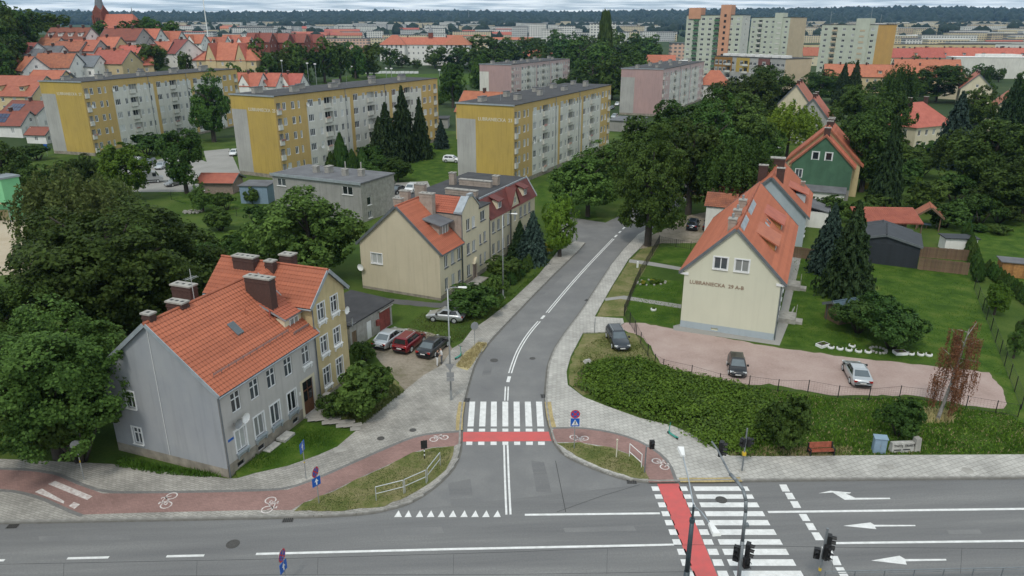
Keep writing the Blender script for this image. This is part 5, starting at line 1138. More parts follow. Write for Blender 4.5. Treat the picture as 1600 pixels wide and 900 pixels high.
p = P(377, 318); shed('small blue grey hut beside the flat grey house', (p.x, p.y), R(-4), 5.2, 5, 3.3, 3.3, 'cabinet', 'felt_light', slats=False)
p = P(1310, 508); shed('little blue roofed hut hidden among the juniper bushes', (p.x, p.y), R(20), 2.8, 2.2, 1.7, 2.2, 'wood_plank', 'tarp_blue', 'hut', 'garden_hut', slats=False)
p = P(1413, 375); shed('low grey brown hipped store behind the black garages', (p.x + 1.5, p.y + 3), R(64), 4, 6.5, 2.0, 2.9, 'wood_plank', 'tile_old', slats=False)
# green building at the left edge
p = P(16, 345); gb = thing('green_building', 'bright green building cut off by the left edge', 'building', (p.x, p.y, 0), R(64)); mb = MB()
wall(mb, (0, 9), -PI / 2, rect(9, 7), [(1, 3, 1.5, 3), (4, 7, 4.5, 6)], [(0, 9, 0, 3.0, 1)], 0); wall(mb, (0, 0), 0, rect(3, 7)); wall(mb, (3, 0), PI / 2, rect(9, 7)); wall(mb, (3, 9), PI, rect(3, 7)); mb.build('wall', ['green_wall' if 'green_wall' in M else mat('green_wall', (.22, .55, .28), .85, .06, .5).name, 'render_sand'], gb)
window(gb, (0, 9), -PI / 2, 1, 1.5, 2, 1.5, 'double'); window(gb, (0, 9), -PI / 2, 4, 4.5, 3, 1.5, 'triple'); MB().box(-.2, 3.2, -.2, 9.2, 7, 7.3).build('roof', ['zinc'], gb)
p = P(8, 352); MB().box(-6, 0, -1.2, 1.2, .0, .02)
aw = thing('market_canopy', 'dark green canopy roof below the green building at the left edge', 'canopy', (P(-12, 345).x, P(-12, 345).y, 0), R(5)); MB().hexa([(-4, -1.5, 2.2), (4, -1.5, 2.2), (4, 1.5, 2.7), (-4, 1.5, 2.7), (-4, -1.5, 2.35), (4, -1.5, 2.35), (4, 1.5, 2.85), (-4, 1.5, 2.85)]).build('roof', ['net_green'], aw)
for x in (-3.8, 3.8):
    for y in (-1.3, 1.3): MB().box(x - .06, x + .06, y - .06, y + .06, 0, 2.4).build('post', ['steel'], aw)

# ================================================================== the town behind
def town_house(label, at, ang, L, D, ze, zr, wm, rm, cols=4, rows=2, name='town_house', cat='house', group=None, chim=1, gable_win=True, dorm=0, sink=2.5, hip=False, gwin=2, extra=None, front_gables=0, trim='zinc_dark'):
    """local x along the ridge, front (y=0) towards the camera"""
    h = thing(name, label, cat, (at[0], at[1], at[2]), R(ang), group); mb = MB(); fh = ze / max(rows, 1)
    ws = [(L * (i + .5) / cols - .55, L * (i + .5) / cols + .55, fh * r + fh * .32, fh * r + fh * .32 + min(1.5, fh * .5)) for i in range(cols) for r in range(rows)]
    gs = [(D * (i + .5) / gwin - .5, D * (i + .5) / gwin + .5, fh * r + fh * .32, fh * r + fh * .32 + min(1.5, fh * .5)) for i in range(gwin) for r in range(rows)] + ([] if hip else [(D / 2 - .5, D / 2 + .5, ze + .5, ze + 1.7)])
    if not gable_win: gs = []
    gshape = rect(D, ze, -sink) if hip else [(0, -sink), (D, -sink), (D, ze), (D / 2, zr), (0, ze)]
    wall(mb, (0, 0), 0, rect(L, ze, -sink), ws); wall(mb, (L, 0), PI / 2, gshape, gs); wall(mb, (L, D), PI, rect(L, ze, -sink)); wall(mb, (0, D), -PI / 2, gshape, gs); mb.build('wall', [wm], h)
    for w in ws: window(h, (0, 0), 0, w[0], w[2], 1.1, w[3] - w[2], 'double', simple=True)
    for w in gs: window(h, (L, 0), PI / 2, w[0], w[2], 1.0, w[3] - w[2], 'double', simple=True); window(h, (0, D), -PI / 2, w[0], w[2], 1.0, w[3] - w[2], 'double', simple=True)
    if hip:
        o = .5; r = MB(); k = min(D / 2, L * .35); a, b, c, d = (-o, -o, ze), (L + o, -o, ze), (L + o, D + o, ze), (-o, D + o, ze); e, f = (k, D / 2, zr), (L - k, D / 2, zr)
        r.poly([a, b, f, e]); r.poly([b, c, f]); r.poly([c, d, e, f]); r.poly([d, a, e]); r.poly([d, c, b, a]); ro_ = r.build('roof', [rm], h)
    else: ro_ = gable_roof(h, 0, L, 0, D, ze, zr, tile=rm, ovx=.3, ovy=.4, relief=False, trim=trim, gutter=False)
    for q in range(chim): chimney(h, L * (q + .6) / (chim + .2), D * .5, zr - .8, zr + 1.2, .7, .9, 'brick_dark', 'concrete', 1)
    for q in range(dorm):
        x = L * (q + .5) / dorm - .9; zz = ze + (zr - ze) * .25; m_ = MB(); m_.box(x, x + 1.8, D * .1, D * .4, zz, zz + 1.5, 0); m_.hexa([(x - .2, D * .06, zz + 1.5), (x + 2, D * .06, zz + 1.5), (x + 2, D * .42, zz + 1.9), (x - .2, D * .42, zz + 1.9), (x - .2, D * .06, zz + 1.65), (x + 2, D * .06, zz + 1.65), (x + 2, D * .42, zz + 2.05), (x - .2, D * .42, zz + 2.05)], 1); m_.build('dormer', [wm, rm], h)
        window(h, (0, D * .1 - .02), 0, x + .3, zz + .3, 1.2, 1.0, 'double', simple=True, depth=.02)
    for q in range(front_gables):
        x = L * (q + .5) / front_gables - 2.4; m_ = MB(); wall(m_, (x, -.3), 0, [(0, -sink), (4.8, -sink), (4.8, ze), (2.4, zr - .4), (0, ze)], [(1.9, 2.9, ze - .6, ze + .9)]); wall(m_, (x + 4.8, -.3), PI / 2, rect(.3, ze, -sink)); wall(m_, (x, 0), -PI / 2, rect(.3, ze, -sink)); g_ = m_.build('front_gable', [wm], h)
        m2 = MB()
        for sg in (0, 1):
            xe = x - .3 if sg == 0 else x + 5.1
            m2.hexa([(xe, -.6, ze - .2), (xe, D * .5, ze - .2), (x + 2.4, D * .5, zr - .3), (x + 2.4, -.6, zr - .3), (xe, -.6, ze), (xe, D * .5, ze), (x + 2.4, D * .5, zr - .1), (x + 2.4, -.6, zr - .1)])
        m2.build('gable_roof', [rm], g_); window(h, (x, -.3), 0, 1.9, ze - .6, 1.0, 1.5, 'double', simple=True)
    if extra: extra(h, L, D, ze, zr)
    return h
def solar(h, L, D, ze, zr):
    m_ = MB(); sl = (zr - ze) / (D / 2)
    for i in range(4):
        for j in range(2):
            y0, y1 = .6 + j * 1.5, 1.95 + j * 1.5; x0, x1 = 1.5 + i * 1.15, 2.55 + i * 1.15
            m_.hexa([(x0, y0, ze + y0 * sl + .3), (x1, y0, ze + y0 * sl + .3), (x1, y1, ze + y1 * sl + .3), (x0, y1, ze + y1 * sl + .3), (x0, y0, ze + y0 * sl + .36), (x1, y0, ze + y0 * sl + .36), (x1, y1, ze + y1 * sl + .36), (x0, y1, ze + y1 * sl + .36)])
    m_.build('solar_panels', ['solar'], h)
H_ = town_house
H_('long white villa with red mansard roof below the wooded church hill', PT(74, 86), -8, 18, 11, 6.2, 10.5, 'render_white', 'tile_brown', 8, 2, front_gables=0, dorm=4, chim=3)
H_('yellow house with broad red roof at the left edge, behind the solar panel house', PT(-18, 176), -8, 17, 16, 5.2, 10.8, 'render_sand', 'tile_red', 4, 2, dorm=2, chim=0)
H_('white house with solar panels on its dark red roof, left of the yellow blocks', PT(8, 205), -14, 13, 10, 5.2, 8.2, 'render_white', 'tile_brown', 3, 1, extra=solar, chim=1)
H_('low house with solar panels on its red roof, cut by the left edge', PT(-20, 214), -5, 11, 9, 3.2, 6.5, 'render_white', 'tile_brown', 2, 1, extra=solar)
H_('white gabled house with fresh orange roof left of the yellow blocks', PT(28, 134), -40, 9, 9, 5.6, 10.0, 'render_white', 'tile_fresh', 2, 2, chim=1)
H_('long weathered orange roof between the white gables at left', PT(55, 128), -6, 15, 10, 5, 9.6, 'render_white', 'tile_old', 4, 1, chim=2)
H_('yellow gabled house showing its orange roof right behind the left block', PT(46, 152), -12, 13, 9, 5.2, 8.6, 'render_sand', 'tile_fresh', 3, 2, chim=0)
H_('white house with dark slate roof and garage doors in the old town', PT(104, 124), -5, 12, 10, 4.6, 8.2, 'render_white', 'zinc_dark', 3, 1, chim=1)
H_('yellow house with red ridged roof facing the left block', PT(146, 121), -12, 14, 12, 5.2, 9.8, 'render_sand', 'tile_red', 3, 1, chim=1)
H_('grey beige house under a brown roof just below the church', PT(158, 90), -10, 18, 12, 7, 11.5, 'block_grey', 'tile_brown', 4, 2, chim=2)
H_('small house with bright red roof and skylights in the old town', PT(102, 101), -10, 14, 10, 5.2, 9.0, 'block_grey', 'tile_red', 3, 1, chim=1)
H_('brown roofed house left of the bright red roof in the old town', PT(84, 100), -6, 12, 10, 5.0, 8.4, 'block_grey', 'tile_old', 3, 1)
H_('yellow house with red roof on the slope below the church', PT(140, 97), -14, 13, 10, 5, 9.5, 'render_sand', 'tile_red', 3, 1)
H_('narrow red roofed house left of the dark round tree', PT(178, 108), -16, 12, 9, 4.6, 9.0, 'render_sand', 'tile_red', 3, 1)
H_('pinkish red roofed house above the dark round tree', PT(188, 92), -14, 13, 9, 4.6, 8.5, 'render_white', 'tile_red', 3, 1)
H_('orange roof poking up beside the dark round tree', PT(196, 118), 20, 11, 9, 4, 8.8, 'render_sand', 'tile_fresh', 2, 1)
H_('white house with long sloping brown roof beyond the dark round tree', PT(258, 102), -38, 11, 13, 5, 10.5, 'render_white', 'tile_brown', 2, 2)
H_('pale house tucked behind the wooded hill foot at far left', PT(2, 104), -12, 14, 10, 5, 8.5, 'render_white', 'tile_brown', 4, 1)
H_('grey roofed house at the far left below the wooded hill', PT(18, 112), -14, 13, 10, 4.5, 8, 'block_grey', 'felt_light', 3, 1)
H_('sand coloured house with brown roof at the far left edge', PT(-4, 128), -8, 12, 9, 4.8, 8.4, 'render_sand', 'tile_old', 3, 1)
H_('low reddish house behind the left yellow block', PT(56, 116), -10, 10, 8, 4, 7.4, 'render_white', 'tile_red', 3, 1)
H_('white cottage with grey roof beside the small tree', PT(62, 104), -10, 9, 8, 4, 7.4, 'render_white', 'felt_light', 2, 1)
H_('brown shed roof by the dark hedge left of the block', PT(43, 224), -8, 6, 5, 2.4, 4.0, 'render_white', 'tile_brown', 1, 1, chim=0)
for k, (x, y, w_, rm, wm, l_) in enumerate(((62, 150, 11, 'tile_fresh', 'render_white', 'low white house with orange roof beside the left block'), (118, 108, 10, 'tile_red', 'render_sand', 'small sand house with red roof left of the slate roof'), (150, 108, 10, 'tile_old', 'render_white', 'small white house with brown roof above the slate roof'), (206, 100, 10, 'tile_brown', 'render_white', 'small white house left of the long sloping roof'), (228, 94, 12, 'tile_red', 'block_grey', 'grey house with red roof above the round tree'), (126, 92, 11, 'tile_brown', 'render_sand', 'sand house with brown roof beside the willow'), (162, 102, 10, 'tile_red', 'render_white', 'tiny white house with red roof in the middle of the old town'), (290, 110, 10, 'tile_brown', 'render_white', 'small white house left of the yellow villa'), (60, 92, 9, 'tile_old', 'render_white', 'small house left of the white villa'))):
    H_(l_, PT(x, y), -12 + 9 * (k % 4), w_, 8, 4.2, 7.6, wm, rm, 3, 1)
H_('large yellow villa with hipped orange roof and two front gables', PT(310, 118), -9, 28, 15, 6.2, 13.5, 'render_sand', 'tile_red', 8, 2, hip=True, chim=3, front_gables=2)
row_x = [(210, 78, 'tile_fresh'), (244, 80, 'tile_fresh'), (274, 64, 'tile_fresh'), (284, 82, 'tile_fresh'), (322, 84, 'tile_fresh'), (346, 78, 'tile_fresh'), (362, 82, 'tile_fresh')]
for k, ((x, y, rm), lb) in enumerate(zip(row_x, ('first', 'second', 'third', 'fourth', 'fifth', 'sixth', 'seventh'))):
    H_(f'white terraced house with orange roof and tall gable, {lb} from the church', PT(x, y), -9, 12, 9, 4.8, 9.0, 'render_white', rm, 3, 2, chim=0, front_gables=1, group='white gabled terrace below the church')
for k, (x, y) in enumerate(((384, 78), (412, 78), (440, 78), (468, 78), (496, 76))):
    H_(f'dark red roofed chalet house behind the pitch trees, {("leftmost","second","middle","fourth","rightmost")[k]} of five', PT(x, y), -6, 17, 12, 5, 10.5, 'brick_red', 'tile_brown', 4, 1, chim=1, front_gables=1, group='dark red chalet row')
# school
def school(h, L, D, ze, zr):
    m_ = MB(); m_.box(L * .52, L * .52 + 3, D * .4, D * .4 + 3, zr - 2, zr + 3, 0); m_.hexa([(L * .52 - .3, D * .4 - .3, zr + 3), (L * .52 + 3.3, D * .4 - .3, zr + 3), (L * .52 + 3.3, D * .4 + 3.3, zr + 3), (L * .52 - .3, D * .4 + 3.3, zr + 3), (L * .52 + 1.4, D * .4 + 1.4, zr + 8), (L * .52 + 1.6, D * .4 + 1.4, zr + 8), (L * .52 + 1.6, D * .4 + 1.6, zr + 8), (L * .52 + 1.4, D * .4 + 1.6, zr + 8)], 1); m_.build('ridge_turret', ['brick_red', 'zinc_dark'], h)
    for x in (-1, L - 17): 
        w_ = MB(); w_.box(x, x + 18, -5, D, -2, ze, 0); w_.build('wing_wall', ['render_white'], h); r_ = MB(); a, b, c, d = (x - .6, -5.6, ze), (x + 18.6, -5.6, ze), (x + 18.6, D + .6, ze), (x - .6, D + .6, ze); e, f = (x + 7, D * .35, zr + 1.5), (x + 11, D * .35, zr + 1.5); r_.poly([a, b, f, e]); r_.poly([b, c, f]); r_.poly([c, d, e, f]); r_.poly([d, a, e]); r_.build('wing_roof', ['tile_red'], h)
        for i in range(5):
            for j in range(3): window(h, (x, -5.05), 0, 1.6 + i * 3.3, 1.6 + j * 3.9, 1.5, 2.1, 'double', simple=True, depth=.02)
H_('large white school with red hipped roofs beyond the football pitch', PD(600, 545) , -5, 62, 15, 11.5, 16.5, 'render_white', 'tile_red', 18, 3, name='school', cat='school', hip=True, chim=2, extra=school)
H_('little white gable with red roof in the trees left of the school', PD(556, 470), 40, 9, 8, 5, 10, 'render_white', 'tile_red', 2, 1)
for k, (x, d_, L_, lb) in enumerate(((364, 292, 12, 'left'), (392, 296, 12, 'middle'), (424, 300, 13, 'right'))):
    H_(f'red roofed row house with white gables behind the middle yellow block, {lb} one', PD(x, d_), -12, L_, 9, 5.2, 9.6, 'render_white', 'tile_red' if k else 'tile_fresh', 2, 1, chim=1, front_gables=1, group='row houses behind the middle block')
H_('orange roofed house hidden behind the third yellow block', PD(713, 212), -26, 24, 11, 8.0, 13.0, 'render_sand', 'tile_fresh', 5, 2, chim=2)
H_('house with orange hipped roof between the pink block and the avenue', PD(1088, 330), -20, 13, 11, 6.5, 12.5, 'render_white', 'tile_fresh', 3, 2, hip=True, chim=0)
# right hand town
H_('pale gabled house with pink red roof beyond the green house', PD(1262, 232), 64, 18, 10, 7.4, 13.4, 'render_cream', 'tile_red', 4, 2, chim=2, gwin=3)
H_('grey gabled house with pinkish roof just behind the green house', PD(1290, 200), 64, 14, 9.5, 6.6, 12.2, 'block_grey', 'tile_red', 3, 2, chim=2, gwin=2)
H_('yellow two storey house with hipped red roof among the right hand spruces', PD(1425, 188), 28, 15, 12, 6.4, 12.0, 'render_cream', 'tile_red', 5, 2, hip=True, chim=2)
H_('long orange roofed tenement below the cream and orange tower', PD(1285, 372), -16, 50, 12, 7.6, 12.8, 'render_sand', 'tile_fresh', 14, 2, chim=4, dorm=1)
H_('second long orange roof stretching behind the first tenement', PD(1395, 430), -14, 34, 12, 7.5, 12.8, 'render_sand', 'tile_fresh', 8, 2, chim=5)
H_('orange roofed house with yellow gable at the far right', PD(1508, 330), 60, 26, 11, 7.5, 13, 'render_cream', 'tile_fresh', 6, 2, chim=2)
H_('orange roofed house with pale gable left of the right edge', PD(1545, 300), 62, 22, 11, 7, 12.5, 'render_cream', 'tile_fresh', 6, 2, chim=2)
H_('orange roof peeping out at the right edge above the dark trees', PD(1600, 225), 62, 16, 10, 6, 11, 'render_cream', 'tile_fresh', 4, 2, chim=1)
H_('pale blue long house with red roof and white dormers', PD(1428, 560), -8, 80, 13, 9, 15.5, 'render_blue', 'tile_red', 18, 2, chim=6, dorm=6)
H_('cream house with red hipped roof right of the orange tower', PD(1384, 560), -6, 40, 12, 9, 15, 'render_cream', 'tile_red', 8, 2, chim=1, dorm=1)
H_('red roofed house between the middle and right towers', PD(1253, 620), -6, 50, 12, 8, 14, 'render_cream', 'tile_red', 9, 2, chim=2)
slab_block('long white and blue block with balconies at far right', 1488, 470, R(-6) + R(90), 55, 14, 12.5, 'block_white', 'block_white', 4, 6, white_roof=True)
for k, (x, d_, w_, m_, h_) in enumerate(((1386, 690, 90, 'render_sand', 15), (1470, 720, 60, 'block_tan', 15), (1540, 700, 90, 'block_white', 15), (1230, 720, 50, 'render_sand', 14), (1480, 800, 150, 'block_white', 15), (1180, 700, 40, 'block_tan', 14))):
    tower(('cream', 'tan', 'white', 'sand', 'long pale', 'brownish')[k] + ' four storey block in the far right housing estate' + (', left of the orange tower' if x < 1300 else ''), x, d_, R(-6), w_, 12, h_, m_, m_, int(w_ / 5), 4, tuple(range(2, int(w_ / 5), 4)), None, 'block_white')
# church
cp_ = PD(176, 455); ch = thing('church', 'red brick church with pointed tower and steep orange roof on the hill', 'church', (cp_.x, cp_.y, cp_.z + 3), R(-14))
m_ = MB(); m_.box(-4.2, 4.2, -4.2, 4.2, 0, 22)
for sx in (-1, 1):
    for sy in (-1, 1): m_.box(sx * 4.2 - .7, sx * 4.2 + .7, sy * 4.2 - .7, sy * 4.2 + .7, 0, 20)
m_.build('tower', ['brick_red'], ch)
for k in (-1.6, 0, 1.6): 
    for z_, h_ in ((13.5, 5.0), (7, 4)): MB().box(k - .45, k + .45, -4.28, -4.21, z_, z_ + h_).build('lancet_window', ['black'], ch)
    MB().box(4.21, 4.28, k - .45, k + .45, 13.5, 18.5).build('lancet_window', ['black'], ch)
s_ = MB(); 
for k in range(8):
    a0, a1 = PI / 8 + k * PI / 4, PI / 8 + (k + 1) * PI / 4; s_.poly([(4.3 * math.cos(a0), 4.3 * math.sin(a0), 23.5), (4.3 * math.cos(a1), 4.3 * math.sin(a1), 23.5), (.1 * math.cos(a1), .1 * math.sin(a1), 43), (.1 * math.cos(a0), .1 * math.sin(a0), 43)])
s_.build('spire', ['zinc_dark'], ch)
for k in range(4):
    g_ = MB(); g_.hexa([(-4.2, -4.4, 22), (4.2, -4.4, 22), (4.2, 0, 22), (-4.2, 0, 22), (-.1, -4.4, 27), (.1, -4.4, 27), (.1, 0, 28), (-.1, 0, 28)]); g_.build('tower_gable', ['brick_red'], ch, (0, 0, 0), k * PI / 2)
    MB().ring((0, 0, 0), 0, .9, 14)
MB().box(4.5, 36, -8, 10, 0, 9).build('nave_wall', ['brick_red'], ch)
n_ = MB(); n_.hexa([(4, -9, 8.6), (36.6, -9, 8.6), (36.6, 11, 8.6), (4, 11, 8.6), (4, .8, 21), (30, .8, 21), (30, 1.2, 21), (4, 1.2, 21)]); n_.build('nave_roof', ['tile_red'], ch)
ch.scale = (.72, .72, .78); MB().tube((29.5, 1, 21), (29.5, 1, 26), .7, 6, 0, .05).build('roof_turret', ['zinc_dark'], ch)
# far estates: individual blocks, too small to show their parts
def mat_far(name, wallc, winc=(.16, .17, .18), bw=3.6, bh=3.0):
    m = mat_brick(name, winc, wallc, bw, bh, 0, .3, .9, mortar=.92, big=.12, offset=0.0, world_co=False, bumpd=0, plane='XZ'); return name
fars = [mat_far('far_white', (.66, .65, .61)), mat_far('far_cream', (.62, .53, .36)), mat_far('far_pink', (.60, .40, .31)), mat_far('far_grey', (.50, .50, .49)), mat_far('far_tan', (.50, .40, .27))]
rnd = random.Random(11)
def far_block(x_px, dist, w, d, h, wm, roof, label, group, pitched=False, ang=0):
    p = PD(x_px, dist); h_ = thing('far_building', label, 'building', (p.x, p.y, p.z), R(ang), group); m_ = MB(); m_.box(-w / 2, w / 2, -d / 2, d / 2, -4, h); m_.build('wall', [wm], h_)
    r_ = MB()
    if pitched: r_.hexa([(-w / 2 - .5, -d / 2 - .5, h), (w / 2 + .5, -d / 2 - .5, h), (w / 2 + .5, d / 2 + .5, h), (-w / 2 - .5, d / 2 + .5, h), (-w / 2 - .5, -.1, h + d * .42), (w / 2 + .5, -.1, h + d * .42), (w / 2 + .5, .1, h + d * .42), (-w / 2 - .5, .1, h + d * .42)])
    else: r_.box(-w / 2 - .3, w / 2 + .3, -d / 2 - .3, d / 2 + .3, h, h + .6)
    r_.build('roof', [roof], h_); return h_
x = 405
while x < 800:                                            # cream and salmon estate behind the school
    w = rnd.uniform(36, 70); far_block(x, 880 + rnd.uniform(-40, 60), w, 12, 15, rnd.choice(['far_cream', 'far_cream', 'far_pink', 'far_white']), 'felt_light', 'cream or salmon five storey block of the estate behind the school', 'estate blocks behind the school', ang=rnd.uniform(-6, 6)); x += w * 1130 / 930 * .92
for k in range(14): far_block(rnd.uniform(300, 430), rnd.uniform(780, 900), rnd.uniform(25, 60), 12, 11, 'far_cream', 'tile_red', 'low cream row with red roof beyond the church terrace', 'cream rows beyond the church terrace', True, rnd.uniform(-8, 8))
for k in range(140): far_block(rnd.uniform(250, 1050), rnd.uniform(1100, 2500), rnd.uniform(25, 80), 13, rnd.uniform(10, 17), rnd.choice(['far_white', 'far_white', 'far_grey', 'far_cream']), 'felt_light', 'small pale block on the far slope under the wooded hills', 'pale blocks on the far slope', False, rnd.uniform(-15, 15))
for k in range(32): far_block(rnd.uniform(220, 800), rnd.uniform(950, 1800), rnd.uniform(30, 70), 12, 8, 'far_cream', 'tile_red', 'small red roofed terrace on the far slope', 'red terraces on the far slope', True, rnd.uniform(-10, 10))
for k in range(80): far_block(rnd.uniform(1230, 1640), rnd.uniform(880, 2300), rnd.uniform(30, 90), 13, rnd.uniform(11, 15), rnd.choice(['far_white', 'far_cream', 'far_cream', 'far_tan']), rnd.choice(['felt_light', 'white']), 'pale low block in the far right estate under the hills', 'far right estate blocks', False, rnd.uniform(-8, 8))
for k in range(3): far_block(rnd.uniform(1380, 1640), rnd.uniform(760, 1200), rnd.uniform(30, 70), 12, 9, 'far_cream', 'tile_red', 'red roofed row in the far right estate', 'red rows in the far right estate', True, rnd.uniform(-8, 8))
for k, (x_, d_, w_, h_, m__) in enumerate(((840, 1150, 26, 30, 'far_white'), (862, 1050, 28, 24, 'far_white'), (885, 1170, 26, 26, 'far_white'), (940, 900, 30, 32, 'far_white'), (1062, 640, 18, 17, 'far_pink'), (812, 1250, 25, 24, 'far_grey'))):
    far_block(x_, d_, w_, 14, h_, m__, 'felt_light', ('white slab tower, leftmost of the far centre group', 'lower white slab in the far centre group', 'white slab tower, right of the far centre group', 'white slab tower behind the tall poplar', 'salmon block left of the salmon tower', 'grey slab at the left of the far centre group')[k], None, ang=-5)
for k, (x_, d_, lb) in enumerate(((830, 560, 'left of the forest'), (985, 520, 'behind the forest, left'), (1010, 540, 'behind the forest, right'), (815, 640, 'farther left of the forest'))):
    H_(f'small house with orange red roof {lb}', PD(x_, d_), -8, 20, 10, 6, 11, 'render_sand', 'tile_red', 4, 1, chim=0)
mst = PD(331, 640); ms = thing('mast', 'tall white floodlight mast in the old town', 'mast', tuple(mst)); MB().tube((0, 0, 0), (0, 0, 40), .55, 6, 0, .3).build('pole', ['white'], ms); MB().box(-1.2, 1.2, -.3, .3, 38, 41).build('head', ['white'], ms)
for k, (x_, hgt_) in enumerate(((475, 70), (701, 70), (733, 75), (284, 55), (388, 50))):
    hgt_ *= .6; p = PD(x_, 3300); o = thing('mast', 'thin radio mast on the wooded ridge, ' + ('above the cream estate', 'left of the pair above the school', 'right of the pair above the school', 'above the church roof', 'farther right above the terrace')[k], 'mast', tuple(p)); MB().tube((0, 0, 0), (0, 0, hgt_), 1.4, 5, 0, .7).build('pole', ['steel'], o)

# ================================================================== trees and shrubs
RNG = np.random.default_rng(5)
def unit(n):
    v = RNG.normal(size=(n, 3)); return v / np.linalg.norm(v, axis=1)[:, None]
def leaf_quads(C, N, size, aspect=1.5, jitter=.6):
    """C centres, N outward normals -> rhombic leaf-clump faces, turned and tilted at random"""
    n = len(C); N = N + RNG.normal(size=(n, 3)) * jitter; N /= np.linalg.norm(N, axis=1)[:, None] + 1e-9
    A = np.cross(N, unit(n)); A /= np.linalg.norm(A, axis=1)[:, None] + 1e-9; B = np.cross(N, A)
    s = size * RNG.uniform(.6, 1.35, n)[:, None]
    V = np.stack([C - A * s * aspect * .5, C - B * s * .5 + N * s * .12, C + A * s * aspect * .5, C + B * s * .5 + N * s * .12], 1).reshape(-1, 3)
    return V, np.arange(4 * n, dtype=np.int32).reshape(-1, 4)
def crown_broad(n, seed, R_=1.0, hz=.95, lobes=26, leaf=.05, flat=.0, core=.55):
    """unit crown: radius 1, centre at z=0, half height hz; made of lobes that carry leaves on their shells"""
    global RNG; RNG = np.random.default_rng(seed)
    d = unit(lobes); rr = RNG.uniform(.40, .80, lobes)[:, None]
    L = d * rr * np.array([1, 1, hz]); lr = RNG.uniform(.17, .40, lobes); k = RNG.choice(lobes, n, p=lr ** 2 / (lr ** 2).sum())
    # sub-clumps on each lobe
    sub = 16; SD = unit(lobes * sub).reshape(lobes, sub, 3); j = RNG.integers(0, sub, n)
    v = SD[k, j] + RNG.normal(size=(n, 3)) * .17; v /= np.linalg.norm(v, axis=1)[:, None]
    sh = RNG.uniform(.80, 1.08, n)
    C = L[k] + v * (lr[k] * sh)[:, None] * np.array([1, 1, .85])
    low = C[:, 2] < -hz * .75; C[low, 2] *= .8
    nr = v * .6 + C / (np.linalg.norm(C, axis=1)[:, None] + 1e-6) * .4; nr[:, 2] += .55
    return leaf_quads(C, nr, leaf)
def crown_conifer(n, seed, leaf=.05, tiers=22, base=.0):
    global RNG; RNG = np.random.default_rng(seed)
    V = []; C = []; N = []
    for t in range(tiers):
        f = t / tiers; z = f ** .95; r = (1 - f) ** .9 * (1 + RNG.uniform(-.12, .12)); nb = max(4, int(13 * (1 - f) + 4))
        a0 = RNG.uniform(0, 6.28); m = int(n / tiers * (1 - f) * 1.9) + 6
        b = RNG.integers(0, nb, m); s = RNG.uniform(.12, 1, m) ** .7; rl = RNG.uniform(.78, 1.1, nb)[b]
        a = a0 + b * 6.283 / nb + RNG.normal(size=m) * .13 * (1.2 - s)
        x = np.cos(a) * s * r * rl; y = np.sin(a) * s * r * rl; zz = z - .10 * s * (1 - f) + .02 + RNG.normal(size=m) * .008
        C.append(np.stack([x, y, zz], 1)); N.append(np.stack([np.cos(a) * .35, np.sin(a) * .35, np.ones(m)], 1))
    return leaf_quads(np.concatenate(C), np.concatenate(N), leaf, 2.0, .45)
def crown_weep(n, seed, leaf=.035, hz=1.1, strands=260, ln=(.4, 1.2)):
    """hanging strands from a rounded top (birch, willow)"""
    global RNG; RNG = np.random.default_rng(seed)
    d = unit(strands); d[:, 2] = np.abs(d[:, 2]) * .8 + .05; r = RNG.uniform(.35, .95, strands)[:, None]; S = d * r * np.array([1, 1, hz])
    L = RNG.uniform(ln[0], ln[1], strands) * (.4 + .6 * r[:, 0]); k = RNG.integers(0, strands, n); t = RNG.uniform(0, 1, n)
    out_ = np.sqrt(S[k, 0] ** 2 + S[k, 1] ** 2 + 1e-6); C = S[k].copy(); bulge = .16 * np.sin(t * 2.2)
    C[:, 0] += S[k, 0] / out_ * bulge; C[:, 1] += S[k, 1] / out_ * bulge; C[:, 2] -= t * L[k]; C += RNG.normal(size=(n, 3)) * .028
    nr = np.stack([S[k, 0], S[k, 1], np.full(n, .35)], 1)
    return leaf_quads(C, nr, leaf, 1.9, .7)
def crown_column(n, seed, leaf=.06, taper=.75):
    """thuja / poplar: unit radius, z 0..1"""
    global RNG; RNG = np.random.default_rng(seed)
    z = RNG.uniform(0, 1, n) ** .9; a = RNG.uniform(0, 6.283, n); prof = np.minimum(1, z * 8 + .35) * (1 - z ** 2.2 * taper)
    rr = prof * RNG.uniform(.72, 1.05, n) * (1 + .14 * np.sin(a * 5 + z * 20) + .1 * np.sin(a * 3 - z * 33)); C = np.stack([np.cos(a) * rr, np.sin(a) * rr, z * 1.0], 1)
    return leaf_quads(C, np.stack([np.cos(a), np.sin(a), np.full(n, .6)], 1), leaf, 1.6, .5)
def cm(name, VF, m): return tri_mesh(name, VF[0], VF[1], [m])
CR = {}
for i, m_ in enumerate(('leaf_mid', 'leaf_dark', 'leaf_dark')): CR[f'big{i}'] = [cm('crown', crown_broad(56000, 20 + i, hz=.98, lobes=54, leaf=.027), m_)]
CR['linden'] = [cm('crown', crown_broad(40000, 41, hz=1.1, lobes=50, leaf=.033), 'leaf_dark')]
for i, m_ in enumerate(('leaf_mid', 'leaf_dark', 'leaf_light', 'leaf_olive')): CR[('mid', 'dark', 'light', 'olive')[i]] = [cm('crown', crown_broad(16000, 50 + i * 3 + j, hz=1.0, lobes=34, leaf=.045), m_) for j in range(2)]
for i, m_ in enumerate(('leaf_mid', 'leaf_dark', 'leaf_light')): CR[('farmid', 'fardark', 'farlight')[i]] = [cm('crown', crown_broad(4000, 80 + i * 3 + j, hz=1.05, lobes=24, leaf=.085), m_) for j in range(2)]
CR['spruce'] = [cm('crown', crown_conifer(9000, 90 + j, .055, 24), 'leaf_needle') for j in range(2)]
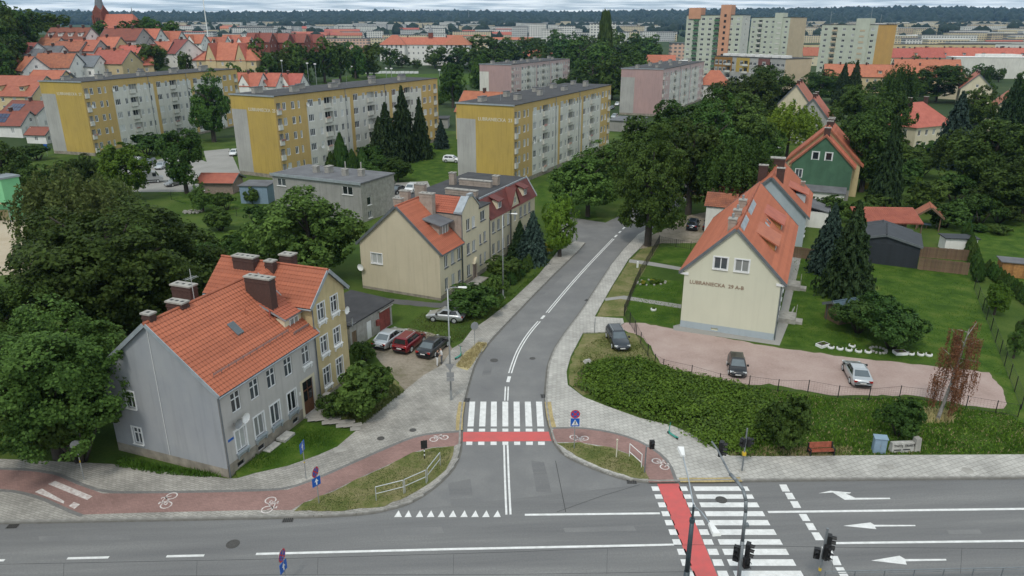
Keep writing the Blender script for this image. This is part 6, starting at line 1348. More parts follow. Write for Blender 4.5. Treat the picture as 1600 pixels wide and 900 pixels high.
CR['bluespruce'] = [cm('crown', crown_conifer(9000, 95, .055, 24), 'leaf_blue')]
CR['farspruce'] = [cm('crown', crown_conifer(2200, 97, .11, 14), 'leaf_needle')]
CR['birch'] = [cm('crown', crown_weep(13000, 100, .04), 'leaf_olive')]
CR['willow'] = [cm('crown', crown_weep(12000, 103, .045), 'leaf_light')]
CR['weepdark'] = [cm('crown', crown_weep(14000, 104, .042), 'leaf_dark')]
CR['poplar'] = [cm('crown', crown_column(5000, 110, .11, .55), 'leaf_dark')]
CR['thuja'] = [cm('crown', crown_column(2600, 111 + j, .16, .9), 'leaf_thuja') for j in range(2)]
CR['shrub'] = [cm('crown', crown_broad(7000, 120 + j, hz=.8, lobes=26, leaf=.075), 'leaf_mid') for j in range(2)]
CR['shrubdark'] = [cm('crown', crown_broad(7000, 124, hz=.8, lobes=26, leaf=.075), 'leaf_dark')]
CR['shrublight'] = [cm('crown', crown_broad(6000, 126, hz=.8, lobes=24, leaf=.08), 'leaf_light')]
CR['juniper'] = [cm('crown', crown_broad(9000, 128, hz=.6, lobes=30, leaf=.06), 'leaf_thuja')]
CR['yellow'] = [cm('crown', crown_broad(3500, 130, hz=.7, lobes=16, leaf=.09), 'leaf_yellow')]
CR['bluegrey'] = [cm('crown', crown_broad(3500, 132, hz=.8, lobes=16, leaf=.09), 'leaf_blue')]
COLUMN = {'spruce', 'bluespruce', 'farspruce', 'poplar', 'thuja'}
SHRUB = {'shrub', 'shrubdark', 'shrublight', 'juniper', 'yellow', 'bluegrey'}
_tk = {}
def trunk_mesh(kind):
    if kind in _tk: return _tk[kind]
    rnd = random.Random(len(_tk) + 3); mb = MB(); m_ = 'bark_birch' if kind in ('birch',) else 'bark'
    if kind in COLUMN: mb.tube((0, 0, 0), (0, 0, .92), .028, 7, 0, .005)
    elif kind in SHRUB:
        for k in range(5): a = k * 1.256; mb.tube((.04 * math.cos(a), .04 * math.sin(a), 0), (.25 * math.cos(a), .25 * math.sin(a), .75), .02, 5, 0, .008)
    else:
        mb.tube((0, 0, 0), (0, 0, .32), .034, 9, 0, .026, False)
        mb.tube((0, 0, .32), (.01, .01, .78), .026, 8, 0, .010, False)
        for k in range(9):
            a = k * 2.4; z = .28 + k * .045; r = rnd.uniform(.17, .28); e = (r * math.cos(a), r * math.sin(a), z + rnd.uniform(.14, .24)); mid = (e[0] * .5, e[1] * .5, z + .09)
            mb.tube((0, 0, z), mid, .013, 6, 0, .009, False); mb.tube(mid, e, .009, 5, 0, .004, False)
    _tk[kind] = mb.mesh('trunk', [m_], True); return _tk[kind]
_tc = [0]
def plant(kind, p, height, width, label, group=None, z0=None, cat=None, name=None, foot=None):
    """height of the whole plant, width of its crown; foot: fraction of the height below the crown"""
    _tc[0] += 1; rnd = random.Random(_tc[0] * 17); shr = kind in SHRUB
    nm = name or ('shrub' if shr else ('conifer' if kind in ('spruce', 'bluespruce', 'farspruce', 'thuja') else 'tree'))
    t = thing(nm, label, cat or ('shrub' if shr else 'tree'), (p[0], p[1], (p[2] if len(p) > 2 else 0) if z0 is None else z0), rnd.uniform(0, 6.28), group)
    me = CR[kind][_tc[0] % len(CR[kind])]; o = obj('trunk', trunk_mesh(kind), t)
    kz = .78 if kind in ('birch', 'willow', 'weepdark') else 1; o.scale = (height * kz, height * kz, height * kz) if not shr else (width, width, height * .6)
    c = obj('crown', me, t)
    if kind in COLUMN:
        f = .06 if foot is None else foot; c.location = (0, 0, height * f); c.scale = (width / 2, width / 2, height * (1 - f))
    elif shr:
        hz = .88; c.location = (0, 0, height * .5); c.scale = (width / 2 / .95, width / 2 / .95, height * .5 / hz)
    elif kind in ('birch', 'willow', 'weepdark'):
        c.location = (0, 0, height * .56); c.scale = (width / 2, width / 2, height * .42)
    else:
        f = (.10 if kind == 'linden' else .04) if foot is None else foot; c.location = (0, 0, height * (1 + f) / 2); c.scale = (width / 2 * 1.02, width / 2 * 1.02, height * (1 - f) / 2 / .98)
    return t
def plant_px(kind, bx, by, ty, wpx, label, group=None, terrain=False, **k):
    p = PT(bx, by) if terrain else P(bx, by); h = top_height(p, ty); q = Vector((p.x, p.y, p.z + h * .6)); w = wpx / scale_at(q) * (1.12 if kind not in COLUMN else 1)
    return plant(kind, p, h, w, label, group, **k)
# near and middle ground, one by one
for a in (
 ('big0', 92, 715, 474, 262, 'huge maple left of the grey gable wall, over the cycle path'),
 ('big1', 205, 548, 292, 300, 'huge spreading maple in the middle of the left hand grove'),
 ('big2', 10, 640, 408, 190, 'dark maple at the left edge behind the nearest tree'),
 ('dark', 300, 500, 405, 130, 'dark tree close behind the grey house roof'),
 ('dark', 355, 470, 368, 110, 'dark tree rising behind the rear chimneys of the grey house'),
 ('birch', 128, 440, 236, 140, 'drooping olive birch beside the sandy lot'),
 ('birch', 182, 385, 262, 80, 'smaller drooping birch right of the big birch'),
 ('dark', 62, 330, 256, 70, 'dark tree left of the leftmost yellow block foot'),
 ('dark', 12, 330, 215, 90, 'dark tree at the left edge above the green building'),
 ('light', 205, 312, 218, 82, 'bright green tree in front of the leftmost yellow block'),
 ('dark', 141, 300, 238, 50, 'small sumac like tree under the ochre end wall'),
 ('dark', 292, 302, 196, 74, 'dark slender tree by the left car park'),
 ('mid', 318, 330, 285, 40, 'small round tree beside the red roofed shelter'),
 ('mid', 488, 440, 284, 172, 'big round maple between the flat grey and beige houses'),
 ('mid', 388, 420, 352, 70, 'round garden tree behind the grey house'),
 ('light', 372, 395, 358, 50, 'pale bush tree left of the round garden tree'),
 ('mid', 335, 222, 108, 66, 'tall loose tree at the far end of the leftmost yellow block'),
 ('shrubdark', 230, 243, 204, 62, 'dark rounded bush at the foot of the leftmost block'),
 ('spruce', 632, 252, 134, 58, 'tallest dark spruce in front of the middle yellow block'),
 ('spruce', 658, 248, 152, 44, 'spruce right of the tallest one by the middle block'),
 ('spruce', 606, 255, 160, 60, 'spruce left of the tallest one by the middle block'),
 ('spruce', 595, 258, 182, 52, 'lower leftmost spruce by the middle block'),
 ('bluespruce', 690, 232, 186, 30, 'small blue spruce at the right end of the middle block'),
 ('thuja', 535, 274, 212, 26, 'tall thuja, tallest of the clump by the middle block'),
 ('thuja', 519, 276, 240, 22, 'thuja at the left of the clump by the middle block'),
 ('thuja', 552, 274, 236, 22, 'thuja right of the tallest in the clump by the middle block'),
 ('thuja', 567, 272, 236, 24, 'thuja at the right of the clump by the middle block'),
 ('shrubdark', 578, 262, 222, 40, 'dark bush between the thujas and the spruces'),
 ('mid', 591, 282, 243, 46, 'left one of two clipped round trees on the block lawn'),
 ('dark', 622, 284, 245, 46, 'right one of two clipped round trees on the block lawn'),
 ('mid', 918, 338, 222, 108, 'broad round tree left of the side street lane'),
 ('linden', 1012, 384, 205, 112, 'big dense linden with visible trunk beside the side street'),
 ('dark', 1075, 335, 178, 118, 'dark avenue tree right behind the big linden'),
 ('dark', 1010, 310, 176, 105, 'avenue tree left behind the big linden'),
 ('mid', 962, 300, 212, 85, 'avenue tree at the corner of the third yellow block'),
 ('dark', 1060, 285, 150, 105, 'third avenue tree on the left row'),
 ('mid', 1105, 290, 142, 110, 'lush avenue tree in the middle of the row'),
 ('mid', 1148, 260, 138, 105, 'lush avenue tree right of the middle'),
 ('dark', 1165, 220, 108, 100, 'tall avenue tree at the far bend'),
 ('dark', 1195, 195, 98, 90, 'farthest tall avenue tree before the tower block'),
 ('dark', 1130, 205, 118, 70, 'darker avenue tree in the far left row'),
 ('weepdark', 1143, 352, 192, 100, 'dark drooping tree left of the tiled side wings'),
 ('willow', 1228, 252, 148, 84, 'bright green willow like tree left of the green house'),
 ('mid', 1190, 262, 190, 60, 'avenue tree beside the willow like tree'),
 ('bluespruce', 832, 412, 330, 62, 'blue green conifer in front of the burgundy roof'),
 ('spruce', 812, 402, 345, 46, 'dark conifer left of the blue green one'),
 ('light', 874, 402, 303, 52, 'bright young tree at the lane corner'),
 ('yellow', 852, 396, 376, 26, 'yellow flowering bush beside the front garden fence'),
 ('shrub', 738, 492, 444, 82, 'big leafy bush at the corner of the beige house'),
 ('shrubdark', 795, 438, 396, 60, 'dark shrub in front of the beige terrace'),
 ('shrub', 780, 462, 425, 34, 'small garden shrub beside the second lamp post'),
 ('shrub', 570, 648, 560, 112, 'broad leafy bush beside the yellow tenement'),
 ('shrub', 520, 652, 610, 46, 'low bush beside the tenement entrance'),
 ('shrubdark', 128, 722, 585, 130, 'dark ivy mass climbing at the grey gable wall'),
 ('shrub', 570, 565, 530, 40, 'low bush against the garage wall'),
 ('spruce', 1320, 462, 314, 96, 'tall dark spruce on the lawn beside the black garage'),
 ('bluespruce', 1290, 425, 318, 74, 'blue green conifer left of the tall lawn spruce'),
 ('juniper', 1392, 545, 472, 92, 'spreading dark juniper, larger of the lawn pair'),
 ('juniper', 1340, 520, 458, 70, 'spreading juniper over the little blue roofed hut'),
 ('juniper', 1368, 510, 450, 62, 'juniper crown behind the little blue roofed hut'),
 ('shrubdark', 1225, 702, 606, 76, 'dark pointed bush on the verge above the bench'),
 ('shrubdark', 1402, 680, 616, 66, 'dark bush on the verge behind the cable cabinet'),
 ('light', 1553, 492, 440, 38, 'young round tree by the right hand fence'),
 ('mid', 1583, 560, 512, 26, 'young thin tree at the right edge below the first'),
 ('mid', 1594, 528, 494, 20, 'tiny sapling at the right edge'),
 ('dark', 1345, 300, 165, 92, 'dark tree behind the carport, right of the green house'),
 ('spruce', 1378, 330, 178, 60, 'dark spruce behind the carport'),
 ('dark', 1330, 228, 128, 76, 'dark tree above the green house roof'),
 ('dark', 1376, 245, 132, 78, 'broad dark tree beyond the carport garden'),
 ('bluespruce', 1482, 262, 143, 76, 'tall blue spruce in front of the yellow hipped house'),
 ('weepdark', 1395, 190, 88, 50, 'tall drooping tree before the long orange roof'),
 ('dark', 1462, 160, 98, 92, 'wide crowned tree in front of the far orange roofs'),
 ('dark', 1540, 310, 178, 120, 'large dark tree in the right garden, nearer one'),
 ('weepdark', 1500, 290, 190, 90, 'dark drooping tree left of the large garden tree'),
 ('dark', 1596, 345, 232, 120, 'dark tree at the right edge over the lawn'),
 ('spruce', 1565, 240, 118, 66, 'dark spruce at the upper right'),
 ('dark', 1590, 220, 108, 70, 'dark tree at the upper right corner'),
 ('mid', 1520, 215, 128, 60, 'mid green tree between the orange roofs at right'),
 ('spruce', 1312, 165, 98, 36, 'left one of two spruces before the long orange tenement'),
 ('spruce', 1330, 165, 94, 38, 'right one of two spruces before the long orange tenement'),
 ('dark', 1282, 160, 106, 62, 'round tree left of the long orange tenement'),
 ('shrublight', 1433, 300, 272, 26, 'pale flowering shrub in the right garden'),
 ('shrub', 1440, 330, 300, 46, 'rounded garden shrub left of the gazebo'),
 ('bluegrey', 1447, 322, 298, 40, 'blue grey low conifer in the right garden'),
 ('shrub', 1475, 355, 312, 58, 'spreading garden shrub above the gazebo'),
 ('shrubdark', 1360, 335, 300, 46, 'dark garden shrub behind the carport'),
 ('yellow', 1349, 298, 282, 16, 'little yellow conifer beside the green house'),
 ('shrub', 1530, 362, 348, 30, 'low shrub row on the neighbouring lawn'),
 ('shrub', 1560, 366, 350, 34, 'pale low shrub on the neighbouring lawn'),
 ('dark', 708, 170, 94, 46, 'round tree behind the left end of the third yellow block'),
 ('dark', 752, 150, 80, 40, 'tall narrow tree left of the pale pink block'),
 ('mid', 903, 150, 106, 46, 'leafy tree in front of the pale pink block'),
 ('shrub', 880, 150, 118, 30, 'smaller leafy tree beside the pale pink block'),
 ('light', 690, 165, 140, 30, 'pale tree at the right end of the middle block'),
 ): plant_px(*a)
# low tree belts: told apart only as belts
for k, (x, y, t, w, kd) in enumerate(((408, 132, 60, 46, 'farmid'), (432, 134, 72, 42, 'fardark'), (456, 132, 64, 44, 'farmid'), (482, 130, 62, 46, 'fardark'), (508, 130, 58, 46, 'farmid'), (532, 128, 60, 46, 'fardark'), (556, 124, 66, 40, 'farmid'), (575, 122, 62, 44, 'fardark'), (420, 138, 84, 36, 'farmid'), (470, 138, 84, 38, 'fardark'), (395, 130, 74, 34, 'fardark'))):
    plant_px(kd, x, y, t, w, 'leafy tree in the belt between the middle block and the football pitch', 'trees of the pitch belt', True)
for k, (x, y, t, w, kd) in enumerate(((610, 106, 70, 30, 'fardark'), (628, 106, 84, 26, 'farmid'), (652, 108, 92, 20, 'farmid'), (680, 107, 68, 38, 'fardark'), (716, 108, 68, 42, 'fardark'), (745, 106, 54, 46, 'farmid'), (775, 108, 52, 52, 'fardark'), (800, 108, 58, 46, 'farmid'), (770, 118, 70, 60, 'fardark'), (735, 112, 74, 40, 'farmid'))):
    plant_px(kd, x, y, t, w, 'leafy tree in the row before the white school', 'trees before the school', True)
forest = [(850, 92, 56, 46), (872, 94, 46, 42), (895, 96, 50, 44), (918, 102, 52, 46), (960, 102, 46, 44), (985, 102, 52, 46), (830, 96, 54, 40), (905, 118, 58, 52), (935, 122, 60, 58), (968, 128, 62, 56), (992, 122, 68, 50), (940, 142, 72, 60), (975, 140, 76, 56), (915, 132, 72, 50), (1000, 100, 56, 40), (862, 106, 62, 44), (840, 112, 70, 40), (880, 112, 62, 50), (815, 104, 62, 40), (1020, 96, 54, 36), (955, 156, 84, 58), (925, 152, 88, 50)]
for k, (x, y, t, w) in enumerate(forest): plant_px('farmid' if k % 3 else 'fardark', x, y, t, w, 'tree of the dense wood behind the pale pink block', 'wood behind the pale pink block', True)
plant_px('poplar', 943, 118, 21, 24, 'tall pointed poplar standing over the wood')
for x, y, t, w, l_ in ((524, 134, 97, 13, 'left small spruce on the pitch edge'), (556, 134, 101, 18, 'right small spruce on the pitch edge'), (585, 130, 112, 12, 'tiny tree on the football pitch edge')): plant_px('farspruce', x, y, t, w, l_)
plant_px('dark', 241, 117, 66, 54, 'dark round tree in front of the terrace below the church', terrain=True)
plant_px('dark', 83, 108, 83, 32, 'small dark tree among the old town roofs', terrain=True)
plant_px('willow', 144, 84, 46, 32, 'pale weeping willow left of the church trees', terrain=True)
for k, (x, y, t, w, l_) in enumerate(((178, 66, 32, 44, 'tree hiding the foot of the church tower'), (225, 62, 24, 50, 'dark tree right of the church roof'), (252, 60, 26, 44, 'second dark tree right of the church roof'), (278, 58, 28, 44, 'olive tree farther right of the church roof'), (205, 66, 40, 30, 'small tree under the church roof'), (300, 95, 74, 30, 'tree beside the white sloping house'), (372, 125, 98, 40, 'tree right of the yellow villa'), (390, 132, 104, 36, 'second tree right of the yellow villa'), (352, 130, 112, 26, 'conifer like bush before the yellow villa'))):
    p = PD(x, 430 if k < 5 else 300); h = top_height(p, t); plant('fardark' if k % 2 else 'farmid', p, max(7, h), w / scale_at(p), l_)
rnd = random.Random(4)
for k in range(64):                                       # wooded church hill
    u = rnd.uniform(-60, 128); d = rnd.uniform(262, 330); p = PD(u, d + (40 if u > 66 else 0))
    if u > 66 and d < 322: continue
    plant(rnd.choice(['farmid', 'fardark', 'fardark']), p, rnd.uniform(14, 19) * (1.0 if u < 62 else .72), rnd.uniform(12, 16), 'dark tree of the wooded hill left of the church', 'trees of the wooded hill')
for k in range(110):                                       # scattered trees in the right hand town and beyond
    d = rnd.uniform(330, 900); x = rnd.uniform(1180, 1640); p = PD(x, d); plant(rnd.choice(['farmid', 'fardark']), p, rnd.uniform(7, 12), rnd.uniform(7, 11), 'small green tree among the houses of the far right town', 'trees of the far right town')
for k in range(50):
    d = rnd.uniform(620, 1200); x = rnd.uniform(260, 1080); p = PD(x, d); plant(rnd.choice(['farmid', 'fardark']), p, rnd.uniform(8, 13), rnd.uniform(9, 14), 'small green tree among the far estates', 'trees of the far estates')
# gap fillers: back gardens
for k, (x, y, t, w, kd) in enumerate(((20, 275, 235, 60, 'shrubdark'), (70, 300, 262, 60, 'shrubdark'), (100, 275, 248, 50, 'shrub'), (60, 250, 222, 44, 'shrubdark'), (345, 360, 320, 50, 'shrub'), (400, 350, 318, 40, 'shrubdark'), (310, 395, 350, 60, 'shrub'), (430, 420, 390, 60, 'shrubdark'), (180, 262, 235, 40, 'shrub'), (355, 328, 296, 30, 'shrubdark'), (395, 318, 288, 30, 'shrub'))):
    plant_px(kd, x, y, t, w, 'garden bush in the overgrown plots behind the grey house', 'bushes of the overgrown plots')
for k, (x, y, t, w, kd) in enumerate(((1290, 345, 300, 50, 'shrub'), (1345, 350, 310, 40, 'shrubdark'), (1395, 310, 262, 60, 'shrubdark'), (1420, 285, 245, 50, 'shrub'), (1440, 275, 238, 50, 'shrubdark'), (1400, 235, 205, 50, 'shrub'), (1455, 245, 215, 44, 'shrub'), (1530, 350, 300, 60, 'shrubdark'), (1505, 345, 306, 46, 'shrub'), (1450, 330, 272, 60, 'shrubdark'), (1490, 318, 268, 66, 'shrubdark'), (1540, 325, 270, 70, 'shrubdark'), (1580, 330, 280, 60, 'shrubdark'), (1420, 262, 222, 56, 'shrubdark'), (1520, 268, 228, 60, 'shrub'), (1580, 270, 225, 66, 'shrubdark'), (1370, 290, 250, 56, 'shrubdark'), (1560, 348, 312, 56, 'shrubdark'))):
    plant_px(kd, x, y, t, w, 'garden bush in the shady plots around the carport', 'bushes of the shady plots')
for k in range(9):                                        # clipped thuja row right of the store
    a, b = P(1508, 372), P(1528, 440); p = a.lerp(b, k / 8); plant('thuja', (p.x, p.y, 0), 2.7, 1.3, 'thuja in the clipped row beside the dark roofed store', 'thuja row beside the store')
for k in range(14):
    a, b = P(1542, 428), P(1625, 492); p = a.lerp(b, k / 13); plant('thuja', (p.x, p.y, 0), 1.9, 1.1, 'thuja in the low row in front of the orange shed', 'thuja row before the orange shed')
for k in range(7):
    a, b = P(800, 444), P(838, 408); p = a.lerp(b, k / 6); plant('thuja', (p.x, p.y, 0), 1.9, 1.2, 'thuja along the front garden fence of the beige terrace', 'thuja row of the terrace garden')
# the long hedge of shrubs by the corner (reads as one mass)
def mass(name, poly, n, hmax, leaf, m, label, seed, cat='hedge', hmin=.3, edge=1.2, blob=.9, kind=None):
    """dome-like thicket over a ground polygon; leaves on the shells of many bushes"""
    global RNG; RNG = np.random.default_rng(seed); P2 = np.array([(p.x, p.y) for p in poly]); lo, hi = P2.min(0), P2.max(0)
    def inside(q):
        c = np.zeros(len(q), bool); j = len(P2) - 1
        for i in range(len(P2)):
            a, b = P2[i], P2[j]; t = ((a[1] > q[:, 1]) != (b[1] > q[:, 1])) & (q[:, 0] < (b[0] - a[0]) * (q[:, 1] - a[1]) / (b[1] - a[1] + 1e-12) + a[0]); c ^= t; j = i
        return c
    def dist(q):
        d = np.full(len(q), 1e9)
        for i in range(len(P2)):
            a, b = P2[i], P2[(i + 1) % len(P2)]; ab = b - a; t = np.clip(((q - a) @ ab) / (ab @ ab), 0, 1); d = np.minimum(d, np.linalg.norm(q - (a + t[:, None] * ab), axis=1))
        return d
    q = RNG.uniform(lo, hi, (n * 4, 2)); q = q[inside(q)]; nb = max(12, int(len(q) ** .5 * 2)); bc = q[RNG.choice(len(q), min(nb, len(q)), False)]
    bd = np.minimum(1, dist(bc) / edge); bh = hmax * (hmin + (1 - hmin) * bd ** .6) * RNG.uniform(.8, 1.12, len(bc)); br = blob * RNG.uniform(.7, 1.2, len(bc))
    k = RNG.integers(0, len(bc), n); v = unit(n); v[:, 2] = np.abs(v[:, 2]) ** .8
    C = np.zeros((n, 3)); C[:, :2] = bc[k] + v[:, :2] * br[k][:, None]; C[:, 2] = (bh[k] - br[k] * .7).clip(0) * RNG.uniform(.5, 1, n) + v[:, 2] * br[k] * .75
    C[:, 2] = np.maximum(C[:, 2], .05); v[:, 2] += .5
    V, Fq = leaf_quads(C, v, leaf, 1.5, .6); return V, Fq
V, Fq = mass('hedge', px([(905, 598), (918, 582), (950, 572), (1000, 572), (1045, 588), (1090, 600), (1150, 612), (1195, 628), (1215, 655), (1210, 690), (1185, 708), (1150, 706), (1112, 694), (1062, 664), (1010, 650), (960, 632), (928, 616)]), 52000, 1.6, .15, 'leaf_hedge', '', 31)
hc = V.reshape(-1, 4, 3).mean(1); hi_ = ((np.sin(hc[:, 0] * 1.3) + np.sin(hc[:, 1] * 1.7 + hc[:, 0] * .6) + RNG.normal(size=len(hc)) * .9) > 1.1) * 1 + (RNG.uniform(size=len(hc)) < .06) * 1
tag(obj('hedge', tri_mesh('hedge', V, Fq, ['leaf_hedge', 'leaf_mid', 'leaf_light'], hi_)), 'long bright green shrub thicket along the slab pavement corner', 'hedge')
# weeds and rough grass (nobody could count them)
def tufts(poly, n, h, w, m, label, seed, name='weeds'):
    global RNG; RNG = np.random.default_rng(seed); P2 = [(p.x, p.y) for p in poly]; lo = np.min(P2, 0); hi = np.max(P2, 0)
    q = RNG.uniform(lo, hi, (n * 3, 2)); c = np.zeros(len(q), bool); j = len(P2) - 1
    for i in range(len(P2)):
        a, b = P2[i], P2[j]; t = ((a[1] > q[:, 1]) != (b[1] > q[:, 1])) & (q[:, 0] < (b[0] - a[0]) * (q[:, 1] - a[1]) / (b[1] - a[1] + 1e-12) + a[0]); c ^= t; j = i
    q = q[c][:n]; n = len(q); a = RNG.uniform(0, 6.28, n); hh = h * RNG.uniform(.4, 1.2, n) * (.6 + .5 * np.sin(q[:, 0] * .9) * np.sin(q[:, 1] * 1.1) + .3); ww = w * RNG.uniform(.6, 1.3, n)
    d = np.stack([np.cos(a), np.sin(a)], 1); z0 = poly[0].z; ln = RNG.normal(size=(n, 2)) * h * .35
    V = np.zeros((n, 3, 3)); V[:, 0, :2] = q - d * ww[:, None] / 2; V[:, 1, :2] = q + d * ww[:, None] / 2; V[:, 2, :2] = q + ln; V[:, :, 2] = z0; V[:, 2, 2] = z0 + np.abs(hh)
    return tag(obj(name, tri_mesh(name, V.reshape(-1, 3), np.arange(3 * n).reshape(-1, 3), [m])), label, kind='stuff')
vz = px([(1130, 700), (1200, 640), (1180, 605), (1300, 622), (1430, 622), (1515, 640), (1572, 645), (1640, 690), (1640, 708), (1400, 710), (1200, 713), (1145, 712)])
tufts(vz, 22000, .17, .14, 'leaf_hedge', 'tall weeds covering the verge between gravel yard and pavement', 61)
tufts(vz, 5000, .26, .15, 'leaf_light', 'lighter weeds scattered over the right hand verge', 62)
tufts(vz, 2600, .2, .12, 'leaf_straw', 'dry stalks scattered over the right hand verge', 65)
tufts(px([(1135, 712), (1200, 700), (1330, 700), (1330, 714), (1200, 715)]), 1500, .3, .08, 'leaf_straw', 'straw coloured grass along the pavement edge by the bench', 63)
tufts(px([(1430, 640), (1480, 640), (1490, 662), (1440, 662)]), 900, .45, .09, 'leaf_straw', 'pale dry grass round the dead birch', 64)
for i, (pl, n, h, m_, l_) in enumerate((([(461, 799), (520, 768), (605, 728), (675, 700), (708, 698), (695, 735), (640, 775), (550, 797)], 4500, .06, 'leaf_olive', 'short grass on the left island'), ([(872, 692), (955, 700), (1007, 731), (1012, 748), (940, 730)], 2200, .06, 'leaf_olive', 'short grass on the right island'))):
    tufts([p + Vector((0, 0, 0)) for p in px(pl, .15)], n, h, .06, m_, l_, 70 + i, 'grass_blades')
tufts(px([(380, 745), (400, 737), (450, 727), (500, 710), (525, 698), (550, 676), (500, 668), (478, 662), (440, 690), (400, 715), (372, 738)], .0), 9000, .24, .08, 'leaf_hedge', 'lush grass bed in front of the grey house facade', 72, 'grass_blades')
area('front_lawn', px([(372, 748), (400, 740), (450, 729), (500, 711), (527, 699), (556, 674), (500, 666), (478, 660), (440, 690), (400, 715), (368, 738)], .05), 'grass_lush', .135, 'small front lawn below the grey house facade', z0=.0)
area('bush_bed', px([(498, 648), (570, 660), (582, 650), (632, 610), (610, 590), (590, 575), (560, 600), (530, 620)], .05), 'grass_dry', .13, 'rough grassy bed under the leafy bush by the tenement', z0=0, seed=5, amp=.1)
tufts(px([(500, 650), (570, 661), (585, 650), (632, 612), (600, 590), (550, 615)], .13), 3500, .3, .08, 'leaf_olive', 'rough grass under the leafy bush by the tenement', 73, 'grass_blades')
tufts(px([(714, 572), (732, 577), (752, 550), (761, 537), (748, 535), (722, 557)], .13), 900, .3, .07, 'leaf_straw', 'straw coloured tall grass by the round sign', 74, 'grass_blades')
tufts(px([(190, 712), (250, 728), (320, 738), (350, 745), (320, 746), (250, 741), (180, 729)], .12), 1500, .35, .1, 'leaf_hedge', 'weeds along the foot of the grey gable wall', 75)
tufts(px([(600, 525), (640, 505), (660, 490), (790, 480), (765, 500), (738, 516), (708, 543), (690, 535), (650, 520)]), 5000, .16, .08, 'leaf_olive', 'patchy grass round the parked cars', 76, 'grass_blades')
tufts(px([(895, 585), (915, 540), (950, 522), (1000, 535), (1030, 572), (960, 574), (920, 580)]), 3500, .14, .08, 'leaf_olive', 'worn grass round the dark estate car', 77, 'grass_blades')
tufts(px([(835, 436), (870, 402), (900, 378), (893, 374), (862, 398), (828, 432)]), 1500, .25, .08, 'leaf_hedge', 'grass strip along the terrace garden fence', 78)
tufts(px([(780, 490), (842, 432), (835, 428), (770, 484)]), 1500, .2, .08, 'leaf_hedge', 'grass strip along the left footway', 79)
tufts(px([(1240, 400), (1330, 412), (1480, 430), (1515, 430), (1545, 520), (1585, 620), (1572, 605), (1545, 576), (1450, 566), (1330, 553), (1230, 535)]), 16000, .09, .09, 'leaf_hedge', 'mown grass of the lawn beside the cream house', 80, 'grass_blades')
tufts(px([(1002, 434), (1064, 441), (1058, 510), (1000, 501), (979, 491)]), 3500, .09, .09, 'leaf_hedge', 'mown grass of the small front lawn', 81, 'grass_blades')
# weeping dead birch
p = P(1464, 658); db = thing('dead_birch', 'dead weeping birch with brown hanging leaves by the gravel yard', 'tree', (p.x, p.y, 0), 0); hd = top_height(p, 516); rnd = random.Random(8)
bm_ = MB(); tips = []; top_ = Vector((1.1, .3, hd)); base = Vector((0, 0, 0)); mid = Vector((.55, .1, hd * .45)); bm_.tube(base, mid, .16, 8, 0, .1, False); bm_.tube(mid, top_, .1, 7, 0, .03, False)
for k in range(18):
    t = .3 + .7 * k / 18; s = base.lerp(mid, t / .45) if t < .45 else mid.lerp(top_, (t - .45) / .55); a = k * 2.4; l_ = rnd.uniform(1.0, 2.5) * (1.2 - .5 * t); e = s + Vector((math.cos(a) * l_, math.sin(a) * l_, rnd.uniform(.2, 1.2))); bm_.tube(s, e, .035, 5, 0, .012, False); tips += [s.lerp(e, f) for f in (.45, .6, .75, .9, 1.0)]
bm_.build('trunk', ['bark_birch'], db, smooth=True)
C = []; 
for q in tips:
    for st in range(5):
        o_ = q + Vector((rnd.uniform(-.25, .25), rnd.uniform(-.25, .25), 0)); l_ = min(rnd.uniform(.8, 3.0), o_.z - .6)
        for j in range(int(l_ / .075)): C.append((o_.x + rnd.uniform(-.05, .05), o_.y + rnd.uniform(-.05, .05), o_.z - j * .075))
C = np.array(C); RNG = np.random.default_rng(9); V, Fq = leaf_quads(C, unit(len(C)), .075, 1.8, .5); obj('crown', tri_mesh('crown', V, Fq, ['leaf_dead']), db)
# woods on the distant hills and slopes (one mass)
def wood(n, dmin, dmax, pxmin, pxmax, size, label, seed, reject=None):
    rnd = random.Random(seed); bm0 = bmesh.new(); bmesh.ops.create_icosphere(bm0, subdivisions=1, radius=1); v0 = np.array([v.co[:] for v in bm0.verts]); f0 = np.array([[v.index for v in f.verts] for f in bm0.faces]); bm0.free()
    V = []; Fs = []; k = 0; rg = np.random.default_rng(seed)
    for i in range(n):
        d = math.sqrt(rnd.uniform(dmin ** 2, dmax ** 2)); x_ = rnd.uniform(pxmin, pxmax); p = PD(x_, d)
        if reject and reject(x_, d): continue
        s = size * rnd.uniform(.6, 1.3); j = v0 * (1 + rg.uniform(-.28, .28, (len(v0), 1))) * np.array([s, s, s * rnd.uniform(.8, 1.2)]) + np.array([p.x, p.y, p.z + s * .55]); V.append(j); Fs.append(f0 + k); k += len(v0)
    return tag(obj('woods', tri_mesh('woods', np.concatenate(V), np.concatenate(Fs), ['leaf_wood'])), label, kind='stuff')
wood(13000, 2650, 4600, -500, 2100, 15, 'dark woods covering the hills on the horizon', 3)
wood(900, 1250, 2650, 150, 1700, 10, 'scattered clumps of trees on the far slope', 4)

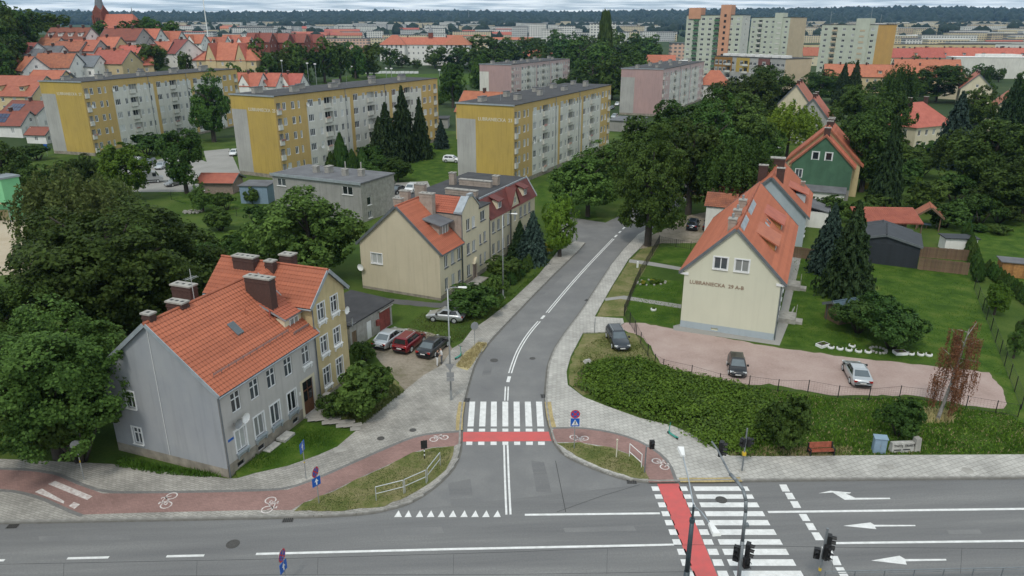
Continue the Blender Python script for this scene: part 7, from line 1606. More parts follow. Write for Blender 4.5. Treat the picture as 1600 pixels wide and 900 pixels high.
# ================================================================== vehicles
def paint(name, col, metal=.4, rough=.28): 
    if name not in M: mat(name, col, rough, .04, 1, metal=metal, coat=.7)
    return name
paint('car_silver', (.50, .52, .535), .6); paint('car_red', (.20, .012, .02), .3); paint('car_black', (.010, .011, .014), .2); paint('car_graphite', (.035, .042, .052), .5); paint('car_white', (.74, .75, .76), .05); paint('car_grey', (.22, .23, .24), .6); paint('car_blue', (.03, .045, .07), .4)
KINDS = {  # length, width, belt z, roof z, greenhouse: rear base, rear top, front top, front base (x), tail height factor
 'sedan': (4.75, 1.83, .95, 1.44, -1.85, -1.05, .30, 1.10, .98), 'hatch': (4.25, 1.78, .95, 1.45, -1.98, -1.55, .25, 1.02, .98), 'suv': (4.45, 1.83, 1.08, 1.66, -2.10, -1.85, .30, 1.10, 1.05), 'estate': (4.75, 1.81, .96, 1.48, -2.22, -1.85, .28, 1.08, 1.0), 'city': (3.6, 1.65, .95, 1.48, -1.68, -1.30, .35, 1.0, .98)}
_cb = {}
def car_meshes(kind):
    if kind in _cb: return _cb[kind]
    L, W, zb, zr, rb, rt, ft, fb, tl = KINDS[kind]; h = L / 2; w = W / 2
    st = [(-h, .80, .42, zb * .70, zb * .74), (-h + .05, .90, .30, zb * .84, zb * .88), (-h + .22, .965, .23, zb * .96, zb * 1.01), (-h + .6, 1, .20, zb * .99, zb * 1.03), (-h * .3, 1, .19, zb, zb * 1.03), (fb - .3, 1, .19, zb * .985, zb * 1.02), (fb, .995, .19, zb * .965, zb * 1.01), (h - .75, .98, .20, zb * .86, zb * .91), (h - .25, .92, .23, zb * .75, zb * .80), (h - .07, .80, .28, zb * .63, zb * .68), (h, .62, .36, zb * .52, zb * .56)]
    V = []; F = []; n = 13
    for x, k, z0, z1, z2 in st:
        y = w * k; half = [(y * .86, z0), (y * .985, z0 + .12), (y, z0 + (z1 - z0) * .45), (y * .985, z0 + (z1 - z0) * .72), (y * .955, z1 - .02), (y * .86, z1 + (z2 - z1) * .6)]
        ring = [(-a, b) for a, b in half] + [(0, z2)] + [(a, b) for a, b in reversed(half)]
        V += [(x, a, b) for a, b in ring]
    for i in range(len(st) - 1):
        for j in range(n - 1): F.append((i * n + j, i * n + j + 1, (i + 1) * n + j + 1, (i + 1) * n + j))
        F.append((i * n + n - 1, i * n, (i + 1) * n, (i + 1) * n + n - 1))
    F.append(tuple(range(n))); F.append(tuple(reversed(range((len(st) - 1) * n, len(st) * n))))
    body = MB(); body.v = V; body.f = F; body.m = [0] * len(F)
    # greenhouse frame: four rings from the belt to the crowned roof
    def ringz(z, r0, f0, wy): return [(r0, -wy, z), (f0, -wy, z), (f0, wy, z), (r0, wy, z)]
    zt = zr - .05; R0 = ringz(zb * .97, rb, fb, w * .90); R1 = ringz(zt, rt, ft, w * .70); R2 = ringz(zr, rt + .22, ft - .22, w * .52)
    fr = MB(); 
    for A, B in ((R0, R1), (R1, R2)):
        for i in range(4): fr.poly([A[i], A[(i + 1) % 4], B[(i + 1) % 4], B[i]])
    fr.poly(R2)
    def patch(a, b, u0, u1, v0, v1, off=.012):
        """piece of the side between lower edge a-b; corners of ring0/ring1 index a,b"""
        A0, A1, B0, B1 = Vector(R0[a]), Vector(R0[b]), Vector(R1[a]), Vector(R1[b])
        def q(u, v): lo = A0.lerp(A1, u); hi = B0.lerp(B1, u); return lo.lerp(hi, v)
        nrm = (A1 - A0).cross(B0 - A0).normalized() * off
        return [q(u0, v0) + nrm, q(u1, v0) + nrm, q(u1, v1) + nrm, q(u0, v1) + nrm]
    P_ = {}
    g = MB(); g.poly(patch(1, 2, .06, .94, .06, .93)); P_['windscreen'] = (g.mesh('windscreen', ['screen_glass']), 1)
    g = MB(); g.poly(patch(3, 0, .08, .92, .14, .90)); P_['rear_window'] = (g.mesh('rear_window', ['screen_glass' if kind == 'sedan' else 'car_glass']), 1)
    sw = []
    for a, b, rev in ((0, 1, False), (2, 3, True)):
        for u0, u1 in ((.11, .46), (.49, .86)):
            if rev: u0, u1 = 1 - u1, 1 - u0
            g = MB(); g.poly(patch(a, b, u0, u1, .10, .90)); sw.append(g.mesh('side_window', ['car_glass']))
    wh = MB(); r = .325 if kind != 'suv' else .36
    if kind == 'city': r = .29
    n = 20
    wh.tube((0, -.1, 0), (0, .1, 0), r, n, 0)
    rim = MB(); rim.tube((0, -.112, 0), (0, -.1, 0), r * .66, 16, 0)
    for k in range(5): a = k * 2 * PI / 5; rim.tube((math.cos(a) * r * .1, -.118, math.sin(a) * r * .1), (math.cos(a) * r * .62, -.118, math.sin(a) * r * .62), .035, 4)
    arch = MB(); ra = r * 1.14
    for k in range(12):
        a0, a1 = PI * k / 12, PI * (k + 1) / 12; arch.poly([(0, 0, 0), (ra * math.cos(a0), 0, ra * math.sin(a0)), (ra * math.cos(a1), 0, ra * math.sin(a1))])
    _cb[kind] = (body.mesh('body', ['white'], True), fr.mesh('roof', ['white'], False), P_, sw, wh.mesh('tyre', ['rubber'], False), rim.mesh('rim', ['steel_light']), arch.mesh('wheel_arch', ['black']), r)
    return _cb[kind]
def car(kind, rear, front, colour, label, simple=False, group=None, z=0.012):
    a, b = P(*rear), P(*front); d = (b - a); ang = math.atan2(d.y, d.x); c = (a + b) / 2
    t = thing('parked_car', label, 'car', (c.x, c.y, z), ang, group); bm0, fm, P_, sw, wm, rm, am, r = car_meshes(kind); L, W, zb, zr = KINDS[kind][:4]
    def own(nm, me):
        o = obj(nm, me, t); o.material_slots[0].link = 'OBJECT'; o.material_slots[0].material = M[colour]; return o
    own('body', bm0); own('roof', fm)
    for k, (me, _) in P_.items(): obj(k, me, t)
    for me in sw: obj('side_window', me, t)
    wb = L * .285
    for sx in (-1, 1):
        for sy in (-1, 1):
            o = obj('wheel', wm, t, (sx * wb, sy * (W / 2 - .10), r), 0 if sy < 0 else PI); obj('rim', rm, o)
            obj('wheel_arch', am, t, (sx * wb, sy * (W / 2 + .002), r * .98), 0 if sy < 0 else PI)
    for sy in (-1, 1):
        MB().box(-.14, .04, -.17, .17, -.07, .07).build('headlight', ['lamp_clear'], t, (L / 2 - .16, sy * W * .34, zb * .68), sy * -.28)
        MB().box(-.05, .1, -.17, .17, -.08, .08).build('tail_light', ['lamp_red'], t, (-L / 2 + .045, sy * W * .34, zb * .80), sy * .2)
        MB().box(-.1, .1, -.09, .09, -.06, .08).build('mirror', ['black'], t, (KINDS[kind][7] - .25, sy * (W / 2 + .07), zb + .05))
    MB().box(-.01, .01, -.26, .26, -.055, .055).build('number_plate', ['plate'], t, (L / 2 + .008, 0, zb * .46)); MB().box(-.01, .01, -.26, .26, -.055, .055).build('number_plate', ['plate'], t, (-L / 2 - .008, 0, zb * .62))
    MB().box(-.02, .03, -W * .3, W * .3, -.09, .09).build('grille', ['black'], t, (L / 2 - .035, 0, zb * .40)); MB().box(-.04, .03, -W * .38, W * .38, -.1, .08).build('rear_bumper_trim', ['black'], t, (-L / 2 + .03, 0, .36))
    if kind in ('estate', 'suv'):
        for sy in (-1, 1): MB().tube((KINDS[kind][5] + .25, sy * W * .3, zr + .02), (KINDS[kind][6] - .1, sy * W * .3, zr + .02), .022, 5).build('roof_rail', ['steel_light'], t)
    return t
car('sedan', (592, 548), (627, 522), 'car_silver', 'silver saloon parked leftmost of the three by the garage')
car('suv', (626, 553), (655, 530), 'car_red', 'dark red compact suv between the silver and black saloons')
car('sedan', (661, 562), (694, 534), 'car_black', 'black saloon with two people standing at its side')
car('hatch', (722, 502), (671, 498), 'car_silver', 'silver hatchback parked on the grass by the beige house')
car('estate', (956, 520), (974, 553), 'car_graphite', 'dark graphite estate car parked on the worn grass')
car('city', (1148, 566), (1153, 594), 'car_black', 'small black hatchback facing out of the gravel yard')
car('sedan', (1347, 608), (1328, 574), 'car_silver', 'silver saloon seen from behind in the gravel yard', z=.015)
car('suv', (1079, 363), (1086, 350), 'car_blue', 'dark suv standing on the drive behind the linden')
car('hatch', (1104, 364), (1112, 350), 'car_graphite', 'dark hatchback half hidden by the cream house roof')
car('estate', (1223, 239), (1192, 240), 'car_white', 'white estate car in front of the green house')
car('hatch', (1200, 254), (1189, 250), 'car_blue', 'dark car beside the white estate by the green house')
car('suv', (697, 253), (716, 254), 'car_white', 'white suv on the lawn left of the third yellow block')
car('sedan', (630, 298), (611, 305), 'car_black', 'black car in the car park behind the flat grey house')
car('suv', (650, 294), (634, 306), 'car_white', 'white suv in the car park behind the flat grey house')
car('hatch', (632, 317), (612, 327), 'car_silver', 'pale silver car, front one in the car park behind the flat grey house')
car('hatch', (612, 290), (604, 296), 'car_grey', 'grey car at the back of the car park behind the flat grey house')
car('estate', (261, 258), (243, 268), 'car_silver', 'silver estate in the left car park, back row')
car('hatch', (284, 287), (262, 292), 'car_grey', 'grey hatchback on the grass edge of the left car park')
car('hatch', (221, 248), (212, 252), 'car_white', 'white car behind the bright green tree')
car('hatch', (241, 254), (228, 260), 'car_blue', 'dark car beside the silver estate in the left car park')
car('hatch', (369, 239), (362, 246), 'car_white', 'white car peeking out left of the middle yellow block')
car('hatch', (960, 168), (953, 173), 'car_black', 'dark car by the pink block, back row')
car('hatch', (968, 163), (961, 167), 'car_white', 'white car by the pink block, back row')
car('suv', (967, 182), (953, 188), 'car_silver', 'silver car by the pink block, front one')
# delivery van
a, b = P(212, 287), P(254, 284); d = b - a; vn = thing('delivery_van', 'silver delivery van under the bright green tree', 'van', ((a + b).x / 2, (a + b).y / 2, .012), math.atan2(d.y, d.x))
m_ = MB(); side = [(-2.9, .4), (2.6, .4), (2.85, .6), (2.85, 1.05), (2.0, 1.35), (1.45, 2.3), (-2.9, 2.45)]
for sy in (-1, 1): m_.poly([(x, sy * .98, z) for x, z in (side if sy < 0 else side[::-1])])
for i in range(len(side)): p, q = side[i], side[(i + 1) % len(side)]; m_.poly([(p[0], -.98, p[1]), (p[0], .98, p[1]), (q[0], .98, q[1]), (q[0], -.98, q[1])])
m_.build('body', ['car_silver'], vn); MB().hexa([(1.98, -.85, 1.37), (2.02, -.85, 1.37), (2.02, .85, 1.37), (1.98, .85, 1.37), (1.48, -.8, 2.25), (1.53, -.8, 2.27), (1.53, .8, 2.27), (1.48, .8, 2.25)]).build('windscreen', ['car_glass'], vn)
for sy in (-1, 1): MB().box(.9, 1.6, sy * .985 - .006, sy * .985 + .006, 1.4, 2.1).build('side_window', ['car_glass'], vn); MB().box(-2.9, 2.0, sy * .985 - .01, sy * .985 + .01, .55, .75).build('side_trim', ['black'], vn)
for x in (-1.8, 1.75):
    for sy in (-1, 1): o = obj('wheel', car_meshes('suv')[4], vn, (x, sy * .9, .36), 0 if sy < 0 else PI); obj('rim', car_meshes('suv')[5], o)

# ================================================================== people
def person(loc, ang, label, top, legs, lean=0, arm=0, hairm='hair'):
    V = {}; E = []
    def add(k, p, r, par=None):
        V[k] = (len(V), p, r)
        if par: E.append((V[par][0], V[k][0]))
    add('pel', (0, 0, .95), .15); add('bel', (.01, 0, 1.1), .14, 'pel'); add('chest', (.02 + lean, 0, 1.32), .165, 'bel'); add('neck', (.04 + lean, 0, 1.50), .06, 'chest'); add('head', (.07 + lean, 0, 1.62), .095, 'neck'); add('crown', (.06 + lean, 0, 1.73), .085, 'head'); add('nose', (.165 + lean, 0, 1.63), .016, 'head')
    for s, n in ((1, 'l'), (-1, 'r')):
        add('hip' + n, (0, .1 * s, .88), .105, 'pel'); add('knee' + n, (.03, .11 * s, .49), .068, 'hip' + n); add('ank' + n, (-.02, .12 * s, .09), .045, 'knee' + n); add('toe' + n, (.15, .13 * s, .035), .038, 'ank' + n)
        add('sh' + n, (.02 + lean, .19 * s, 1.42), .066, 'chest'); f = arm if n == 'r' else arm * .4
        el = (.04 + lean + f * .12, .27 * s, 1.14); wr = (.14 + lean + f * .22, .20 * s, .98 + f * .28); add('el' + n, el, .045, 'sh' + n); add('wr' + n, wr, .03, 'el' + n); pm = (wr[0] + .06, wr[1] - .01 * s, wr[2] - .03); add('palm' + n, pm, .03, 'wr' + n)
        for k, (dy, ln) in enumerate(((.03, .05), (.012, .07), (-.006, .075), (-.024, .065))): q = (pm[0] + ln * .8, pm[1] + dy, pm[2] - .02); add(f'f{k}{n}', q, .010, 'palm' + n); add(f'g{k}{n}', (q[0] + .02, q[1], q[2] - .025), .008, f'f{k}{n}')
        add('th' + n, (pm[0] + .02, pm[1] - .045 * s, pm[2] + .01), .011, 'wr' + n)
    me = bpy.data.meshes.new('skel'); me.from_pydata([v[1] for v in V.values()], E, []); o = bpy.data.objects.new('skel', me); COL.objects.link(o); bpy.context.view_layer.update()
    md = o.modifiers.new('s', 'SKIN')
    for v, sk in zip(V.values(), me.skin_vertices[0].data): sk.radius = (v[2], v[2])
    me.skin_vertices[0].data[0].use_root = True; o.modifiers.new('u', 'SUBSURF').levels = 1; o.modifiers['u'].render_levels = 1
    dg = bpy.context.evaluated_depsgraph_get(); me2 = bpy.data.meshes.new_from_object(o.evaluated_get(dg)); bpy.data.objects.remove(o); me2.materials.clear()
    for q in ('skin', top, legs, hairm, 'black'): me2.materials.append(M[q])
    for f in me2.polygons:
        c = f.center; i = 0
        if c.z < .1: i = 4
        elif c.z < .97 and abs(c.y) < .2 and c.x < .12 + lean: i = 2
        elif c.z > 1.66 or (c.z > 1.56 and c.x < .03 + lean): i = 3
        elif c.z > 1.49: i = 0
        elif c.z > .97 and (c.x < .12 + lean or abs(c.y) < .19): i = 1
        f.material_index = i; f.use_smooth = True
    t = thing('person', label, 'person', (loc[0], loc[1], .0), ang); ob = obj('body', me2, t); return t
p = P(683, 572); person(p, R(20), 'person in black top and white trousers standing by the black car', 'cloth_black', 'cloth_white', .03, .8)
p = P(690.5, 568.5); person(p, R(195), 'person in white shirt and grey trousers facing the other by the black car', 'cloth_white', 'cloth_grey', .02, .5)

# ================================================================== street furniture
def rootat(name, label, cat, pt, ang=0, group=None, z=None): return thing(name, label, cat, (pt[0], pt[1], pt[2] if z is None else z), ang, group)
def street_lamp(base, h, arm_to, label, base_z=.1, head=(.62, .26, .1)):
    t = rootat('street_lamp', label, 'street lamp', base, z=base_z); MB().tube((0, 0, 0), (0, 0, h), .085, 10, 0, .05).build('pole', ['steel'], t, smooth=True); MB().tube((0, 0, 0), (0, 0, 1.0), .11, 10).build('pole_base', ['steel'], t); MB().box(-.25, .25, -.25, .25, -.02, .03).build('footing', ['concrete'], t)
    e = Vector((arm_to[0], arm_to[1], h + arm_to[2])); k = Vector((arm_to[0] * .3, arm_to[1] * .3, h + arm_to[2] * .75)); MB().path([(0, 0, h - .05), k, e], .035, 7).build('arm', ['steel'], t)
    a = math.atan2(arm_to[1], arm_to[0]); lh = MB(); lh.hexa([(-.1, -head[1] * .35, 0), (head[0], -head[1] / 2, 0), (head[0], head[1] / 2, 0), (-.1, head[1] * .35, 0), (-.1, -.05, head[2] * .7), (head[0] * .9, -head[1] * .4, head[2]), (head[0] * .9, head[1] * .4, head[2]), (-.1, .05, head[2] * .7)]); lh.build('lamp_head', ['white'], t, tuple(e), a)
    return t
b = P(705, 627); h = top_height(b, 454); street_lamp(b, h, (1.0, -.2, .25), 'tall street lamp with traffic plates beside the zebra crossing')
b = P(786, 466); street_lamp(b, top_height(b, 337), (1.1, -.3, .2), 'street lamp in front of the beige terrace')
b = P(892, 333); street_lamp(b, top_height(b, 297), (1.6, .2, .3), 'street lamp at the lane corner by the round tree', 0)
b = P(966, 300); street_lamp(b, 9.5, (1.6, .2, .2), 'street lamp half buried in the avenue trees', 0)
b = P(316, 330); street_lamp(b, top_height(b, 298), (.6, -.2, .1), 'lamp in the plots beside the red roofed shelter', 0)
# nearest mast with two arms, its foot below the frame
dY = 29.7; u, dy, dz = ray(1084, 789); tt = dY / dy; bx = u * tt; hz = CAM_H + dz * tt
t = thing('street_lamp', 'double armed lamp mast in the foreground in front of the red crossing', 'street lamp', (bx, dY, .0)); MB().tube((0, 0, 0), (0, 0, hz * .55), .17, 12, 0, .15).tube((0, 0, hz * .55), (0, 0, hz - .9), .13, 12, 0, .11).build('pole', ['pole_dark'], t, smooth=True); MB().tube((0, 0, hz - .95), (0, 0, hz), .06, 8).tube((0, 0, hz - 1.0), (0, 0, hz - .8), .14, 10).build('pole_top', ['pole_dark'], t)
for hp in ((1067, 712), (1111, 821)):
    e = P(hp[0], hp[1], hz + .55) - Vector((bx, dY, 0)); e0 = Vector((0, 0, hz)); MB().path([e0 - Vector((0, 0, .05)), e0.lerp(e, .45) + Vector((0, 0, .1)), e], .035, 7).build('arm', ['zinc'], t)
    a = math.atan2(e.y, e.x); lh = MB(); lh.hexa([(-.1, -.12, 0), (.75, -.2, 0), (.75, .2, 0), (-.1, .12, 0), (-.1, -.08, .1), (.7, -.16, .13), (.7, .16, .13), (-.1, .08, .1)]); lh.build('lamp_head', ['white'], t, tuple(e), a)
def signal(parent, x, y, z, ang, n=3, m='black'):
    """signal head: housing, visors, lenses; faces local -y turned by ang"""
    s = MB(); hh = .33 * n; s.box(-.17, .17, -.1, .14, 0, hh); o = s.build('signal_head', [m], parent, (x, y, z), ang)
    for k in range(n):
        v = MB(); l_ = MB(); zc_ = .165 + k * .33
        for q in range(9):
            a0, a1 = PI * q / 9 - .2, PI * (q + 1) / 9 - .0; v.poly([(.13 * math.cos(a0), -.1, zc_ + .13 * math.sin(a0)), (.13 * math.cos(a1), -.1, zc_ + .13 * math.sin(a1)), (.13 * math.cos(a1), -.34, zc_ + .13 * math.sin(a1)), (.13 * math.cos(a0), -.34, zc_ + .13 * math.sin(a0))])
        l_.tube((0, -.12, zc_), (0, -.1, zc_), .115, 12)
        v.build('visor', [m], o); l_.build('lens', ['rubber'], o)
    return o
# curved signal mast in the foreground
sY = 33.6; u, dy, dz = ray(1158, 880); tt = sY / dy; sx_ = u * tt
t = thing('traffic_signal', 'curved grey signal mast reaching over the zebra crossing in the foreground', 'traffic light', (sx_, sY, 0))
def rel(x_, y_, Y): 
    u, dy, dz = ray(x_, y_); k = Y / dy; return Vector((u * k - sx_, Y - sY, CAM_H + dz * k))
arc = [Vector((0, 0, 0)), rel(1160, 845, sY), rel(1165, 800, sY), rel(1165.5, 782, sY + .1), rel(1161, 765, sY + .5), rel(1150, 750, sY + 1.2), rel(1141, 741, sY + 1.8), rel(1131, 722, sY + 2.7), rel(1121, 702, sY + 3.6), rel(1112, 690, sY + 4.3)]
MB().path([arc[0], arc[1]], .12, 10).path(arc[1:7], .10, 10).path(arc[6:], .06, 8).build('mast', ['pole_grey'], t, smooth=True)
pz = rel(1121, 700, sY + 3.6); signal(t, pz.x + .25, pz.y, pz.z - .55, R(60), 3); signal(t, -.38, -.1, 2.3, R(-30), 3); signal(t, .34, .1, 2.35, R(60), 3); signal(t, .22, -.22, 1.9, R(10), 2)
MB().box(-.13, .13, -.13, .13, 4.6, 4.75).build('clamp', ['pole_grey'], t)
uY = 33.9; u, dy, dz = ray(1283, 880); tt = uY / dy; t = thing('traffic_signal', 'short signal post with dark heads at the bottom edge right of the zebra', 'traffic light', (u * tt, uY, 0)); MB().tube((0, 0, 0), (.02, 0, 4.2), .075, 8).build('post', ['pole_grey'], t); signal(t, .28, .05, 2.7, R(70), 3); signal(t, .14, -.2, 2.2, R(20), 3); signal(t, -.32, .05, 2.1, R(-20), 2); MB().tube((0, 0, 1.25), (0, 0, 1.45), .085, 8).build('push_button', ['yellow'], t)
b = P(1159, 738); t = rootat('traffic_signal', 'thin signal post on the slab pavement at the far end of the zebra', 'traffic light', b, z=.12); MB().tube((0, 0, 0), (0, 0, 3.6), .06, 8).build('post', ['pole_grey'], t); signal(t, .25, .05, 2.1, R(100), 2); signal(t, -.22, .0, 2.1, R(-60), 2); MB().box(-.12, .12, -.12, .12, 1.35, 1.6).build('push_button', ['yellow'], t); MB().box(-.25, .25, -.2, .2, 0, .03).build('footing', ['concrete'], t)
b = P(1007, 738, .15); t = rootat('cycle_signal', 'small cycle signal on a grey post on the right grass island', 'traffic light', b); h = top_height(b, 698); MB().tube((0, 0, 0), (0, 0, h), .05, 8).build('post', ['pole_grey'], t); signal(t, .4, 0, h - .15, R(5), 2); MB().tube((0, 0, h), (.4, 0, h), .03, 6).build('bracket', ['pole_grey'], t)
b = P(1002, 730, .15); t = rootat('cycle_rail', 'white leaning rail for waiting cyclists on the right island', 'railing', b, R(115)); MB().path([(0, 0, 0), (0, 0, 1.1), (1.6, 0, 1.1), (1.6, 0, 0)], .03, 6).tube((0, 0, .4), (1.6, 0, .4), .03, 6).build('rail', ['white'], t)
b = P(963, 714, .15); t = rootat('marker_post', 'pale yellow marker post on the right grass island', 'post', b); MB().tube((0, 0, 0), (0, 0, 1.5), .05, 7).box(-.06, .06, -.06, .06, 1.45, 1.55).build('post', ['letters_pale'], t)
# signs
def disc(mb, y, r, z, m, n=24): mb.poly([(r * math.cos(2 * PI * k / n), y, z + r * math.sin(2 * PI * k / n)) for k in range(n)][::1], m)
def no_stopping(parent, z, ang=0, r=.36):
    m_ = MB(); m_.tube((0, 0, z), (0, .03, z), r, 24, 2); disc(m_, -.004, r, z, 0); disc(m_, -.008, r * .80, z, 1)
    for s in (-1, 1): c, d = .707 * r * .84, .05 * 1.2; m_.poly([(-c - d * .5, -.012 - (s > 0) * .003, z - s * c + s * d * .5), (-c + d * .5, -.012 - (s > 0) * .003, z - s * c - s * d * .5), (c + d * .5, -.012 - (s > 0) * .003, z + s * c - s * d * .5), (c - d * .5, -.012 - (s > 0) * .003, z + s * c + s * d * .5)], 0)
    return m_.build('no_stopping_disc', ['sign_red', 'sign_blue', 'sign_back'], parent, (0, -.06, 0), ang)
def square_sign(parent, z, ang=0, kind='crossing', s=.34):
    m_ = MB(); m_.box(-s, s, -.005, .03, z - s, z + s, 0)
    if kind == 'crossing':
        m_.poly([(-s * .78, -.01, z - s * .7), (s * .78, -.01, z - s * .7), (0, -.01, z + s * .78)], 1)
        m_.poly([(-.03, -.014, z - .02), (.05, -.014, z - .02), (.04, -.014, z + .09), (-.03, -.014, z + .09)], 2); m_.poly([(-.03, -.014, z - .02), (.01, -.014, z - .02), (-.05, -.014, z - .2), (-.09, -.014, z - .2)], 2); m_.poly([(.01, -.014, z - .02), (.05, -.014, z - .02), (.11, -.014, z - .2), (.06, -.014, z - .2)], 2); disc(m_, -.014, .035, z + .13, 2, 10)
    else:
        m_.poly([(-.05, -.01, z - s * .75), (.05, -.01, z - s * .75), (.05, -.01, z + .02), (-.05, -.01, z + .02)], 1); m_.poly([(-.16, -.01, z + .0), (.16, -.01, z + .0), (0, -.01, z + s * .75)], 1)
    return m_.build('square_plate', ['sign_blue', 'white', 'black'], parent, (0, -.06, 0), ang)
def post(parent, h, r=.035, m='steel'): return MB().tube((0, 0, 0), (0, 0, h), r, 7).build('post', [m], parent)
b = P(897, 701, .12); t = rootat('road_sign', 'no stopping disc above a blue pedestrian crossing plate, facing the camera', 'road sign', b); h = top_height(b, 640); post(t, h); no_stopping(t, h - .36); square_sign(t, h - 1.08)
b = P(498.5, 786, .14); t = rootat('road_sign', 'no stopping disc and blue arrow plate on the left grass island, turned aside', 'road sign', b); h = top_height(b, 729); post(t, h); no_stopping(t, h - .4, R(72), .38); square_sign(t, h - 1.15, R(52), 'arrow', .33)
u, dy, dz = ray(440, 858); tt = 34.2 / dy; t = thing('road_sign', 'no stopping disc and blue plate seen edge on at the bottom edge', 'road sign', (u * tt, 34.2, 0)); h = CAM_H + dz * tt; post(t, h); no_stopping(t, h - .4, R(80), .4); square_sign(t, h - 1.2, R(74), 'arrow', .33)
b = P(478.5, 748, .12); t = rootat('road_sign', 'blue plate seen edge on at the cycle path before the grey house', 'road sign', b); h = top_height(b, 690); post(t, h); square_sign(t, h - .4, R(83), 'arrow', .38); MB().tube((0, 0, 1.35), (0, 0, 1.45), .045, 7).build('band', ['yellow'], t)
b = P(131.5, 749, .12); t = rootat('road_sign', 'grey back of a round sign on a leaning post by the worn zebra', 'road sign', b); h = top_height(b, 688); post(t, h); MB().tube((0, -.03, h - .38), (0, -.05, h - .38), .38, 24).build('disc', ['sign_back'], t, (0, 0, 0), R(20)); MB().tube((0, 0, 1.45), (0, 0, 1.6), .045, 7).build('band', ['yellow'], t)
b = P(742, 541, .12); t = rootat('road_sign', 'grey back of a round sign in the straw coloured grass', 'road sign', b); h = top_height(b, 503); post(t, h); MB().tube((0, -.03, h - .42), (0, -.05, h - .42), .42, 24).build('disc', ['sign_back'], t, (0, 0, 0), R(25))
b = P(663.5, 717, .14); t = rootat('road_sign', 'small dark plate on a short post at the head of the left island', 'road sign', b); h = top_height(b, 688); post(t, h, .04, 'black'); MB().box(-.24, .24, -.05, -.02, h - .7, h).build('plate', ['rubber'], t, (0, 0, 0), R(15)); 
for k in range(3): MB().tube((0, 0, .3 + k * .35), (0, 0, .45 + k * .35), .045, 7).build('band', ['white'], t)
b = P(929, 519, .12); t = rootat('road_sign', 'thin grey post at the yard entrance by the estate car', 'post', b); post(t, top_height(b, 497), .04, 'pole_grey')
lp = P(705, 627); lt = thing('road_sign', 'back of a give way triangle with two plates on the tall lamp', 'road sign', (lp.x, lp.y, .1)); z0 = top_height(lp, 575); m_ = MB(); m_.poly([(-.42, -.12, z0 + .36), (.42, -.12, z0 + .36), (0, -.12, z0 - .36)]); m_.poly([(-.42, -.14, z0 + .36), (0, -.14, z0 - .36), (.42, -.14, z0 + .36)]); m_.build('triangle', ['sign_back'], lt); MB().box(-.32, .32, -.14, -.12, z0 - .95, z0 - .45).build('plate', ['sign_back'], lt); MB().box(-.32, .32, -.14, -.12, z0 - 1.3, z0 - 1.0).build('plate', ['sign_back'], lt); MB().box(-.06, .06, -.12, .1, z0 - .8, z0 + .2).build('bracket', ['sign_back'], lt)
p = P(83, 243); t = thing('road_sign', 'small blue sign at the foot of the leftmost yellow block', 'road sign', (p.x - .8, p.y - 1, 0)); post(t, 3.0); MB().box(-.5, .5, -.08, -.05, 1.8, 3.0).build('plate', ['sign_blue'], t)
# bicycle railing on the left island: three panels
for (a_, b_), l_ in zip((((588, 782), (631, 771)), ((633, 770), (666, 755)), ((668, 753), (688, 727))), ('left', 'middle', 'right')):
    a, b = P(*a_, .15), P(*b_, .15); d = b - a; t = thing('railing', f'grey tube railing on the left grass island, {l_} panel', 'railing', tuple(a), math.atan2(d.y, d.x)); L = d.length; m_ = MB(); m_.path([(0, 0, 0), (0, 0, 1.1), (L, 0, 1.1), (L, 0, 0)], .032, 6); m_.tube((0, 0, .55), (L, 0, .55), .028, 6); m_.build('frame', ['steel_light'], t)
# guard railing at the bottom right
a = P(1290, 893, 1.1); b = P(1660, 885, 1.1); d = Vector((b.x - a.x, b.y - a.y, 0)); L = d.length; t = thing('guard_railing', 'grey guard railing along the bottom right edge', 'railing', (a.x, a.y, 0), math.atan2(d.y, d.x)); n = int(L / 1.75)
MB().tube((0, 0, 1.1), (L, 0, 1.1), .035, 6).build('top_rail', ['pole_grey'], t); MB().tube((0, 0, .95), (L, 0, .95), .025, 6).build('rail', ['pole_grey'], t); MB().tube((0, 0, .35), (L, 0, .35), .03, 6).build('rail', ['pole_grey'], t)
pm = MB().tube((0, 0, 0), (0, 0, 1.1), .035, 6).mesh('post', ['pole_grey'])
for k in range(n + 1): obj('post', pm, t, (L * k / n, 0, 0))
# overhead tram wires
def wire(z, pts, label, drop=None):
    w = [P(x, y, z) for x, y in pts]; t = thing('overhead_wire', label, 'wire', tuple(w[0])); MB().path([q - w[0] for q in w], .0065, 4).build('cable', ['black'], t); return w, t
w1, t1 = wire(6.6, [(-120, 884), (400, 874), (800, 862.5), (1084, 851)], 'upper overhead wire left of the lamp mast'); w2, t2 = wire(5.4, [(-120, 905), (420, 898), (800, 897.5), (1084, 893)], 'lower overhead wire left of the lamp mast')
w3, t3 = wire(6.4, [(1084, 851), (1300, 855), (1700, 858)], 'overhead wire right of the lamp mast'); 
for x, y0, y1 in ((100, 880, 905), (308, 876, 902), (497, 871.5, 898), (709, 866, 898), (949, 857, 897)): a, b = P(x, y0, 6.6), P(x - 1, y1, 5.4); MB().tube(a - w1[0], b - w1[0], .006, 4).build('dropper', ['black'], t1)
for x, y0 in ((1302, 855), (1503, 857)): a = P(x, y0, 6.4); MB().tube(a - w3[0], a - w3[0] - Vector((.05, .4, 1.2)), .006, 4).build('dropper', ['black'], t3)
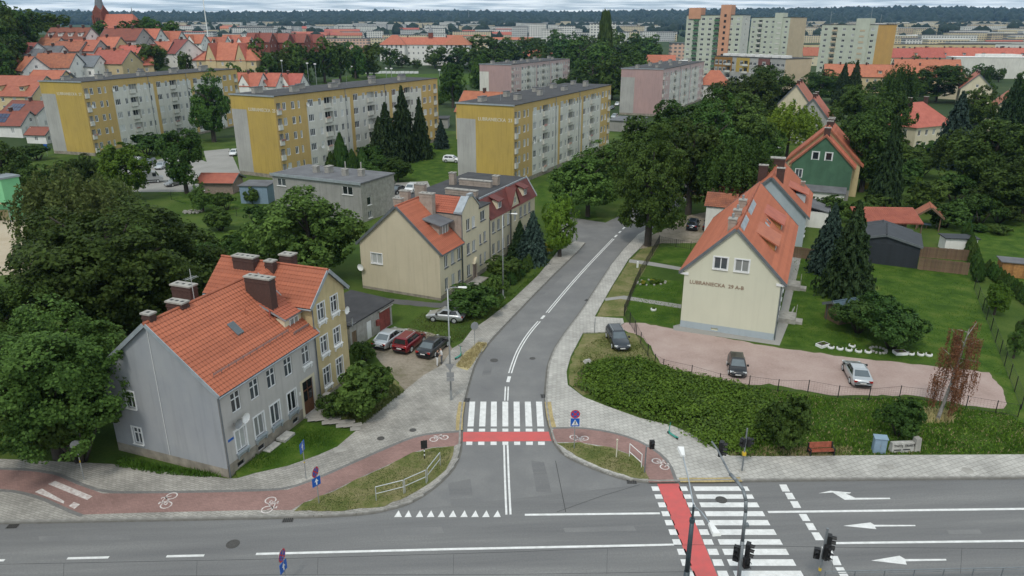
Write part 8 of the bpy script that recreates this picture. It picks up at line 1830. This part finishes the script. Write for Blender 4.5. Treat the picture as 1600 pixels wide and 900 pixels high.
# bench, cabinet, stone
b = P(1282, 711); t = rootat('park_bench', 'red brown slatted bench at the edge of the verge', 'bench', b, RA); t.location.z = .0
for k in range(4): MB().box(-.95, .95, -.24 + k * .12, -.15 + k * .12, .43, .47).build('seat_slat', ['wood_bench'], t)
for k in range(4): MB().hexa([(-.95, .24 + k * .03, .52 + k * .11), (.95, .24 + k * .03, .52 + k * .11), (.95, .28 + k * .03, .52 + k * .11), (-.95, .28 + k * .03, .52 + k * .11), (-.95, .265 + k * .03, .615 + k * .11), (.95, .265 + k * .03, .615 + k * .11), (.95, .305 + k * .03, .615 + k * .11), (-.95, .305 + k * .03, .615 + k * .11)]).build('back_slat', ['wood_bench'], t)
for x in (-.98, .9): MB().box(x, x + .08, -.28, .3, .0, .42).box(x, x + .08, .2, .3, .42, .98).box(x, x + .08, -.28, .2, .6, .66).box(x, x + .08, -.28, -.2, .42, .6).build('side_frame', ['black'], t)
b = P(1372, 706); t = rootat('cable_cabinet', 'blue grey cable cabinet on the verge', 'cabinet', b, R(-10)); MB().box(-.45, .45, -.25, .25, 0, 1.25).build('body', ['cabinet'], t); MB().hexa([(-.5, -.32, 1.25), (.5, -.32, 1.25), (.5, .3, 1.25), (-.5, .3, 1.25), (-.5, -.32, 1.3), (.5, -.32, 1.3), (.5, .3, 1.38), (-.5, .3, 1.38)]).build('lid', ['cabinet'], t); MB().box(-.40, -.02, -.27, -.252, .12, 1.15).build('door', ['cabinet'], t); MB().box(.02, .40, -.27, -.252, .12, 1.15).build('door', ['cabinet'], t); MB().box(-.04, .0, -.29, -.272, .6, .75).build('lock', ['steel'], t)
b = P(1412, 705); t = rootat('memorial_stone', 'pale stone block with dark inscription beside the cable cabinet', 'stone', b, R(6)); MB().hexa([(-1.15, -.2, 0), (.7, -.2, 0), (.7, .25, 0), (-1.15, .25, 0), (-1.12, -.12, .85), (.68, -.12, .8), (.68, .2, .8), (-1.12, .2, .85)]).build('block', ['stone'], t); MB().hexa([(.72, -.25, 0), (1.2, -.25, 0), (1.2, .3, 0), (.72, .3, 0), (.75, -.2, 1.1), (1.15, -.2, 1.15), (1.15, .25, 1.15), (.75, .25, 1.1)]).build('pillar', ['concrete'], t)
text(t, 'TWÓJ  TRAKT', (-1.0, -.175, .5), (PI / 2 - .09, 0, 0), .27, 'letters_black', .006); 
for q in range(2): MB().box(-.95 + q * .75, -.4 + q * .75, -.2, -.17, .22, .3).build('inscription_line', ['letters_black'], t)
# e-scooters
def scooter(loc, ang, label, lying=False, z=.12):
    t = thing('electric_scooter', label, 'scooter', (loc[0], loc[1], z), ang); m_ = MB().box(-.42, .38, -.09, .09, .12, .17); m_.build('deck', ['scooter_green'], t)
    MB().hexa([(.36, -.06, .12), (.5, -.05, .2), (.5, .05, .2), (.36, .06, .12), (.34, -.06, .2), (.46, -.05, .35), (.46, .05, .35), (.34, .06, .2)]).build('neck', ['scooter_green'], t); MB().tube((.5, 0, .12), (.36, 0, 1.12), .032, 8).build('stem', ['scooter_green'], t); MB().tube((.36, -.25, 1.12), (.36, .25, 1.12), .022, 7).build('handlebar', ['black'], t)
    for x in (-.5, .52): MB().tube((x, -.035, .115), (x, .035, .115), .115, 16).build('wheel', ['rubber'], t)
    MB().hexa([(-.62, -.05, .2), (-.4, -.05, .16), (-.4, .05, .16), (-.62, .05, .2), (-.62, -.05, .23), (-.4, -.05, .25), (-.4, .05, .25), (-.62, .05, .23)]).build('fender', ['scooter_green'], t); return t
p = P(716.5, 559, .12); scooter(p, R(60), 'green electric scooter standing by the straw coloured grass'); p = P(1051, 682, .12); o = scooter(p, R(120), 'green electric scooter parked on the slab pavement by the hedge'); 
# fences
def fence_line(pts, label, h=1.3, step=.0, rails=2, picket=None, m='black', posts=None, mesh_=False, name='fence', zz=0):
    w = [P(*q) for q in pts]; t = thing(name, label, 'fence', (w[0].x, w[0].y, zz)); o = w[0]; pm = MB().tube((0, 0, 0), (0, 0, h + .05), .04, 6).mesh('post', [m])
    for a, b in zip(w, w[1:]):
        d = b - a; L = d.length; ang = math.atan2(d.y, d.x)
        obj('post', pm, t, tuple(a - o))
        for k in range(rails): zr_ = .12 + (h - .16) * k / max(1, rails - 1); MB().tube(a - o + Vector((0, 0, zr_)), b - o + Vector((0, 0, zr_)), .013, 5).build('rail', [m], t)
        if picket:
            n = int(L / picket / 1.5); m_ = MB()
            for k in range(1, n): q = a - o + d * (k / n); m_.box(q.x - .008, q.x + .008, q.y - .008, q.y + .008, .08, h)
            if m_.f: tag(m_.build('pickets', [m], t), kind='stuff')
        if mesh_:
            m_ = MB(); n = int(L / .22)
            for k in range(1, n): q = a - o + d * (k / n); m_.tube(q + Vector((0, 0, .05)), q + Vector((0, 0, h)), .0035, 3, caps=False)
            for k in range(1, 6): m_.tube(a - o + Vector((0, 0, h * k / 6)), b - o + Vector((0, 0, h * k / 6)), .0035, 3, caps=False)
            if m_.f: tag(m_.build('wire_mesh', [m], t), kind='stuff')
    obj('post', pm, t, tuple(w[-1] - o)); return t
fence_line([(1030, 381), (1019, 400), (1010, 416), (1000, 432), (992, 450), (984, 470), (975, 493)], 'black picket fence between dry verge and front lawn', 1.35, picket=.13)
fence_line([(975, 494), (984, 507), (992, 520)], 'open black double gate at the gravel yard entrance', 1.4, picket=.13, name='gate')
fence_line([(994, 523), (1001, 537), (1012, 556), (1023, 572), (1036, 580), (1080, 590), (1124, 603)], 'thin black wire fence behind the estate car', 1.25, mesh_=True)
fence_line([(1124, 603), (1170, 606), (1215, 612), (1262, 613), (1309, 622), (1357, 626), (1405, 622), (1457, 628), (1509, 638), (1555, 646), (1590, 652)], 'low black wire fence in front of the gravel yard', 1.2, mesh_=True)
fence_line([(1522, 452), (1528, 468), (1535, 485), (1541, 500), (1548, 517), (1555, 535), (1562, 553), (1569, 572), (1577, 592), (1585, 612), (1595, 640)], 'black mesh fence running up the right edge of the lawn', 1.5, mesh_=True)
fence_line([(1030, 381), (1056, 386), (1079, 390), (1105, 395)], 'dark garden gate fence left of the cream house', 1.2, picket=.2)
fence_line([(797, 447), (812, 432), (828, 416), (843, 401), (858, 388)], 'thin wire fence of the terrace front garden', 1.1, mesh_=True)
fence_line([(268, 312), (300, 322), (335, 330), (370, 338), (405, 345)], 'dark wire fence across the plots behind the grey house', 1.5, mesh_=True)
fence_line([(1514, 350), (1518, 380), (1524, 410), (1530, 436)], 'green mesh fence beside the thuja row', 1.4, mesh_=True, m='net_green')
def plank_fence(a_, b_, h, label, m='wood_plank', pw=.16):
    a, b = P(*a_), P(*b_); d = b - a; L = d.length; t = thing('plank_fence', label, 'fence', (a.x, a.y, 0), math.atan2(d.y, d.x)); n = int(L / pw); pm = MB().box(0, pw * .93, -.015, .015, .03, h).mesh('plank', [m])
    for k in range(n): obj('plank', pm, t, (k * pw, random.uniform(-.006, .006), random.uniform(-.03, .03)))
    for z in (.3, h - .3): MB().box(0, L, .016, .07, z, z + .09).build('rail', [m], t)
    return t
plank_fence((1433, 421), (1512, 430), 1.7, 'brown plank fence right of the black garage'); plank_fence((1436, 402), (1512, 408), 1.6, 'dark plank fence behind the first brown one'); plank_fence((1238, 402), (1282, 408), 1.6, 'brown plank fence behind the cream house'); plank_fence((1050, 308), (1118, 306), 1.6, 'weathered plank fence under the avenue trees', 'wood_plank')
# pitch boards and hut
for k in range(12):
    a, b = PT(568 + k * 7.2, 115.5), PT(574.6 + k * 7.2, 115.5); d = b - a; t = thing('pitch_board', 'white advertising board along the far side of the football pitch', 'board', (a.x, a.y, a.z), math.atan2(d.y, d.x), 'pitch boards'); MB().box(0, d.length, -.05, .05, .1, 1.5).build('panel', ['white'], t); MB().box(.1, .2, .06, .3, 0, 1.2).build('stay', ['steel'], t)
for x_, l_ in ((446, 'first'), (485, 'second'), (497, 'third'), (606, 'fourth'), (614, 'fifth'), (688, 'sixth')):
    p = PD(x_, 330); t = thing('floodlight_pole', f'thin floodlight pole round the football pitch, {l_} from the left', 'pole', tuple(p)); MB().tube((0, 0, 0), (0, 0, 12), .12, 6).build('pole', ['steel'], t); MB().box(-.5, .5, -.1, .1, 11.8, 12.3).build('lamp', ['white'], t)
p = PD(468, 268); t = thing('pavilion', 'white pavilion at the near corner of the football pitch', 'pavilion', tuple(p), R(25)); MB().box(0, 14, 0, 5, 0, 3).build('wall', ['render_white'], t); MB().box(-.3, 14.3, -.3, 5.3, 3, 3.25).build('roof', ['white'], t); MB().box(2, 6, -.03, 0, .2, 2.3).build('door', ['tile_brown'], t)
p = PD(700, 235); t = thing('garage_row', 'low grey garage row left of the orange roofed house', 'garage', tuple(p), R(0)); MB().box(-12, 0, 0, 7, 0, 3).build('wall', ['render_greywall'], t); MB().box(-12.3, .3, -.3, 7.3, 3, 3.2).build('roof', ['felt'], t)
p = P(988, 207); t = thing('flat_store', 'low flat roofed store at the foot of the pink block', 'store', (p.x, p.y, 0), R(64)); MB().box(0, 12, -1, 8, 0, 3.2).build('wall', ['render_greywall'], t); MB().box(-.3, 12.3, -1.3, 8.3, 3.2, 3.45).build('roof', ['felt_light'], t)
# painted tyre planters and boxes on the lawn
def planter(x, y, label, square=False, r=.31):
    p = P(x, y); t = thing('planter', label, 'planter', (p.x, p.y, .0), random.uniform(0, 1)); m_ = MB()
    if square: m_.box(-.6, .6, -.4, .4, 0, .3, 0); m_.box(-.52, .52, -.32, .32, .3, .32, 1)
    else:
        n = 18
        for k in range(n):
            a0, a1 = 2 * PI * k / n, 2 * PI * (k + 1) / n; pr = [(r, 0), (r * 1.12, .1), (r * 1.05, .24), (r * .78, .25), (r * .68, .14)]
            for (q0, z0), (q1, z1) in zip(pr, pr[1:]): m_.poly([(q0 * math.cos(a0), q0 * math.sin(a0), z0), (q0 * math.cos(a1), q0 * math.sin(a1), z0), (q1 * math.cos(a1), q1 * math.sin(a1), z1), (q1 * math.cos(a0), q1 * math.sin(a0), z1)], 0)
        m_.poly([(r * .7 * math.cos(2 * PI * k / n), r * .7 * math.sin(2 * PI * k / n), .15) for k in range(n)], 1)
    m_.build('rim', ['white', 'bark'], t); c = obj('plant', CR['shrublight'][0], t, (0, 0, .3)); c.scale = (.24, .24, .22); return t
for k, (x, y, sq) in enumerate(((1285, 541, True), (1298, 544, False), (1312, 546, False), (1326, 548, False), (1341, 550, False), (1356, 551, False), (1331, 542, False), (1406, 553, True), (1423, 554, False), (1438, 555, False), (1451, 556, False))):
    planter(x, y, 'white wooden flower box at the left end of the planter row' if k == 0 else ('white wooden flower box in the middle of the planter row' if sq else 'white painted tyre planter in the row along the gravel yard'), sq)
    if not sq: bpy.context.scene.objects[-1]
for o in list(COL.objects):
    if o.name.startswith('planter') and o.parent is None and 'tyre' in o.get('label', ''): o['group'] = 'white tyre planters along the gravel yard'
planter(1021, 485, 'single white tyre planter on the small front lawn')
p = P(1372, 548); t = thing('fire_ring', 'low ring of stones between the tyre planters', 'fire ring', (p.x, p.y, 0)); sm = MB().box(-.13, .13, -.09, .09, 0, .16).mesh('stone', ['stone'])
for k in range(14): a = 2 * PI * k / 14; obj('stone', sm, t, (.75 * math.cos(a), .75 * math.sin(a), 0), a)
p = P(996, 418); t = thing('bollard', 'short white post on the dry verge', 'post', (p.x, p.y, 0)); MB().tube((0, 0, 0), (0, 0, .8), .14, 10).tube((0, 0, .8), (0, 0, .86), .11, 10).build('post', ['white'], t)
p = P(1036, 442); t = thing('flower_bed', 'stone edged flower bed on the small front lawn', 'flower bed', (p.x - 1.5, p.y, 0), R(10))
for k in range(12): a = 2 * PI * k / 12; obj('stone', sm, t, (1.9 * math.cos(a), 1.0 * math.sin(a), 0), a)
for k in range(7): c = obj('plant', CR[('shrublight', 'yellow', 'shrub')[k % 3]][0], t, (random.uniform(-1.4, 1.4), random.uniform(-.6, .6), .3)); c.scale = (.4, .4, .4)
p = P(918, 566); t = thing('boulder', 'pale boulder on the worn grass by the estate car', 'stone', (p.x, p.y, 0), .4); m_ = MB(); m_.hexa([(-.45, -.3, -.05), (.4, -.35, -.05), (.5, .3, -.05), (-.4, .35, -.05), (-.25, -.18, .3), (.22, -.2, .34), (.28, .16, .28), (-.2, .2, .26)]); m_.build('rock', ['stone'], t)
p = P(1290, 500); t = thing('clothes_frame', 'thin metal carpet frame beside the juniper bushes', 'frame', (p.x, p.y, 0), R(-20)); MB().path([(0, 0, 0), (0, 0, 2.2), (2.2, 0, 2.2), (2.2, 0, 0)], .04, 6).build('frame', ['pole_dark'], t)
p = P(178, 412); t = thing('rubble_heap', 'heap of pale rubble in the plots behind the grey house', 'rubble', (P(300, 333).x, P(300, 333).y, 0))
for k in range(24): MB().box(-.2, .2, -.15, .15, 0, .22).build('rubble', ['concrete'], t, (random.uniform(-1.4, 1.4), random.uniform(-.8, .8), random.uniform(0, .25)), random.uniform(0, 3))
# step stones of the tenement path
t = thing('stepping_path', 'broken slab path from the brown door to the pavement', 'path'); t.location = (*P(520, 656)[:2], .14)
for k in range(7):
    q = P(492 + k * 11, 652 + k * 2.4 - (k % 2) * 3) - P(520, 656)
    for j in (0, 1): MB().box(-.42, .42, -.26, .26, 0, .04).build('slab', ['concrete'], t, (q.x + .0, q.y - j * .62, random.uniform(0, .01)), R(16) + random.uniform(-.08, .08))

# ================================================================== the air
hz_ = MB().box(-5900, 5900, -5900, 5900, -30, 200).build('haze', [])
hm = bpy.data.materials.new('haze'); hm.use_nodes = True; N = hm.node_tree.nodes; N.clear(); ov = N.new('ShaderNodeOutputMaterial'); pv = N.new('ShaderNodeVolumePrincipled'); pv.inputs['Color'].default_value = (.36, .62, .98, 1); pv.inputs['Density'].default_value = .00007; pv.inputs['Anisotropy'].default_value = .2
hm.node_tree.links.new(pv.outputs[0], ov.inputs['Volume']); hz_.data.materials.append(hm); tag(hz_, 'thin haze in the air over the town', kind='stuff')

# things that only their place tells apart: count them from the left
ORD = 'first second third fourth fifth sixth seventh eighth ninth tenth eleventh twelfth thirteenth fourteenth fifteenth sixteenth seventeenth eighteenth nineteenth twentieth'.split()
same = {}
for o in COL.objects:
    if o.parent is None and o.get('label'): same.setdefault(o['label'], []).append(o)
for lb, os_ in same.items():
    if 2 <= len(os_) <= 20 and len(lb.split()) <= 13:
        for k, o in enumerate(sorted(os_, key=lambda q: q.location.x / (q.location.y * C_ + (CAM_H - q.location.z) * S_))): o['label'] = lb + ', ' + ORD[k] + ' from left'
